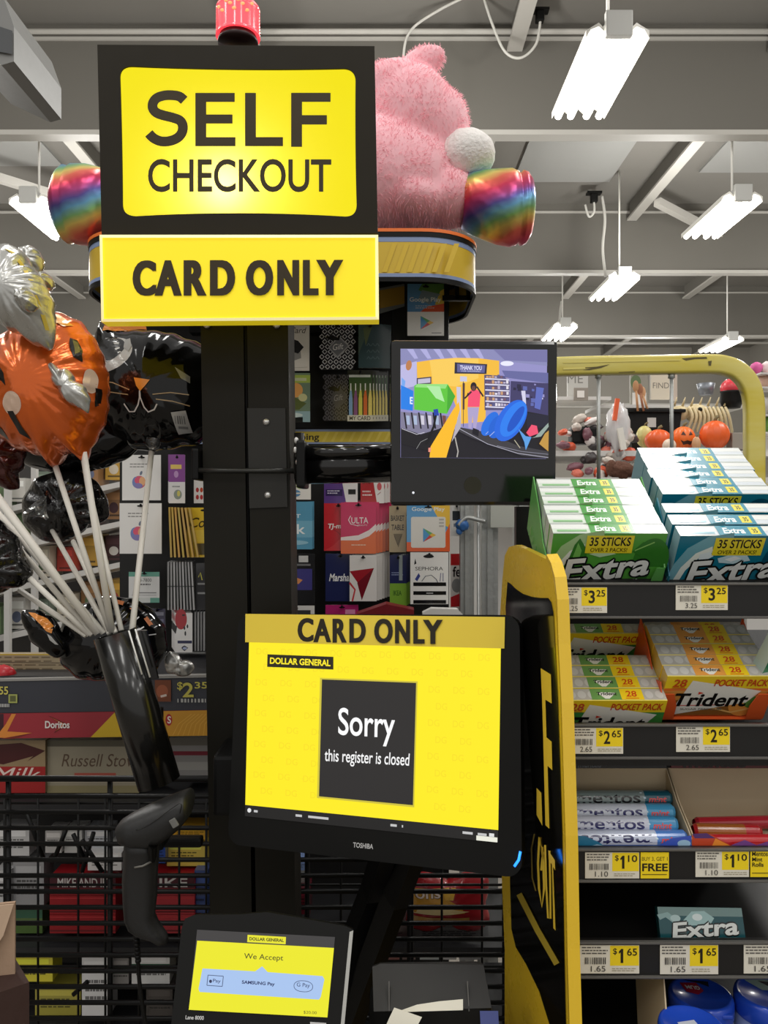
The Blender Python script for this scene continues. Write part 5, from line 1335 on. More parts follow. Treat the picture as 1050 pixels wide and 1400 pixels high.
card(176, 782, 218, 824, lambda a: (a.rect(0, 0, 1, 1, (222, 222, 220)), a.rect(0, 0, 1, .15, (92, 160, 140)), a.rect(0, .84, 1, 1, (92, 160, 140)), a.rect(.34, .84, .7, 1, (206, 210, 206)), a.text('20-7800', .28, .21, .74, .32, (90, 90, 90), .0), a.scrib(.3, .38, .8, .46, (110, 110, 110), 1, 3, .6), a.rect(.3, .66, .9, .69, (130, 130, 130)), a.rect(.1, .74, .9, .76, (180, 180, 180))), 'small white card with green ends below the fruit emblem cards', d=1.93)
card(203, 832, 226, 880, lambda a: (a.rect(0, 0, 1, 1, (42, 38, 72)), a.rect(.4, .1, .9, .2, (150, 150, 170)), a.rect(.5, .3, .9, .4, (110, 110, 140))), 'navy gift card behind the lower black balloon', d=1.95)
def c_pan(a): a.rect(0, 0, 1, 1, (230, 228, 226)); a.ell(.35, .16, .34, .26, (170, 34, 46)); a.poly([(0, .3), (.14, .34), (.06, .52), (0, .52)], (24, 24, 26)); a.ell(.55, .38, .05, .05, (40, 40, 46)); a.ell(.72, .34, .05, .05, (40, 40, 46)); a.ell(.6, .52, .05, .06, (40, 40, 46)); a.rect(.16, .7, .98, .77, (40, 44, 80)); a.line([(.4, .88), (.55, .84), (.74, .88), (.55, .95), (.4, .88)], (.05, .03), (40, 44, 70)); a.ell(.57, .895, .12, .03, (180, 190, 220))
card(239, 838, 263, 892, c_pan, 'white gift card with a red circle, lower left of the pole', d=1.87, n=4, dx=-2.6, dd=.01, lab2='white edged gift card left of the red circle card')
for k in range(4):
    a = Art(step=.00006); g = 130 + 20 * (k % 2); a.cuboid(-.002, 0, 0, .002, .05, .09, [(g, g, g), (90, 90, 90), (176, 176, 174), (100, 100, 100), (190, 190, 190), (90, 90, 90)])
    place(tag(a.build('gift_card', GLOSS, None, (0, 0, 0)), 'grey gift card seen edge on beside the lower part of the pole', 'gift card', 'grey gift cards low beside the pole'), at(267 + k * 4, 890, 1.87), (0, 0, .1))

# ------------------------------------------------------------------ pink plush toy in the banner tray
QD = 1.86; KP = QD / FOC
t = thing('plush_toy', 'big pink plush toy with white muzzle and rainbow feet behind the lit sign', 'plush toy', at(440, 318, QD))
m_pink = mat('pink_fur', (250, 190, 199), .9, bump=.15, scale=60)
m_pink.node_tree.nodes['Principled BSDF'].inputs['Sheen Weight'].default_value = .4
BL = [((500, 245), (125, 80), .19, 0), ((545, 225), (66, 60), .13, 0), ((560, 160), (62, 68), .14, 0), ((597, 172), (44, 52), .11, 0), ((543, 128), (52, 42), .11, 0), ((576, 86), (36, 19), .045, -26), ((556, 282), (60, 34), .16, 0), ((614, 272), (42, 38), .12, 0), ((540, 226), (44, 46), .15, 0), ((420, 250), (110, 75), .18, 0), ((300, 275), (120, 42), .1, 0), ((190, 280), (70, 40), .09, 0)]
mb = MB(); EL = []
for (c, r, dep, ro) in BL:
    cc = at(*c, QD); R = rot(y=-ro) ; rv = Vector((r[0] * KP, dep * .75, r[1] * KP))
    R = Matrix.Rotation(math.radians(-ro), 3, 'Y').inverted() if ro else Matrix.Identity(3)
    mb.ball(cc, rv, R, seg=28, rings=18); EL.append((cc, rv, R))
ob = mb.build('body', m_pink, t)
md = ob.modifiers.new('one_skin', 'REMESH'); md.mode = 'VOXEL'; md.voxel_size = .007; md.use_smooth_shade = True
md = ob.modifiers.new('soften', 'SMOOTH'); md.iterations = 8; md.factor = .5
r = random.Random(5); V = []; F = []
for (cc, rv, R) in EL[:9]:
    area = rv.x * rv.z + rv.x * rv.y + rv.y * rv.z
    for _ in range(int(area * 150000)):
        z = r.uniform(-1, 1); th = r.uniform(0, 2 * math.pi); q = math.sqrt(1 - z * z); d = Vector((q * math.cos(th), q * math.sin(th), z))
        p = cc + R @ Vector((d.x * rv.x, d.y * rv.y, d.z * rv.z))
        if p.y > QD + .03 or p.x < -.06: continue
        if any(sum(((R2.transposed() @ (p - c2))[k] / r2[k]) ** 2 for k in range(3)) < .93 for (c2, r2, R2) in EL): continue
        nrm = (R @ Vector((d.x / rv.x, d.y / rv.y, d.z / rv.z))).normalized()
        cl = Vector((noise.noise(p * 22), noise.noise(p * 22 + Vector((7, 3, 1))), noise.noise(p * 22 + Vector((1, 9, 4)))))
        long = .5 + max(0, (-(p.z - cc.z)) / .1) * .5
        dr = (nrm * .8 + cl * 1.3 + Vector((r.uniform(-.3, .3), r.uniform(-.3, .3), r.uniform(-.3, .3) - .25))).normalized()
        L = r.uniform(.006, .011) * (1.0 + .6 * long); s_ = dr.cross(Vector((r.uniform(-1, 1), r.uniform(-1, 1), r.uniform(-1, 1)))).normalized() * .0008
        n = len(V); b0 = p - nrm * .003; mid = b0 + dr * L * .6; tip = b0 + dr * L + Vector((0, 0, -.15 * L))
        V += [b0 - s_, b0 + s_, mid + s_ * .7, mid - s_ * .7, tip]; F += [[n, n + 1, n + 2, n + 3], [n + 3, n + 2, n + 4]]
fb = MB(); fb.add(V, F); fo_ = fb.build('fur', mat('pink_fur_tips', (252, 198, 206), .95, scale=40), t); fo_['kind'] = 'stuff'
def fuzzy(m, col):
    nt = m.node_tree; b = nt.nodes['Principled BSDF']; tr = nt.nodes.new('ShaderNodeBsdfTranslucent'); tr.inputs['Color'].default_value = rgb(col)
    mx = nt.nodes.new('ShaderNodeMixShader'); mx.inputs[0].default_value = .45
    nt.links.new(b.outputs[0], mx.inputs[1]); nt.links.new(tr.outputs[0], mx.inputs[2]); nt.links.new(mx.outputs[0], nt.nodes['Material Output'].inputs['Surface'])
fuzzy(MATS['pink_fur_tips'], (248, 190, 200))
# white muzzle
c = at(639, 212, QD - .03)
mb = MB().ball(c, (37 * KP, .065, 32 * KP), f=lambda d: 1 + .05 * noise.noise(d * 3))
V = []; F = []
for _ in range(0):
    z = r.uniform(-1, 1); th = r.uniform(0, 2 * math.pi); q = math.sqrt(1 - z * z); d = Vector((q * math.cos(th), q * math.sin(th), z))
    p = c + Vector((d.x * 37 * KP, d.y * .065, d.z * 32 * KP)); dr = (d + Vector((r.uniform(-.6, .6), r.uniform(-.6, .6), r.uniform(-.6, .6)))).normalized(); L = r.uniform(.005, .01); s_ = dr.cross(Vector((.3, .5, .8))).normalized() * .0009; n = len(V)
    V += [p - s_, p + s_, p + dr * L]; F.append([n, n + 1, n + 2])
mb.build('muzzle', mat('white_fur', (236, 232, 228), .9, bump=.5, scale=120), t)
m_rb = bpy.data.materials.new('rainbow_foil'); m_rb.use_nodes = True; nt = m_rb.node_tree; b = nt.nodes['Principled BSDF']
b.inputs['Metallic'].default_value = .55; b.inputs['Roughness'].default_value = .3
tcn = nt.nodes.new('ShaderNodeTexCoord'); sp = nt.nodes.new('ShaderNodeSeparateXYZ'); nt.links.new(tcn.outputs['Object'], sp.inputs[0])
def mth(op, x, y):
    n_ = nt.nodes.new('ShaderNodeMath'); n_.operation = op
    for k, v in enumerate((x, y)):
        if isinstance(v, (int, float)): n_.inputs[k].default_value = v
        elif v is not None: nt.links.new(v, n_.inputs[k])
    return n_.outputs[0]
s1 = mth('ADD', mth('MULTIPLY', sp.outputs['Z'], 8.2), mth('MULTIPLY', sp.outputs['X'], -3.0)); nz = nt.nodes.new('ShaderNodeTexNoise'); nz.inputs['Scale'].default_value = 18; nt.links.new(tcn.outputs['Object'], nz.inputs['Vector'])
s1 = mth('ADD', s1, mth('MULTIPLY', nz.outputs['Fac'], .16)); fr = mth('FRACT', s1, None)
cr = nt.nodes.new('ShaderNodeValToRGB'); cols = [(0, (196, 52, 84)), (.16, (226, 104, 84)), (.3, (232, 206, 110)), (.42, (140, 190, 120)), (.56, (104, 160, 196)), (.7, (90, 80, 150)), (.84, (160, 60, 116)), (1, (196, 52, 84))]
cr.color_ramp.elements[0].color = rgb(cols[0][1]); cr.color_ramp.elements[1].position = 1.0; cr.color_ramp.elements[1].color = rgb(cols[-1][1])
for p_, c_ in cols[1:-1]:
    e_ = cr.color_ramp.elements.new(p_); e_.color = rgb(c_)
nt.links.new(fr, cr.inputs['Fac']); nt.links.new(cr.outputs['Color'], b.inputs['Base Color'])
bp = nt.nodes.new('ShaderNodeBump'); bp.inputs['Strength'].default_value = .5; bp.inputs['Distance'].default_value = .01; nt.links.new(nz.outputs['Fac'], bp.inputs['Height']); nt.links.new(bp.outputs['Normal'], b.inputs['Normal'])
def foot(xs, name='foot'):
    rows = []; V = []; seg = 40
    for (x, yc, ry, rd) in xs:
        c = at(x, yc, QD - .02)
        for k in range(seg):
            th = 2 * math.pi * k / seg; w = 1 + .025 * math.sin(5 * th + x * .05) + .02 * noise.noise(Vector((math.cos(th) * 2, math.sin(th) * 2, x * .03)))
            V.append(c + Vector((0, math.cos(th) * rd * w, math.sin(th) * ry * KP * w)))
    n = len(xs)
    F = [[a * seg + k, a * seg + (k + 1) % seg, (a + 1) * seg + (k + 1) % seg, (a + 1) * seg + k] for a in range(n - 1) for k in range(seg)] + [[(n - 1) * seg + k for k in range(seg)], list(range(seg - 1, -1, -1))]
    return MB().add(V, F).build(name, m_rb, t)
foot([(632, 276, 34, .06), (645, 277, 40, .07), (660, 279, 44, .075), (680, 283, 48, .08), (697, 285, 50, .083), (706, 286, 47, .078), (709, 286, 44, .074), (713, 286, 48, .08), (719, 286, 46, .078), (725, 285, 38, .065), (728, 285, 24, .04)])
foot([(160, 282, 44, .075), (140, 282, 50, .082), (120, 281, 53, .084), (102, 281, 52, .083), (98, 281, 49, .078), (92, 281, 51, .08), (86, 281, 46, .075), (80, 282, 36, .06), (77.5, 282, 20, .03)])

# ------------------------------------------------------------------ balloons in a holder tube, left of the pole
def foilmat(name, col, metal, rough, bump=.25, scale=26):
    return mat(name, col, rough, metal=metal, bump=bump, scale=scale, vary=.05, coat=.4)
m_or = foilmat('orange_foil', (226, 104, 36), .55, .2); m_si = foilmat('silver_foil', (186, 186, 182), .7, .26); m_bk = foilmat('black_foil', (9, 9, 10), .0, .08, .2, 16); m_bk.node_tree.nodes['Principled BSDF'].inputs['Coat Weight'].default_value = .25; m_bk.node_tree.nodes['Principled BSDF'].inputs['Specular IOR Level'].default_value = .35
FP = mat('foil_print', 'ATTR', .22, metal=.15, coat=.5)
def polar(P, c):
    A = sorted((math.atan2(y - c[1], x - c[0]), math.hypot(x - c[0], y - c[1])) for x, y in P)
    def R(th):
        n = len(A)
        for k in range(n):
            a0, r0 = A[k - 1]; a1, r1 = A[k]
            if k == 0: a0 -= 2 * math.pi
            for s_ in (0, 2 * math.pi, -2 * math.pi):
                if a0 <= th + s_ <= a1 and a1 > a0:
                    u = (th + s_ - a0) / (a1 - a0); u = u * u * (3 - 2 * u) * .5 + u * .5
                    return r0 + (r1 - r0) * u
        return A[0][1]
    return R
def ellR(rx, ry, ro=0):
    def R(th):
        q = th - math.radians(ro); return 1 / math.sqrt((math.cos(q) / rx) ** 2 + (math.sin(q) / ry) ** 2)
    return R
def balloon(c, d, R, T, m, wr=.05, nw=26, seed=0, wave=0.0):
    """Inflated foil balloon: outline radius R(angle) about photo position c, pillow depth T metres, seam crinkled."""
    N, K = 96, 16
    def hgt(s_, th): return T * max(0.0, 1 - s_ ** 2.2) ** .6 * (1 + wr * math.sin(nw * th + seed) * s_ ** 3 + wr * .8 * noise.noise(Vector((math.cos(th) * 2.4 * s_, math.sin(th) * 2.4 * s_, seed))))
    SM = [(2 * math.pi * k / 72, R(math.atan2(math.sin(2 * math.pi * k / 72), math.cos(2 * math.pi * k / 72)))) for k in range(72)]
    co_ = [sum(q * f(m_ * a) for a, q in SM) / 36 for m_ in (1, 2) for f in (math.cos, math.sin)]; mean = sum(q for a, q in SM) / 72
    def Rs(th): return mean + co_[0] * math.cos(th) + co_[1] * math.sin(th) + co_[2] * math.cos(2 * th) + co_[3] * math.sin(2 * th)
    def rad(s_, th, rim): return s_ * (Rs(th) * (1 - s_ ** 3) + rim * s_ ** 3)
    def surf(px, py, w):
        dx, dy = px - c[0], py - c[1]; th = math.atan2(dy, dx); q = math.hypot(dx, dy); rim = R(th); lo_, hi_ = 0.0, 1.0
        for _ in range(18):
            m_ = (lo_ + hi_) / 2
            if rad(m_, th, rim) < q: lo_ = m_
            else: hi_ = m_
        s_ = lo_
        return at(px, py, d) + Vector((0, -hgt(s_, th) - w, 0))
    V = []; F = []
    for side in (-1, 1):
        o0 = len(V)
        for k in range(K + 1):
            s_ = math.sin(math.pi / 2 * k / K)
            for j in range(N):
                th = 2 * math.pi * j / N; rr_ = rad(s_, th, R(math.atan2(math.sin(th), math.cos(th)))) * (1 + .012 * math.sin(nw * th + seed) * s_ ** 4)
                p = at(c[0] + rr_ * math.cos(th), c[1] + rr_ * math.sin(th), d); V.append(p + Vector((0, side * hgt(s_, th), 0)))
        for k in range(K):
            for j in range(N):
                q = [o0 + k * N + j, o0 + k * N + (j + 1) % N, o0 + (k + 1) * N + (j + 1) % N, o0 + (k + 1) * N + j]
                F.append(q if side < 0 else q[::-1])
    return MB().add(V, F), surf
TD = 1.20
def stick(a_, b_, da, db, r, parent, name='stick'):
    return MB().tube([at(*a_, da), at(*b_, db)], r, 12).build(name, WHITEP, parent)
def cup(p, d, axis, r, parent):
    c = at(*p, d); z = Vector(axis).normalized(); x = z.cross(Vector((0, 1, 0.2))).normalized(); y = z.cross(x); M3 = Matrix((x, y, z)).transposed()
    return MB().lathe(c, [(.003, -.012), (.005, -.004), (r * .6, .006), (r, .018), (r * .97, .0185), (r * .55, .0075), (.003, -.002)], 28, M3).build('cup', CLEAR, parent)
# orange pumpkin balloon
t = thing('foil_balloon', 'orange pumpkin face foil balloon with grey wing patches, on white sticks', 'balloon', at(75, 640, 1.18))
po = [(146, 540), (143, 500), (130, 465), (110, 440), (85, 429), (55, 430), (20, 450), (-8, 490), (-16, 540), (-8, 585), (20, 612), (44, 620), (60, 624), (75, 640), (86, 622), (104, 618), (118, 634), (124, 610), (140, 582)]
mb, sf = balloon((66, 530), 1.18, polar(po, (66, 530)), .085, m_or, .07, 22, 1)
mb.build('envelope', m_or, t)
a = Art(sf, step=.0003); a.div = 7
a.poly([(16, 520), (20, 508), (30, 508), (41, 523), (43, 539), (36, 532), (28, 530), (22, 536)], (18, 14, 12)); a.ell(50, 561, 13, 15, (216, 186, 164)); a.poly([(5, 560), (14, 575), (30, 600), (30, 606), (18, 598), (6, 584)], (18, 14, 12)); a.poly([(43, 571), (51, 571), (64, 606), (52, 598)], (18, 14, 12))
a.poly([(114, 472), (121, 474), (128, 488), (129, 503), (121, 498), (116, 486)], (20, 16, 10)); a.poly([(117, 474), (122, 477), (126, 490), (122, 494)], (120, 110, 40)); a.ell(137, 527, 6, 16, (216, 190, 170)); a.poly([(141, 535), (145, 535), (144, 556), (140, 560)], (18, 14, 12))
a.poly([(76, 436), (90, 436), (112, 452), (104, 456), (86, 446)], (236, 160, 52))
a.build('face_print', FP, t)
wing, sw = balloon((82, 525), 1.085, polar([(47, 483), (56, 484), (70, 498), (92, 517), (108, 530), (113, 546), (110, 562), (104, 557), (92, 552), (80, 543), (70, 526), (60, 506)], (82, 525)), .02, m_si, .1, 12, 2)
wing.V = [v + Vector((0, .028, 0)) for v in wing.V]
wing.build('grey_patch', m_si, t)
stick((74, 632), (150, 862), 1.18, TD, .0042, t); stick((114, 618), (153, 864), 1.17, TD, .005, t)
# silver balloon over it
t = thing('foil_balloon', 'crumpled silver grey foil balloon with a yellow edge, upper left of the pumpkin', 'balloon', at(30, 480, 1.09))
mb, sf = balloon((22, 402), 1.08, polar([(0, 333), (22, 338), (44, 366), (62, 392), (70, 425), (74, 462), (70, 481), (58, 475), (28, 457), (0, 442), (-24, 430), (-40, 400), (-36, 350)], (22, 402)), .05, m_si, .16, 17, 5); mb.build('envelope', m_si, t)
a = Art(sf, step=.0004); a.div = 6; a.line([(20, 347), (30, 354), (42, 371), (53, 390), (62, 412), (68, 436), (71, 455)], 3.4, (206, 180, 66)); a.build('yellow_edge', FP, t)
for cc, R_, dd in (((42, 356), ellR(16, 21, -25), 1.13), ((62, 384), ellR(13, 9, 60), 1.12), ((36, 410), ellR(12, 19, -30), 1.03)):
    mb, _s = balloon(cc, dd, R_, .022, m_si, .2, 9, 3); mb.build('puff', m_si, t)
# black cat balloon
t = thing('foil_balloon', 'black cat face foil balloon with orange nose, behind the pumpkin balloon', 'balloon', at(208, 610, 1.42))
co = [(128, 475), (132, 450), (142, 438), (158, 452), (183, 453), (215, 453), (250, 460), (275, 470), (300, 480), (312, 530), (305, 580), (276, 604), (240, 612), (212, 616), (190, 616), (160, 596), (138, 556), (127, 515)]
mb, sf = balloon((212, 535), 1.42, polar(co, (212, 535)), .085, m_bk, .05, 18, 4); mb.build('envelope', m_bk, t)
a = Art(sf, step=.0003); a.div = 8
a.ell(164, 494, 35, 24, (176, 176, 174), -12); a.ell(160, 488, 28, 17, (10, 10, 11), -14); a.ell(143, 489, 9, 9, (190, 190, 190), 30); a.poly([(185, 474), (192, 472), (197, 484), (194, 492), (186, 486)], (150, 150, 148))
a.poly([(254, 512), (262, 517), (273, 524), (273, 533), (262, 527)], (126, 128, 128))
a.poly([(152, 441), (176, 440), (200, 446), (201, 452), (178, 456), (151, 459)], (214, 132, 44))
a.poly([(203.5, 527), (224, 530), (219, 537), (212, 545), (207, 538)], (232, 150, 58))
a.line([(211.5, 544), (211, 553), (208, 562), (202, 570), (195, 570), (189, 560)], 1.8, (226, 226, 224)); a.line([(211.5, 544), (212, 553), (216, 565), (221, 571), (229, 568), (233, 561)], 1.8, (226, 226, 224))
for P in ([(149, 528), (175, 533), (198, 543)], [(149, 545), (172, 545), (196, 549)], [(228, 549), (250, 546), (272, 548)], [(232, 555), (252, 557), (272, 562)]): a.line(P, 1.3, (176, 150, 110))
a.poly([(249, 571), (267, 568), (271, 595), (254, 598)], (186, 186, 184)); a.bars(253, 575, 266, 585, (120, 120, 120), 5); a.rect(256, 588, 267, 591, (130, 130, 130))
a.build('face_print', FP, t)
st_ = stick((207, 618), (180, 868), 1.40, TD, .0048, t); cup((209, 612), 1.40, (.12, -.1, 1), .026, st_)
def blk(c, d, R, T, label, st=None, wr=.05, nw=20, seed=0, m=None, extra=None):
    t = thing('foil_balloon', label, 'balloon', at(c[0], c[1] + 40, d)); mb, sf = balloon(c, d, R, T, m or m_bk, wr, nw, seed); mb.build('envelope', m or m_bk, t)
    if st: stick(st[0], st[1], d, TD, st[2], t)
    if extra: extra(t, sf)
    return t
blk((110, 600), 1.47, ellR(92, 46, -8), .06, 'plain black foil balloon hanging just below the cat face', None, .04, 14, 2)
m_bc = foilmat('crinkled_black_foil', (14, 14, 15), .2, .12, .9, 34)
blk((92, 692), 1.45, polar([(34, 680), (50, 655), (80, 645), (120, 650), (146, 685), (150, 705), (120, 718), (100, 735), (70, 742), (45, 730), (30, 705)], (92, 692)), .045, 'crinkled black foil balloon behind the fan of white sticks', ((64, 712), (150, 866), .0042), .3, 11, 3, m_bc, lambda t, s: cup((58, 702), 1.36, (-.5, -.4, .7), .024, t))
blk((-8, 775), 1.18, polar([(-60, 720), (-20, 700), (10, 722), (30, 762), (43, 786), (38, 795), (10, 805), (-20, 815), (-60, 800)], (-8, 775)), .045, 'black foil balloon with a pointed tip at the left edge', ((40, 790), (122, 868), .0042), .2, 12, 6, m_bc)
blk((2, 620), 1.30, polar([(-40, 590), (0, 566), (26, 590), (32, 620), (20, 650), (28, 668), (-10, 660), (-40, 650)], (2, 620)), .04, 'small dark red and black foil balloon at the left edge, below the pumpkin', None, .3, 9, 8, foilmat('dark_red_foil', (70, 22, 14), .4, .18, .7))
def low(t, sf):
    a = Art(sf, step=.0004); a.div = 7
    a.line([(150, 818), (180, 824), (205, 842), (218, 860)], 4, (196, 120, 76)); a.line([(190, 848), (198, 840)], 1.6, (220, 220, 220)); a.line([(189, 866), (197, 858), (205, 853)], 1.8, (206, 206, 206)); a.line([(206, 857), (211, 864), (219, 864)], 1.6, (220, 220, 220)); a.line([(195, 878), (205, 884)], 1.6, (170, 170, 170))
    a.build('face_print', FP, t)
    e, s2 = balloon((58, 858), 1.38, polar([(30, 836), (44, 833), (62, 840), (80, 862), (92, 890), (80, 900), (58, 886), (38, 862)], (58, 858)), .02, m_bk, .1, 8, 2); e.build('ear', m_bk, t)
    a = Art(s2, step=.0004); a.div = 5; a.poly([(42, 836), (52, 837), (68, 845), (77, 855), (76, 864), (70, 861), (56, 846)], (222, 140, 56)); a.poly([(71, 864), (76, 868), (84, 880), (80, 879), (74, 873)], (196, 196, 194)); a.build('inner_ear', FP, t)
blk((152, 874), 1.42, polar([(80, 880), (90, 845), (120, 822), (160, 816), (200, 828), (226, 862), (228, 890), (214, 915), (180, 928), (140, 930), (105, 925), (86, 908)], (152, 874)), .06, 'black cat foil balloon with an orange ear lying behind the holder tube', None, .12, 15, 5, m_bk, low)
e, s2 = balloon((246, 908), 1.44, polar([(228, 918), (232, 890), (240, 894), (248, 904), (266, 914), (262, 920), (240, 922)], (246, 908)), .012, m_si, .3, 7, 2); tag(e.build('foil_scrap', m_si), 'crumpled clear and silver foil tail low beside the pole', 'balloon')
# loose sticks
for n_, (a_, b_, da, r_, lab) in enumerate((((119, 656), (166, 862), 1.3, .0038, 'white balloon stick just right of the two pumpkin sticks'), ((-6, 676), (134, 866), 1.16, .0058, 'thick white balloon stick, uppermost at the left edge'), ((-4, 700), (142, 866), 1.2, .0045, 'white balloon stick directly under the thick uppermost one'),
        ((-6, 712), (126, 868), 1.22, .0042, 'white balloon stick entering at the left edge above the pointed black balloon'), ((26, 806), (118, 869), 1.22, .004, 'lowest white balloon stick, flattest of the fan'), ((100, 740), (158, 865), 1.34, .004, 'short white balloon stick in front of the crinkled black balloon'))):
    tag(MB().tube([at(*a_, da), at(*b_, TD)], r_, 12).build('balloon_stick', WHITEP), lab, 'balloon stick', 'loose balloon sticks')
# holder tube
t = thing('balloon_holder', 'black leaning tube holding the white balloon sticks', 'holder', at(218, 1072, TD))
ta, tb = at(157, 866, TD), at(217.5, 1070, TD); ax = (tb - ta).normalized()
u_ = ax.cross(Vector((0, 1, 0))).normalized(); w_ = ax.cross(u_); Rm = Matrix((u_, w_, ax)).transposed(); L = (tb - ta).length; rt = .0315
MB().lathe(ta, [(rt * .93, .12), (rt * .93, 0), (rt, 0), (rt, L), (rt * .93, L), (rt * .93, L - .01), (0, L - .01)], 40, Rm).build('tube', mat('holder_black', (18, 18, 17), .22, coat=.3), t)
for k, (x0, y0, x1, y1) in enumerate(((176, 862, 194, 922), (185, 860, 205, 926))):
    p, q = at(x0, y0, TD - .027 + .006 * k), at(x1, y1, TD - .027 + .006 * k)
    MB().tube([p, q], .0013, 8).build('sleeve_edge_highlight', mat('pale_edge', (226, 226, 222), .3), t)  # white strips carry the glossy highlight on the sleeve edges in their colour
sharp(MB().prism([at(188, 862, TD), at(200, 862, TD), at(216, 928, TD), at(206, 930, TD)], (0, .006, 0)).build('sleeve_fin', BLACKG, t))
MB().box(at(204, 985, 1.255), (.03, .06, .03), bev=.003).build('pole_clamp', BLACKM, t)
# ------------------------------------------------------------------ snack shelf and wire rack at the lower left
SD = 1.66
t = thing('snack_shelf', 'dark snack shelf with red and yellow banner behind the wire rack', 'shelf unit', Vector((-.4, 1.8, 0)))
xa, xb = at(-90, 0, SD).x, at(330, 0, SD).x
a0, a1 = at(-90, 931, SD), at(330, 923, SD); b0, b1 = at(-90, 976, SD), at(330, 970, SD)
m_rail = mat('rail_dark_grey', (58, 60, 68), .4)
sharp(MB().prism([a0, a1, b1, b0], (0, .012, 0)).build('price_rail', m_rail, t))
MB().prism([a0 + Vector((0, -.002, .002)), a1 + Vector((0, -.002, .002)), a1 + Vector((0, -.002, -.003)), a0 + Vector((0, -.002, -.003))], (0, .016, 0)).build('rail_edge', mat('rail_edge_light', (150, 148, 144), .4), t)
a = Art(flat(SD - .0015)); a.w = .001
a.text('55', -1, 938.5, 11.5, 949.5, (206, 196, 96), .02); a.rect(12, 949, 24, 961, (170, 176, 96)); a.rect(14, 951, 22, 959, (96, 100, 60)); a.scrib(-4, 962, 17, 967, (170, 170, 168), 1, 3, .9)
a.rect(212, 929.5, 234, 959, (120, 66, 40)); a.ell(222, 945, 8, 9, (160, 90, 60)); a.line([(220, 952), (228, 950)], 3, (214, 200, 190))
a.text('$', 242.5, 932, 250, 944, (206, 196, 90), .015); a.text('2', 250, 933, 265, 953, (206, 196, 90), .02); a.text('35', 266.5, 932, 284, 941, (206, 196, 90), .015); a.bars(243, 955, 285, 960, (186, 186, 182), 9)
a.build('rail_print', PRINT, t)
a = Art(flat(SD - .001)); A, B = at(-90, 977, SD), at(330, 1010, SD)
q = lambda x0, x1, yt0, yt1, yb0, yb1, c: a.poly([(x0, yt0), (x1, yt1), (x1, yb1), (x0, yb0)], c)
q(-90, 330, 977, 970, 1011, 1005, (158, 48, 58)); q(-90, 5, 977, 976, 1011, 1010, (66, 30, 40))
a.poly([(-6, 1008), (8, 990), (16, 976), (22, 976), (10, 1000), (44, 1002), (10, 1009)], (222, 140, 60)); a.poly([(0, 1010), (44, 1002), (20, 1010)], (120, 40, 34))
a.poly([(124, 1008), (157, 974), (330, 970), (330, 1005)], (214, 178, 44)); a.poly([(180, 973), (330, 970), (330, 1005), (166, 1007)], (204, 148, 48))
for k in range(9): a.line([(236 + k * 7, 1006), (244 + k * 6, 990), (262 + k * 5, 976)], .9, (220, 170, 70)); a.w -= a.step
a.w += a.step; a.ell(231, 984, 4.5, 8, (176, 36, 44)); a.text('S', 229, 979, 234, 989, (236, 230, 220), .02)
a.poly([(66, 978), (92, 990), (74, 1002), (84, 990)], (48, 20, 26)); a.poly([(69, 980), (90, 990), (76, 1000), (86, 990)], (210, 110, 60)); a.text('Doritos', 62, 985.5, 95.5, 995.5, (232, 226, 222), .024)
a.build('banner', PRINT, t)
MB().box(((xa + xb) / 2, SD + .14, (a0.z + a1.z) / 2 - .004), (xb - xa, .26, .012)).build('shelf_board', mat('shelf_board_dark', (40, 40, 42), .5), t)
MB().box((at(200, 0, 2.0).x, 2.005 - .05, .55), (1.3, .02, 1.1)).build('back_panel', mat('snack_back_panel', (22, 21, 21), .7), t)
zl = at(0, 1086, 1.7).z
MB().box(((xa + xb) / 2, 1.76, zl - .006), (xb - xa, .24, .012)).build('shelf_board', mat('shelf_board_dark', (40, 40, 42), .5), t)
for yy in (1278, 1392):
    MB().box((at(330, 0, 1.76).x, 1.78, at(0, yy, 1.7).z - .006), (1.25, .26, .012)).build('shelf_board', mat('shelf_board_dark', (40, 40, 42), .5), t)

def goods(x0, y0, x1, y1, d, dep, art, label, base=(180, 176, 168), name='candy_box', cat='box', m=PRINT, group=None, rz=0):
    A, B = at(x0, y0, d), at(x1, y1, d); W, H = B.x - A.x, A.z - B.z
    a = Art(step=.0001); c2 = tuple(int(c * .9) for c in base)
    a.cuboid(-W / 2, 0, 0, W / 2, dep, H, [base, c2, c2, c2, base, c2])
    a.surface(face_map((-W / 2, 0, H), (W, 0, 0), (0, 0, -H), (0, -1, 0)))
    if art: art(a)
    o = tag(a.build(name, m, None, (0, 0, 0)), label, cat, group); place(o, Vector(((A.x + B.x) / 2, d, B.z)), (0, 0, rz))
    return o
def g_milk(a):
    a.rect(0, 0, 1, 1, (150, 128, 96)); a.rect(0, .5, 1, 1, (160, 34, 34)); a.poly([(0, .1), (.6, .05), (1, .2), (.7, .4), (.8, .3), (.3, .46), (0, .4)], (70, 22, 22)); a.text('Milk', .12, .52, .92, .76, (226, 206, 196), 0, .3); a.scrib(.0, .3, .2, .42, (90, 60, 40), 2, 3)
def g_rs(a):
    a.rect(0, 0, 1, 1, (150, 142, 122)); a.rect(0, 0, 1, .12, (96, 90, 74)); a.text('Russell Stover', .16, .26, 1.08, .5, (92, 72, 56), 0, .25); a.rect(.3, .62, .75, .7, (170, 84, 70)); a.rect(0, .74, 1, .8, (180, 170, 150)); a.rect(0, .86, 1, 1, (140, 130, 96))
goods(-20, 1012, 62, 1084, 1.68, .1, g_milk, 'red and beige chocolate box reading Milk on the snack shelf', (150, 128, 96))
goods(64, 1012, 190, 1084, 1.69, .1, g_rs, 'long beige chocolate box with brown script lettering', (150, 142, 122))
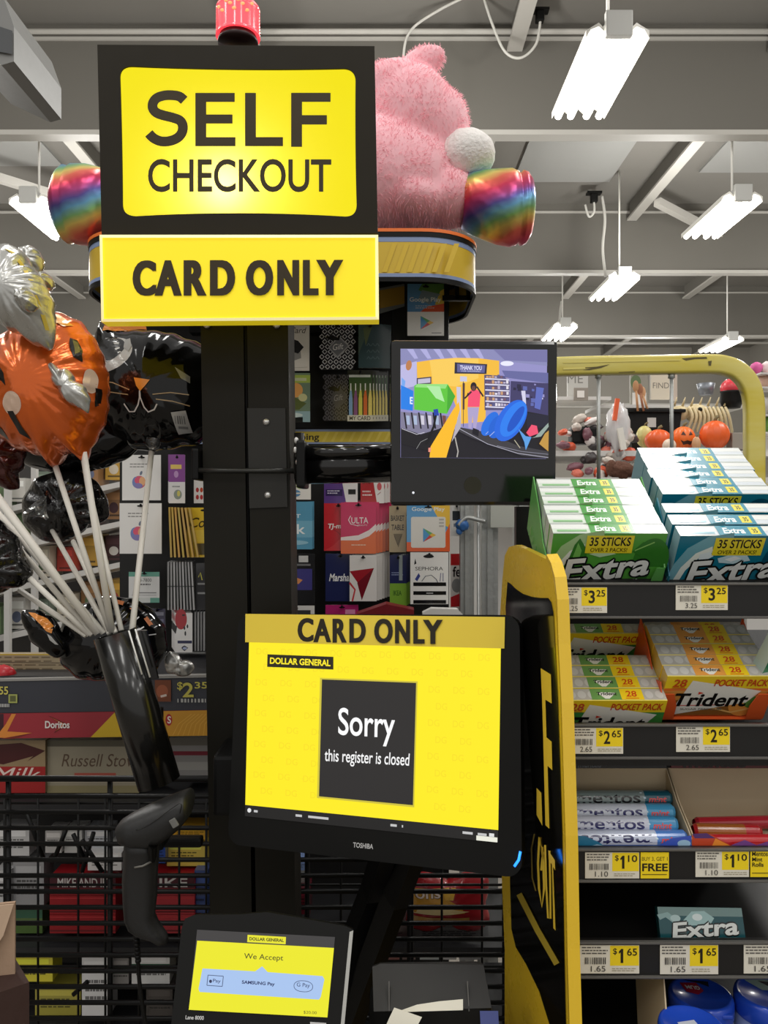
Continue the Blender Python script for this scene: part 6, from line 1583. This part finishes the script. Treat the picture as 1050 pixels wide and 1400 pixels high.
goods(232, 1008, 300, 1064, 1.70, .1, lambda a: (a.rect(0, 0, 1, 1, (140, 138, 136)), a.rect(0, .0, 1, .2, (110, 106, 96)), a.rect(0, .34, 1, .44, (120, 30, 46)), a.rect(0, .6, 1, .8, (160, 158, 154))), 'grey box with a dark red stripe beside the pole', (140, 138, 136))
goods(-25, 894, 107, 931, 1.74, .02, lambda a: (a.rect(0, 0, 1, 1, (156, 140, 112)), a.rect(0, 0, 1, .05, (190, 160, 60)), a.scrib(.02, .1, .98, .95, (110, 96, 74), 6, 8, .35), a.line([(.0, .3), (1, .34)], (.006, .02), (60, 50, 40))), 'flat beige carton with fine print lying above the price rail', (150, 134, 108))
tag(MB().ball(at(2, 922, 1.69), (.03, .02, .02), f=lambda d: 1 + .1 * noise.noise(d * 4)).build('candy_bag', mat('red_wrapper', (176, 30, 40), .3)), 'small red wrapped candy at the left end of the price rail', 'candy')

# goods seen through the wires
RB = (150, 22, 30)
for col, (x0, x1, txt, xa_, xb_) in enumerate(((68, 158, 'MIKE AND IKE', .12, .95), (206, 266, 'IKE', .2, .84))):
    for k in range(3):
        y1 = 1276 - 26 * k
        def art(a, k=k, txt=txt, p=xa_, r_=xb_):
            a.rect(0, 0, 1, 1, (RB[0] - 14 * (k == 2) + 20 * col, RB[1] + 24 * col, RB[2] + 24 * col)); a.rect(0, .82, 1, .9, (96, 16, 24)); a.rect(0, .1, 1, .16, (186, 50, 54))
            if k == 2: a.rect(0, .0, 1, .62, (72, 26, 36)); a.text(txt, p, .08, r_, .56, (206, 200, 196), .016)
        goods(x0, y1 - 25.4, x1, y1, 1.66, .06, art, '%s red candy box of the %s stack behind the wires' % (('lowest', 'middle', 'topmost')[k], ('left', 'right')[col]), RB)
G = [(-8, 1190, 14, 1240, (150, 150, 150), 'silver wrapped pack at the left edge behind the wires'), (18, 1178, 60, 1240, (120, 120, 122), 'grey foil pack left of the red candy boxes'), (20, 1224, 58, 1276, (70, 92, 46), 'green candy pack left of the red candy boxes'),
     (62, 1136, 84, 1166, (150, 148, 146), 'small pale box behind the upper wires, leftmost of four'), (88, 1134, 112, 1166, (170, 170, 168), 'small white box behind the upper wires, second of four'), (116, 1134, 150, 1164, (176, 178, 182), 'small white box behind the upper wires, third of four'), (120, 1166, 166, 1190, (196, 194, 192), 'wide white box just above the red candy boxes'), (-10, 1132, 40, 1170, (166, 166, 166), 'pale box at the left edge behind the upper wires'),
     (152, 1150, 172, 1188, (190, 190, 188), 'white box half behind the barcode scanner'), (213, 1146, 226, 1180, (42, 66, 130), 'narrow blue box right of the barcode scanner'), (236, 1130, 283, 1148, (196, 150, 50), 'golden yellow bag beside the pole, upper of two'), (228, 1152, 280, 1184, (210, 176, 80), 'pale yellow bag beside the pole, lower of two'), (266, 1190, 284, 1248, (40, 60, 110), 'narrow blue pack beside the pole'),
     (18, 1308, 72, 1342, (190, 180, 50), 'yellow box low at the left, behind the wires'), (48, 1350, 110, 1388, (146, 138, 60), 'dull yellow box in the lowest row behind the wires'), (112, 1306, 150, 1390, (206, 206, 204), 'tall white box in the lower row behind the wires'), (180, 1303, 232, 1345, (196, 200, 196), 'white box with a green stripe behind the scanner cable'), (152, 1310, 176, 1345, (120, 118, 116), 'grey box left of the box with green stripe'), (200, 1350, 236, 1390, (60, 56, 54), 'dark box beside the payment terminal'),
     (400, 1176, 419, 1190, (110, 130, 170), 'small bluish pack between pole and support arm'), (402, 1196, 420, 1210, (146, 146, 144), 'small grey pack between pole and support arm'), (402, 1214, 424, 1250, (80, 24, 34), 'dark red pack between pole and support arm'),
     (496, 1294, 522, 1312, (206, 204, 202), 'small white box above the receipt printer, leftmost'), (525, 1294, 546, 1312, (150, 90, 84), 'small reddish box above the receipt printer'), (550, 1294, 568, 1312, (120, 100, 96), 'small brown box above the receipt printer'), (574, 1293, 600, 1312, (190, 196, 214), 'white and blue box above the receipt printer'), (603, 1293, 624, 1312, (206, 210, 214), 'plain white box above the receipt printer'), (628, 1294, 676, 1312, (150, 152, 154), 'grey box above the receipt printer, rightmost'),
     (506, 1262, 560, 1282, (56, 40, 40), 'dark brown bag under the red and yellow chip bag'), (566, 1266, 660, 1284, (90, 88, 88), 'grey wrapped packs under the red and yellow chip bag')]
rs = random.Random(12)
for k, (x0, y0, x1, y1, c, lab) in enumerate(G):
    c = tuple(min(240, int(v * 1.22)) for v in c)
    def art(a, c=c, k=k):
        hi = tuple(min(255, int(v * 1.2)) for v in c); lo = tuple(int(v * .5) for v in c)
        a.rect(0, 0, 1, 1, c); a.rect(.08, .1, .9, .3, hi); a.scrib(.12, .4, .9, .8, lo, 3, k, .4)
        if 'green' in lab: a.rect(0, .35, 1, .6, (40, 96, 70))
    goods(x0, y0, x1, y1, 1.67 + .012 * (k % 3), .05, art, lab, c, 'snack_pack', 'snack pack', GLOSS)
# chip bag: pillow shaped
t = thing('chip_bag', 'red and yellow chip bag ending in the letters ons, above the receipt printer', 'snack pack', at(612, 1264, 1.68))
mb, sf = balloon((612, 1232), 1.68, polar([(556, 1202), (612, 1204), (668, 1202), (664, 1232), (668, 1263), (612, 1261), (556, 1263), (560, 1232)], (612, 1232)), .03, PRINT, .12, 14, 3)
mb.build('bag', mat('chip_bag_red', (150, 30, 36), .25, coat=.4), t)
a = Art(sf, step=.0003); a.div = 10
a.poly([(558, 1210), (606, 1207), (612, 1222), (628, 1230), (634, 1240), (562, 1241)], (206, 150, 50)); a.poly([(602, 1208), (622, 1207), (618, 1222), (608, 1222)], (226, 176, 60)); a.poly([(562, 1232), (600, 1230), (640, 1238), (600, 1242), (562, 1242)], (220, 196, 140))
a.poly([(562, 1246), (640, 1246), (640, 1256), (562, 1256)], (160, 120, 60)); a.div = None; a.text4('ons', ((566, 1211.5), (602, 1209.5), (602, 1219.5), (567, 1222)), (30, 24, 20), .03); a.text4('ons', ((567, 1212), (601, 1210), (601, 1219), (568, 1221.5)), (226, 206, 190), .016)
a.build('bag_print', GLOSS, t)

# wire rack: horizontal rails, posts and a finer grid just behind
t = thing('wire_rack', 'black wire rack of horizontal rails running behind the checkout', 'wire rack', Vector((-.2, 1.47, 0)))
FD = 1.45
xl, xr = at(-70, 0, FD).x, at(691, 0, FD).x
for k, y in enumerate([1064.5] + [1088.5 + 21.7 * j for j in range(16)]):
    z = at(0, y, FD).z
    MB().tube([(xl, FD, z), (xr, FD, z)], .0058 if k == 0 else .0042, 10).build('rail', BLACKM, t)
for px in (11.5, 150.5, 290, 420, 562, 690):
    p = at(px, 1062, FD + .008); MB().tube([(p.x, p.y, p.z), (p.x, p.y, 0.1)], .0048, 10).build('post', BLACKM, t)
FD2 = 1.53
for k in range(17):
    px = -40 + k * 46.0 + (9 if k % 3 == 0 else 0)
    p = at(px, 1090, FD2); MB().tube([(p.x, p.y, p.z), (p.x, p.y, .3)], .0023, 8).build('upright_wire', BLACKM, t)
for k in range(3):
    y = 1099 + 112 * k; z = at(0, y, FD2).z
    MB().tube([(xl - .05, FD2 + .004, z), (xr + .04, FD2 + .004, z)], .0026, 8).build('grid_wire', BLACKM, t)
# slanted wires of a basket between the red boxes
for k, (p_, q_) in enumerate((((90, 1135), (76, 1170)), ((100, 1140), (118, 1180)), ((112, 1148), (140, 1192)), ((128, 1138), (112, 1192)), ((36, 1110), (60, 1175)), ((120, 1342), (100, 1360)), ((330, 1500), (330, 1520)))):
    if k < 6: MB().tube([at(*p_, 1.6), at(*q_, 1.6)], .0045, 8).build('basket_wire', BLACKM, t)

# cartons at the lower left corner
def carton_box(p, d, w, dep, h, yaw, col, label, art=None, flap=False):
    c = at(*p, d); R = rot(z=yaw)
    t = thing('cardboard_box', label, 'cardboard box', Vector((c.x, c.y, c.z - h)))
    m = mat('cardboard_%d' % col[0], col, .75, bump=.1, scale=80)
    # c is the upper right rear corner seen in the photo; the front face runs down-left from it
    e1 = R @ Vector((-w, 0, 0)); e2 = R @ Vector((0, dep, 0))
    P = [c, c + e1, c + e1 + e2, c + e2]
    sharp(MB().prism(P, (0, 0, -h)).build('box', m, t))
    if art:
        a = Art(face_map(c + e1, -e1, Vector((0, 0, -h)), R @ Vector((0, -1, 0)))); art(a); a.build('print', PRINT, t)
    if flap:
        MB().prism([c + Vector((0, -.003, .0)), c + e1 + Vector((0, -.003, 0)), c + e1 + Vector((.0, -.012, -.09)), c + e1 * .3 + Vector((0, -.012, -.085)), c + e1 * .08 + Vector((0, -.008, -.04))], R @ Vector((0, -.002, 0))).build('flap', mat('cardboard_flap', (186, 160, 136), .75), t)
carton_box((40, 1343), 1.10, .16, .12, .3, 38, (62, 42, 36), 'dark brown carton in the lower left corner with white lettering', lambda a: (a.text4('COOKIE', ((.62, .18), (.96, .18), (.96, .26), (.62, .26)), (200, 190, 180), .01), a.text4('SNACKS', ((.62, .3), (.96, .3), (.96, .37), (.62, .37)), (190, 180, 170), .01)))
carton_box((20.5, 1234), 1.12, .14, .005, .125, 12, (170, 142, 118), 'tan cardboard box standing on the dark brown carton', None, True)

# ------------------------------------------------------------------ stock shelves far behind the balloons
t = thing('stock_shelf', 'white stock shelves far behind the fan of balloon sticks', 'shelf unit', Vector((-1.5, 2.95, 0)))
m_ws = mat('white_shelf', (206, 204, 200), .5)
d0, d1 = 3.3, 2.6
def P2(px, py, u): return at(px, py, d0 + (d1 - d0) * u)
rows = ((668, 'upper'), (722, 'middle'), (778, 'lower'), (842, 'lowest'))
for y, nm in rows:
    A = at(175, y - 12, 3.0); B = at(-60, y + 40, 2.6)
    MB().prism([A, B, B + Vector((.05, .4, 0)), A + Vector((.05, .4, 0))], (0, 0, -.02)).build('shelf_board', m_ws, t)
for px, d in ((172, 3.0), (44, 2.75), (7, 2.68), (-55, 2.6)):
    p = at(px, 640, d); MB().box((p.x, p.y + .02, .9), (.018, .02, 1.8)).build('upright', m_ws, t)
MB().prism([at(178, 560, 3.35), at(-80, 540, 3.0), Vector((at(-80, 0, 3.0).x, 3.0, 0)), Vector((at(178, 0, 3.35).x, 3.35, 0))], (0, .02, 0)).build('back_panel', mat('stock_back_panel', (60, 58, 56), .7), t)
PAL = [((190, 150, 60), 'yellow'), ((170, 60, 50), 'red'), ((96, 120, 84), 'green'), ((150, 110, 70), 'brown'), ((206, 196, 176), 'cream'), ((96, 104, 130), 'blue grey'), ((70, 40, 44), 'dark red'), ((120, 134, 120), 'sage green'), ((210, 206, 200), 'white')]
CN = ['first', 'second', 'third', 'fourth', 'fifth', 'sixth', 'seventh', 'eighth']
for ri, (y, nm) in enumerate(rows):
    for k in range(7):
        u = k / 7; px = 168 - 232 * u; yy = y - 12 + 52 * u; d = 3.0 - .4 * u
        c, cn = PAL[(k * 2 + ri * 3 + (k * k) % 4) % 9]
        h = rs.uniform(32, 44)
        def art(a, c=c, k=k, ri=ri):
            a.rect(0, 0, 1, 1, c); a.rect(.1, .12, .9, .36, tuple(min(255, int(v * 1.25)) for v in c)); a.ell(.5, .62, .28, .18, PAL[(k + ri * 2 + 4) % 9][0]); a.rect(.15, .84, .85, .9, tuple(int(v * .5) for v in c))
        goods(px - 24, yy - h, px - 1, yy, d + .02, .12, art, '%s packet, %s from the right on the %s far stock shelf' % (cn, CN[k], nm), c, 'stock_packet', 'packet')

# ------------------------------------------------------------------ autumn display far behind the yellow rail
t = thing('display_table', 'pale display shelves carrying autumn decorations, seen under the yellow rail', 'shelf unit', Vector((1.5, 4.8, 0)))
HD = 4.5; t0 = t
zt2 = at(0, 617, HD).z
MB().box((1.75, HD + .3, zt2 - .015), (2.6, .7, .03)).build('shelf_board', m_ws, t)
MB().box((1.75, HD + .22, at(0, 655, HD).z - .015), (2.6, .9, .03)).build('shelf_board', m_ws, t)
MB().box((1.75, HD + .7, .84), (2.7, .04, 1.5)).build('back_panel', mat('display_back', (196, 194, 190), .7), t)
MB().box((1.16, HD + .5, at(0, 549, 5.0).z), (.42, .3, .02)).build('wall_shelf', m_ws, t)
MB().box((1.75, HD + .55, at(0, 556, 5.0).z - .01), (.9, .3, .02)).build('wall_shelf', m_ws, t)
def pumpkin(px, py, rpx, hpx, d, col, label, face=False, ribs=8):
    c = at(px, py, d); r_ = rpx / FOC * d; h = hpx / FOC * d
    t = thing('pumpkin', label, 'pumpkin', c - Vector((0, 0, h)))
    MB().ball(c, (r_, r_, h), seg=48, rings=18, f=lambda v: 1 - .07 * (1 - abs(math.sin(ribs / 2 * math.atan2(v.y, v.x)))) ** 2).build('body', mat('pumpkin_%d_%d' % (col[0], col[1]), col, .4), t)
    MB().tube([c + Vector((0, 0, h * .9)), c + Vector((.006, 0, h * 1.15)), c + Vector((.02, 0, h * 1.3))], r_ * .12, 8).build('stem', mat('pumpkin_stem', (110, 96, 60), .6), t)
    if face:
        def sf(u, v, w):
            x = u * r_; z = -v * h; y = -math.sqrt(max(0, 1 - (u * u) - (v * v))) * r_; return c + Vector((x, y - w - .002, z))
        a = Art(sf); a.div = .25
        a.poly([(-.5, -.25), (-.3, -.55), (-.12, -.2)], (60, 26, 10)); a.poly([(.5, -.25), (.3, -.55), (.12, -.2)], (60, 26, 10)); a.poly([(-.55, .15), (-.3, .28), (0, .2), (.3, .28), (.55, .15), (.3, .55), (0, .48), (-.3, .55)], (60, 26, 10)); a.build('face', PRINT, t)
pumpkin(900, 602, 18, 15, HD, (222, 92, 36), 'smooth orange pumpkin left of the pumpkin with a face')
pumpkin(934, 600, 16, 17, HD + .05, (230, 110, 40), 'orange pumpkin with a carved face between two others', True)
pumpkin(977, 595, 20, 20, HD, (224, 94, 38), 'largest ribbed orange pumpkin on the display', ribs=14)
pumpkin(881, 597, 11, 15, HD + .1, (200, 190, 120), 'pale yellow gourd beside the black crate', ribs=10)
pumpkin(915, 609, 9, 9, HD - .12, (220, 200, 180), 'small cream pumpkin in front of the orange pumpkins')
pumpkin(952, 607, 6, 10, HD - .05, (196, 150, 110), 'small tan gourd left of the largest pumpkin')
for yy in (512, 531, 568, 592):
    MB().box((at(1050, 0, 4.6).x, 4.6, at(0, yy, 4.6).z - .006), (.16, .16, .008)).build('side_shelf', m_ws, t0)
MB().box((at(1050, 0, 4.6).x, 4.7, .97), (.16, .02, 1.94)).build('side_panel', m_ws, t0)
t = thing('storage_crate', 'black storage crate with handles behind the pumpkins', 'crate', at(893, 617, HD + .25))
A, B = at(860, 562, HD + .25), at(930, 617, HD + .25)
MB().prism([A + Vector((-.01, 0, 0)), Vector((B.x + .01, A.y, A.z)), Vector((B.x - .02, B.y, B.z)), Vector((A.x + .02, B.y, B.z))], (0, .25, 0)).build('body', BLACK, t)
MB().box(((A.x + B.x) / 2, A.y + .12, A.z), (B.x - A.x + .05, .29, .02), bev=.004).build('rim', BLACK, t)
a = Art(flat(HD + .248)); a.rect(885, 571, 897, 584, (190, 190, 186)); a.build('label_card', PRINT, t)
mb = MB(); sk = at(952, 565, HD + .3)
rk = random.Random(4)
mb.ball(sk + Vector((-.1, 0, .0)), (.06, .05, .045)); mb.ball(sk + Vector((-.15, -.02, -.025)), (.05, .03, .02)); mb.ball(sk, (.07, .06, .055)); mb.ball(sk + Vector((.09, 0, -.02)), (.09, .05, .04))
for k in range(10): mb.tube(catm([sk + Vector((-.06 + .024 * k, -.04, .03)), sk + Vector((-.05 + .024 * k, -.07, -.03)), sk + Vector((-.07 + .03 * k, -.03, -.12 + .02 * rk.random()))], 4), .009, 6)
for k in range(7): mb.tube([sk + Vector((-.14 + .05 * k, -.02, .04)), sk + Vector((-.13 + .05 * k, -.04, .09))], .008, 6, scale=[1, .3])
mb.ball(sk + Vector((-.11, -.045, .01)), .012, i=1); mb.ball(sk + Vector((.0, -.055, .015)), .014, i=1)
tag(mb.build('skeleton_prop', [mat('bone_cream', (206, 190, 150), .6), BLACK]), 'cream animal skeleton decoration above the orange pumpkins', 'decoration')
def deco(name, label, cat, build, m):
    mb = MB(); build(mb); return tag(mb.build(name, m), label, cat)
deco('plastic_cauldron', 'red round decoration with black pot in front, near the bend of the rail', 'decoration', lambda b: b.ball(at(1000, 531, HD + .4), (.065, .06, .06)), mat('red_glossy', (206, 60, 70), .3))
deco('black_pot', 'black pot standing in front of the red round decoration', 'pot', lambda b: b.lathe(at(1000, 558, HD + .3), [(0, 0), (.05, 0), (.065, .04), (.06, .09), (.066, .1), (.055, .1), (.05, .06)], 20), BLACK)
deco('grey_box', 'grey box right of the largest pumpkin', 'box', lambda b: b.box(at(1008, 604, HD), (.09, .08, .095), bev=.004), mat('grey_card', (146, 138, 128), .6))
deco('metal_pot', 'grey metal pot above the skeleton decoration', 'pot', lambda b: b.lathe(at(965, 540, HD + .5), [(0, 0), (.04, 0), (.055, .07), (.05, .07), (.04, .01)], 18), mat('grey_metal', (120, 124, 130), .4, metal=.5))
for k, (x0, x1, y0, y1, c, lab) in enumerate(((776, 804, 507, 547, (186, 184, 178), 'pale sign board with letters hanging left, under the rail'), (862, 886, 508, 556, (140, 136, 124), 'grey framed picture left of the cream board'), (890, 916, 508, 546, (206, 196, 178), 'cream oval board reading FIND under the rail'), (918, 926, 512, 548, (186, 172, 160), 'narrow pale board between the hanging wires'))):
    def art(a, k=k):
        if k == 0: a.text('ME', .0, .12, .75, .42, (120, 118, 112), 0)
        if k == 2: a.text('FIND', .1, .4, .95, .6, (110, 104, 96), 0)
        if k == 1: a.ell(.3, .3, .3, .2, (90, 110, 70)); a.rect(.1, .6, .9, .95, (210, 206, 200))
    goods(x0, y0, x1, y1, 4.95, .02, art, lab, c, 'sign_board', 'sign board')
t = thing('picture_frame', 'small grey picture frame on the white wall shelf', 'picture frame', at(794, 547, 4.85))
MB().box(at(794, 539, 4.85), (.085, .015, .075)).build('frame', mat('grey_card', (146, 138, 128), .6), t); a = Art(flat(4.838)); a.rect(789, 534, 799, 543.5, (226, 222, 216)); a.build('picture', PRINT, t)
for k, (px, d_, c, h) in enumerate(((872, 4.7, (176, 130, 90), .17), (880, 4.72, (150, 100, 70), .15), (886, 4.74, (196, 150, 110), .13))):
    b_ = at(px, 562, d_); mb = MB().tube([b_, b_ + Vector((-.01 - .01 * k, 0, h * .7))], .007, 8).ball(b_ + Vector((-.012 - .01 * k, 0, h * .85)), (.018, .006, .034))
    tag(mb.build('wooden_spoon', mat('wood_%d' % k, c, .6)), '%s wooden spoon standing in the black crate' % ('tallest', 'middle', 'shortest')[k], 'spoon')
t = thing('tote_bag', 'black tote bag with a looped handle on the far display', 'bag', at(797, 610, HD))
MB().box(at(797, 596, HD + .05), (.15, .1, .1), bev=.015).build('body', BLACK, t); MB().tube(catm([at(788, 585, HD + .05), at(789, 572, HD + .05), at(795, 568, HD + .05), at(800, 574, HD + .05), at(801, 585, HD + .05)], 5), .006, 8).build('handle', BLACK, t)
t = thing('plastic_bag', 'clear plastic bag of orange and white goods beside the black crate', 'bag', at(843, 640, HD - .1))
MB().ball(at(845, 575, HD - .05), (.06, .05, .14), f=lambda v: (1 + .3 * noise.noise(v * 3)) * (1 - .35 * v.z)).build('bag', mat('cloudy_plastic', (206, 204, 204), .2, coat=.5), t)
MB().box(at(842, 560, HD - .125), (.022, .02, .12), rot(y=8)).build('orange_stripe', mat('orange_plastic', (226, 96, 50), .4), t)
MB().box(at(850, 600, HD - .125), (.03, .02, .12), rot(y=-10)).build('white_stripe', WHITEP, t)
for k in range(46):
    px = 768 + rs.uniform(0, 95); py = rs.uniform(588, 652) if k % 4 else rs.uniform(560, 600); d = HD - .05 - .1 * rs.random() + .002 * (640 - py)
    c, cn = rs.choice([((214, 208, 204), 'white'), ((206, 110, 90), 'salmon red'), ((120, 80, 90), 'plum'), ((70, 66, 66), 'dark grey'), ((190, 180, 170), 'beige'), ((206, 90, 60), 'orange')])
    tag(MB().ball(at(px, py, d), (rs.uniform(.018, .05), .03, rs.uniform(.014, .04)), rot(y=rs.uniform(-30, 30)), f=lambda v, k=k: 1 + .25 * noise.noise(v * 2.3 + Vector((k, 0, 0)))).build('wrapped_decoration', mat('deco_%s' % cn.replace(' ', '_'), c, .35)), 'small %s wrapped decoration in the jumbled heap under the rail' % cn, 'decoration', 'jumble of %s wrapped decorations' % cn)
mb = MB().ball(at(850, 644, HD - .2), (.07, .06, .05), f=lambda v: 1 + .3 * noise.noise(v * 2.6)); mb.ball(at(836, 640, HD - .2), (.03, .03, .045)); mb.ball(at(862, 648, HD - .2), (.04, .03, .035), f=lambda v: 1 + .2 * noise.noise(v * 4))
tag(mb.build('plush_bundle', mat('brown_fuzzy', (92, 60, 46), .9, bump=.6, scale=90)), 'brown fuzzy bundle just above the teal gum packs', 'decoration')
for k, (px, py, r_, c, lab) in enumerate(((1034, 503, 8, (206, 90, 150), 'pink ball toy at the right edge'), (1049, 502, 8, (226, 206, 206), 'white ball toy at the right edge'), (1046, 520, 9, (206, 170, 150), 'tan soft toy at the right edge'), (1049, 580, 10, (96, 140, 60), 'green plant decoration at the right edge'), (1046, 555, 12, (180, 176, 170), 'pale grey ornament at the right edge'))):
    tag(MB().ball(at(px, py, 4.6), r_ / FOC * 4.6, f=lambda v, k=k: 1 + .12 * noise.noise(v * 3 + Vector((k, 2, 0)))).build('toy_ornament', mat('toy_%d' % k, c, .5)), lab, 'ornament')
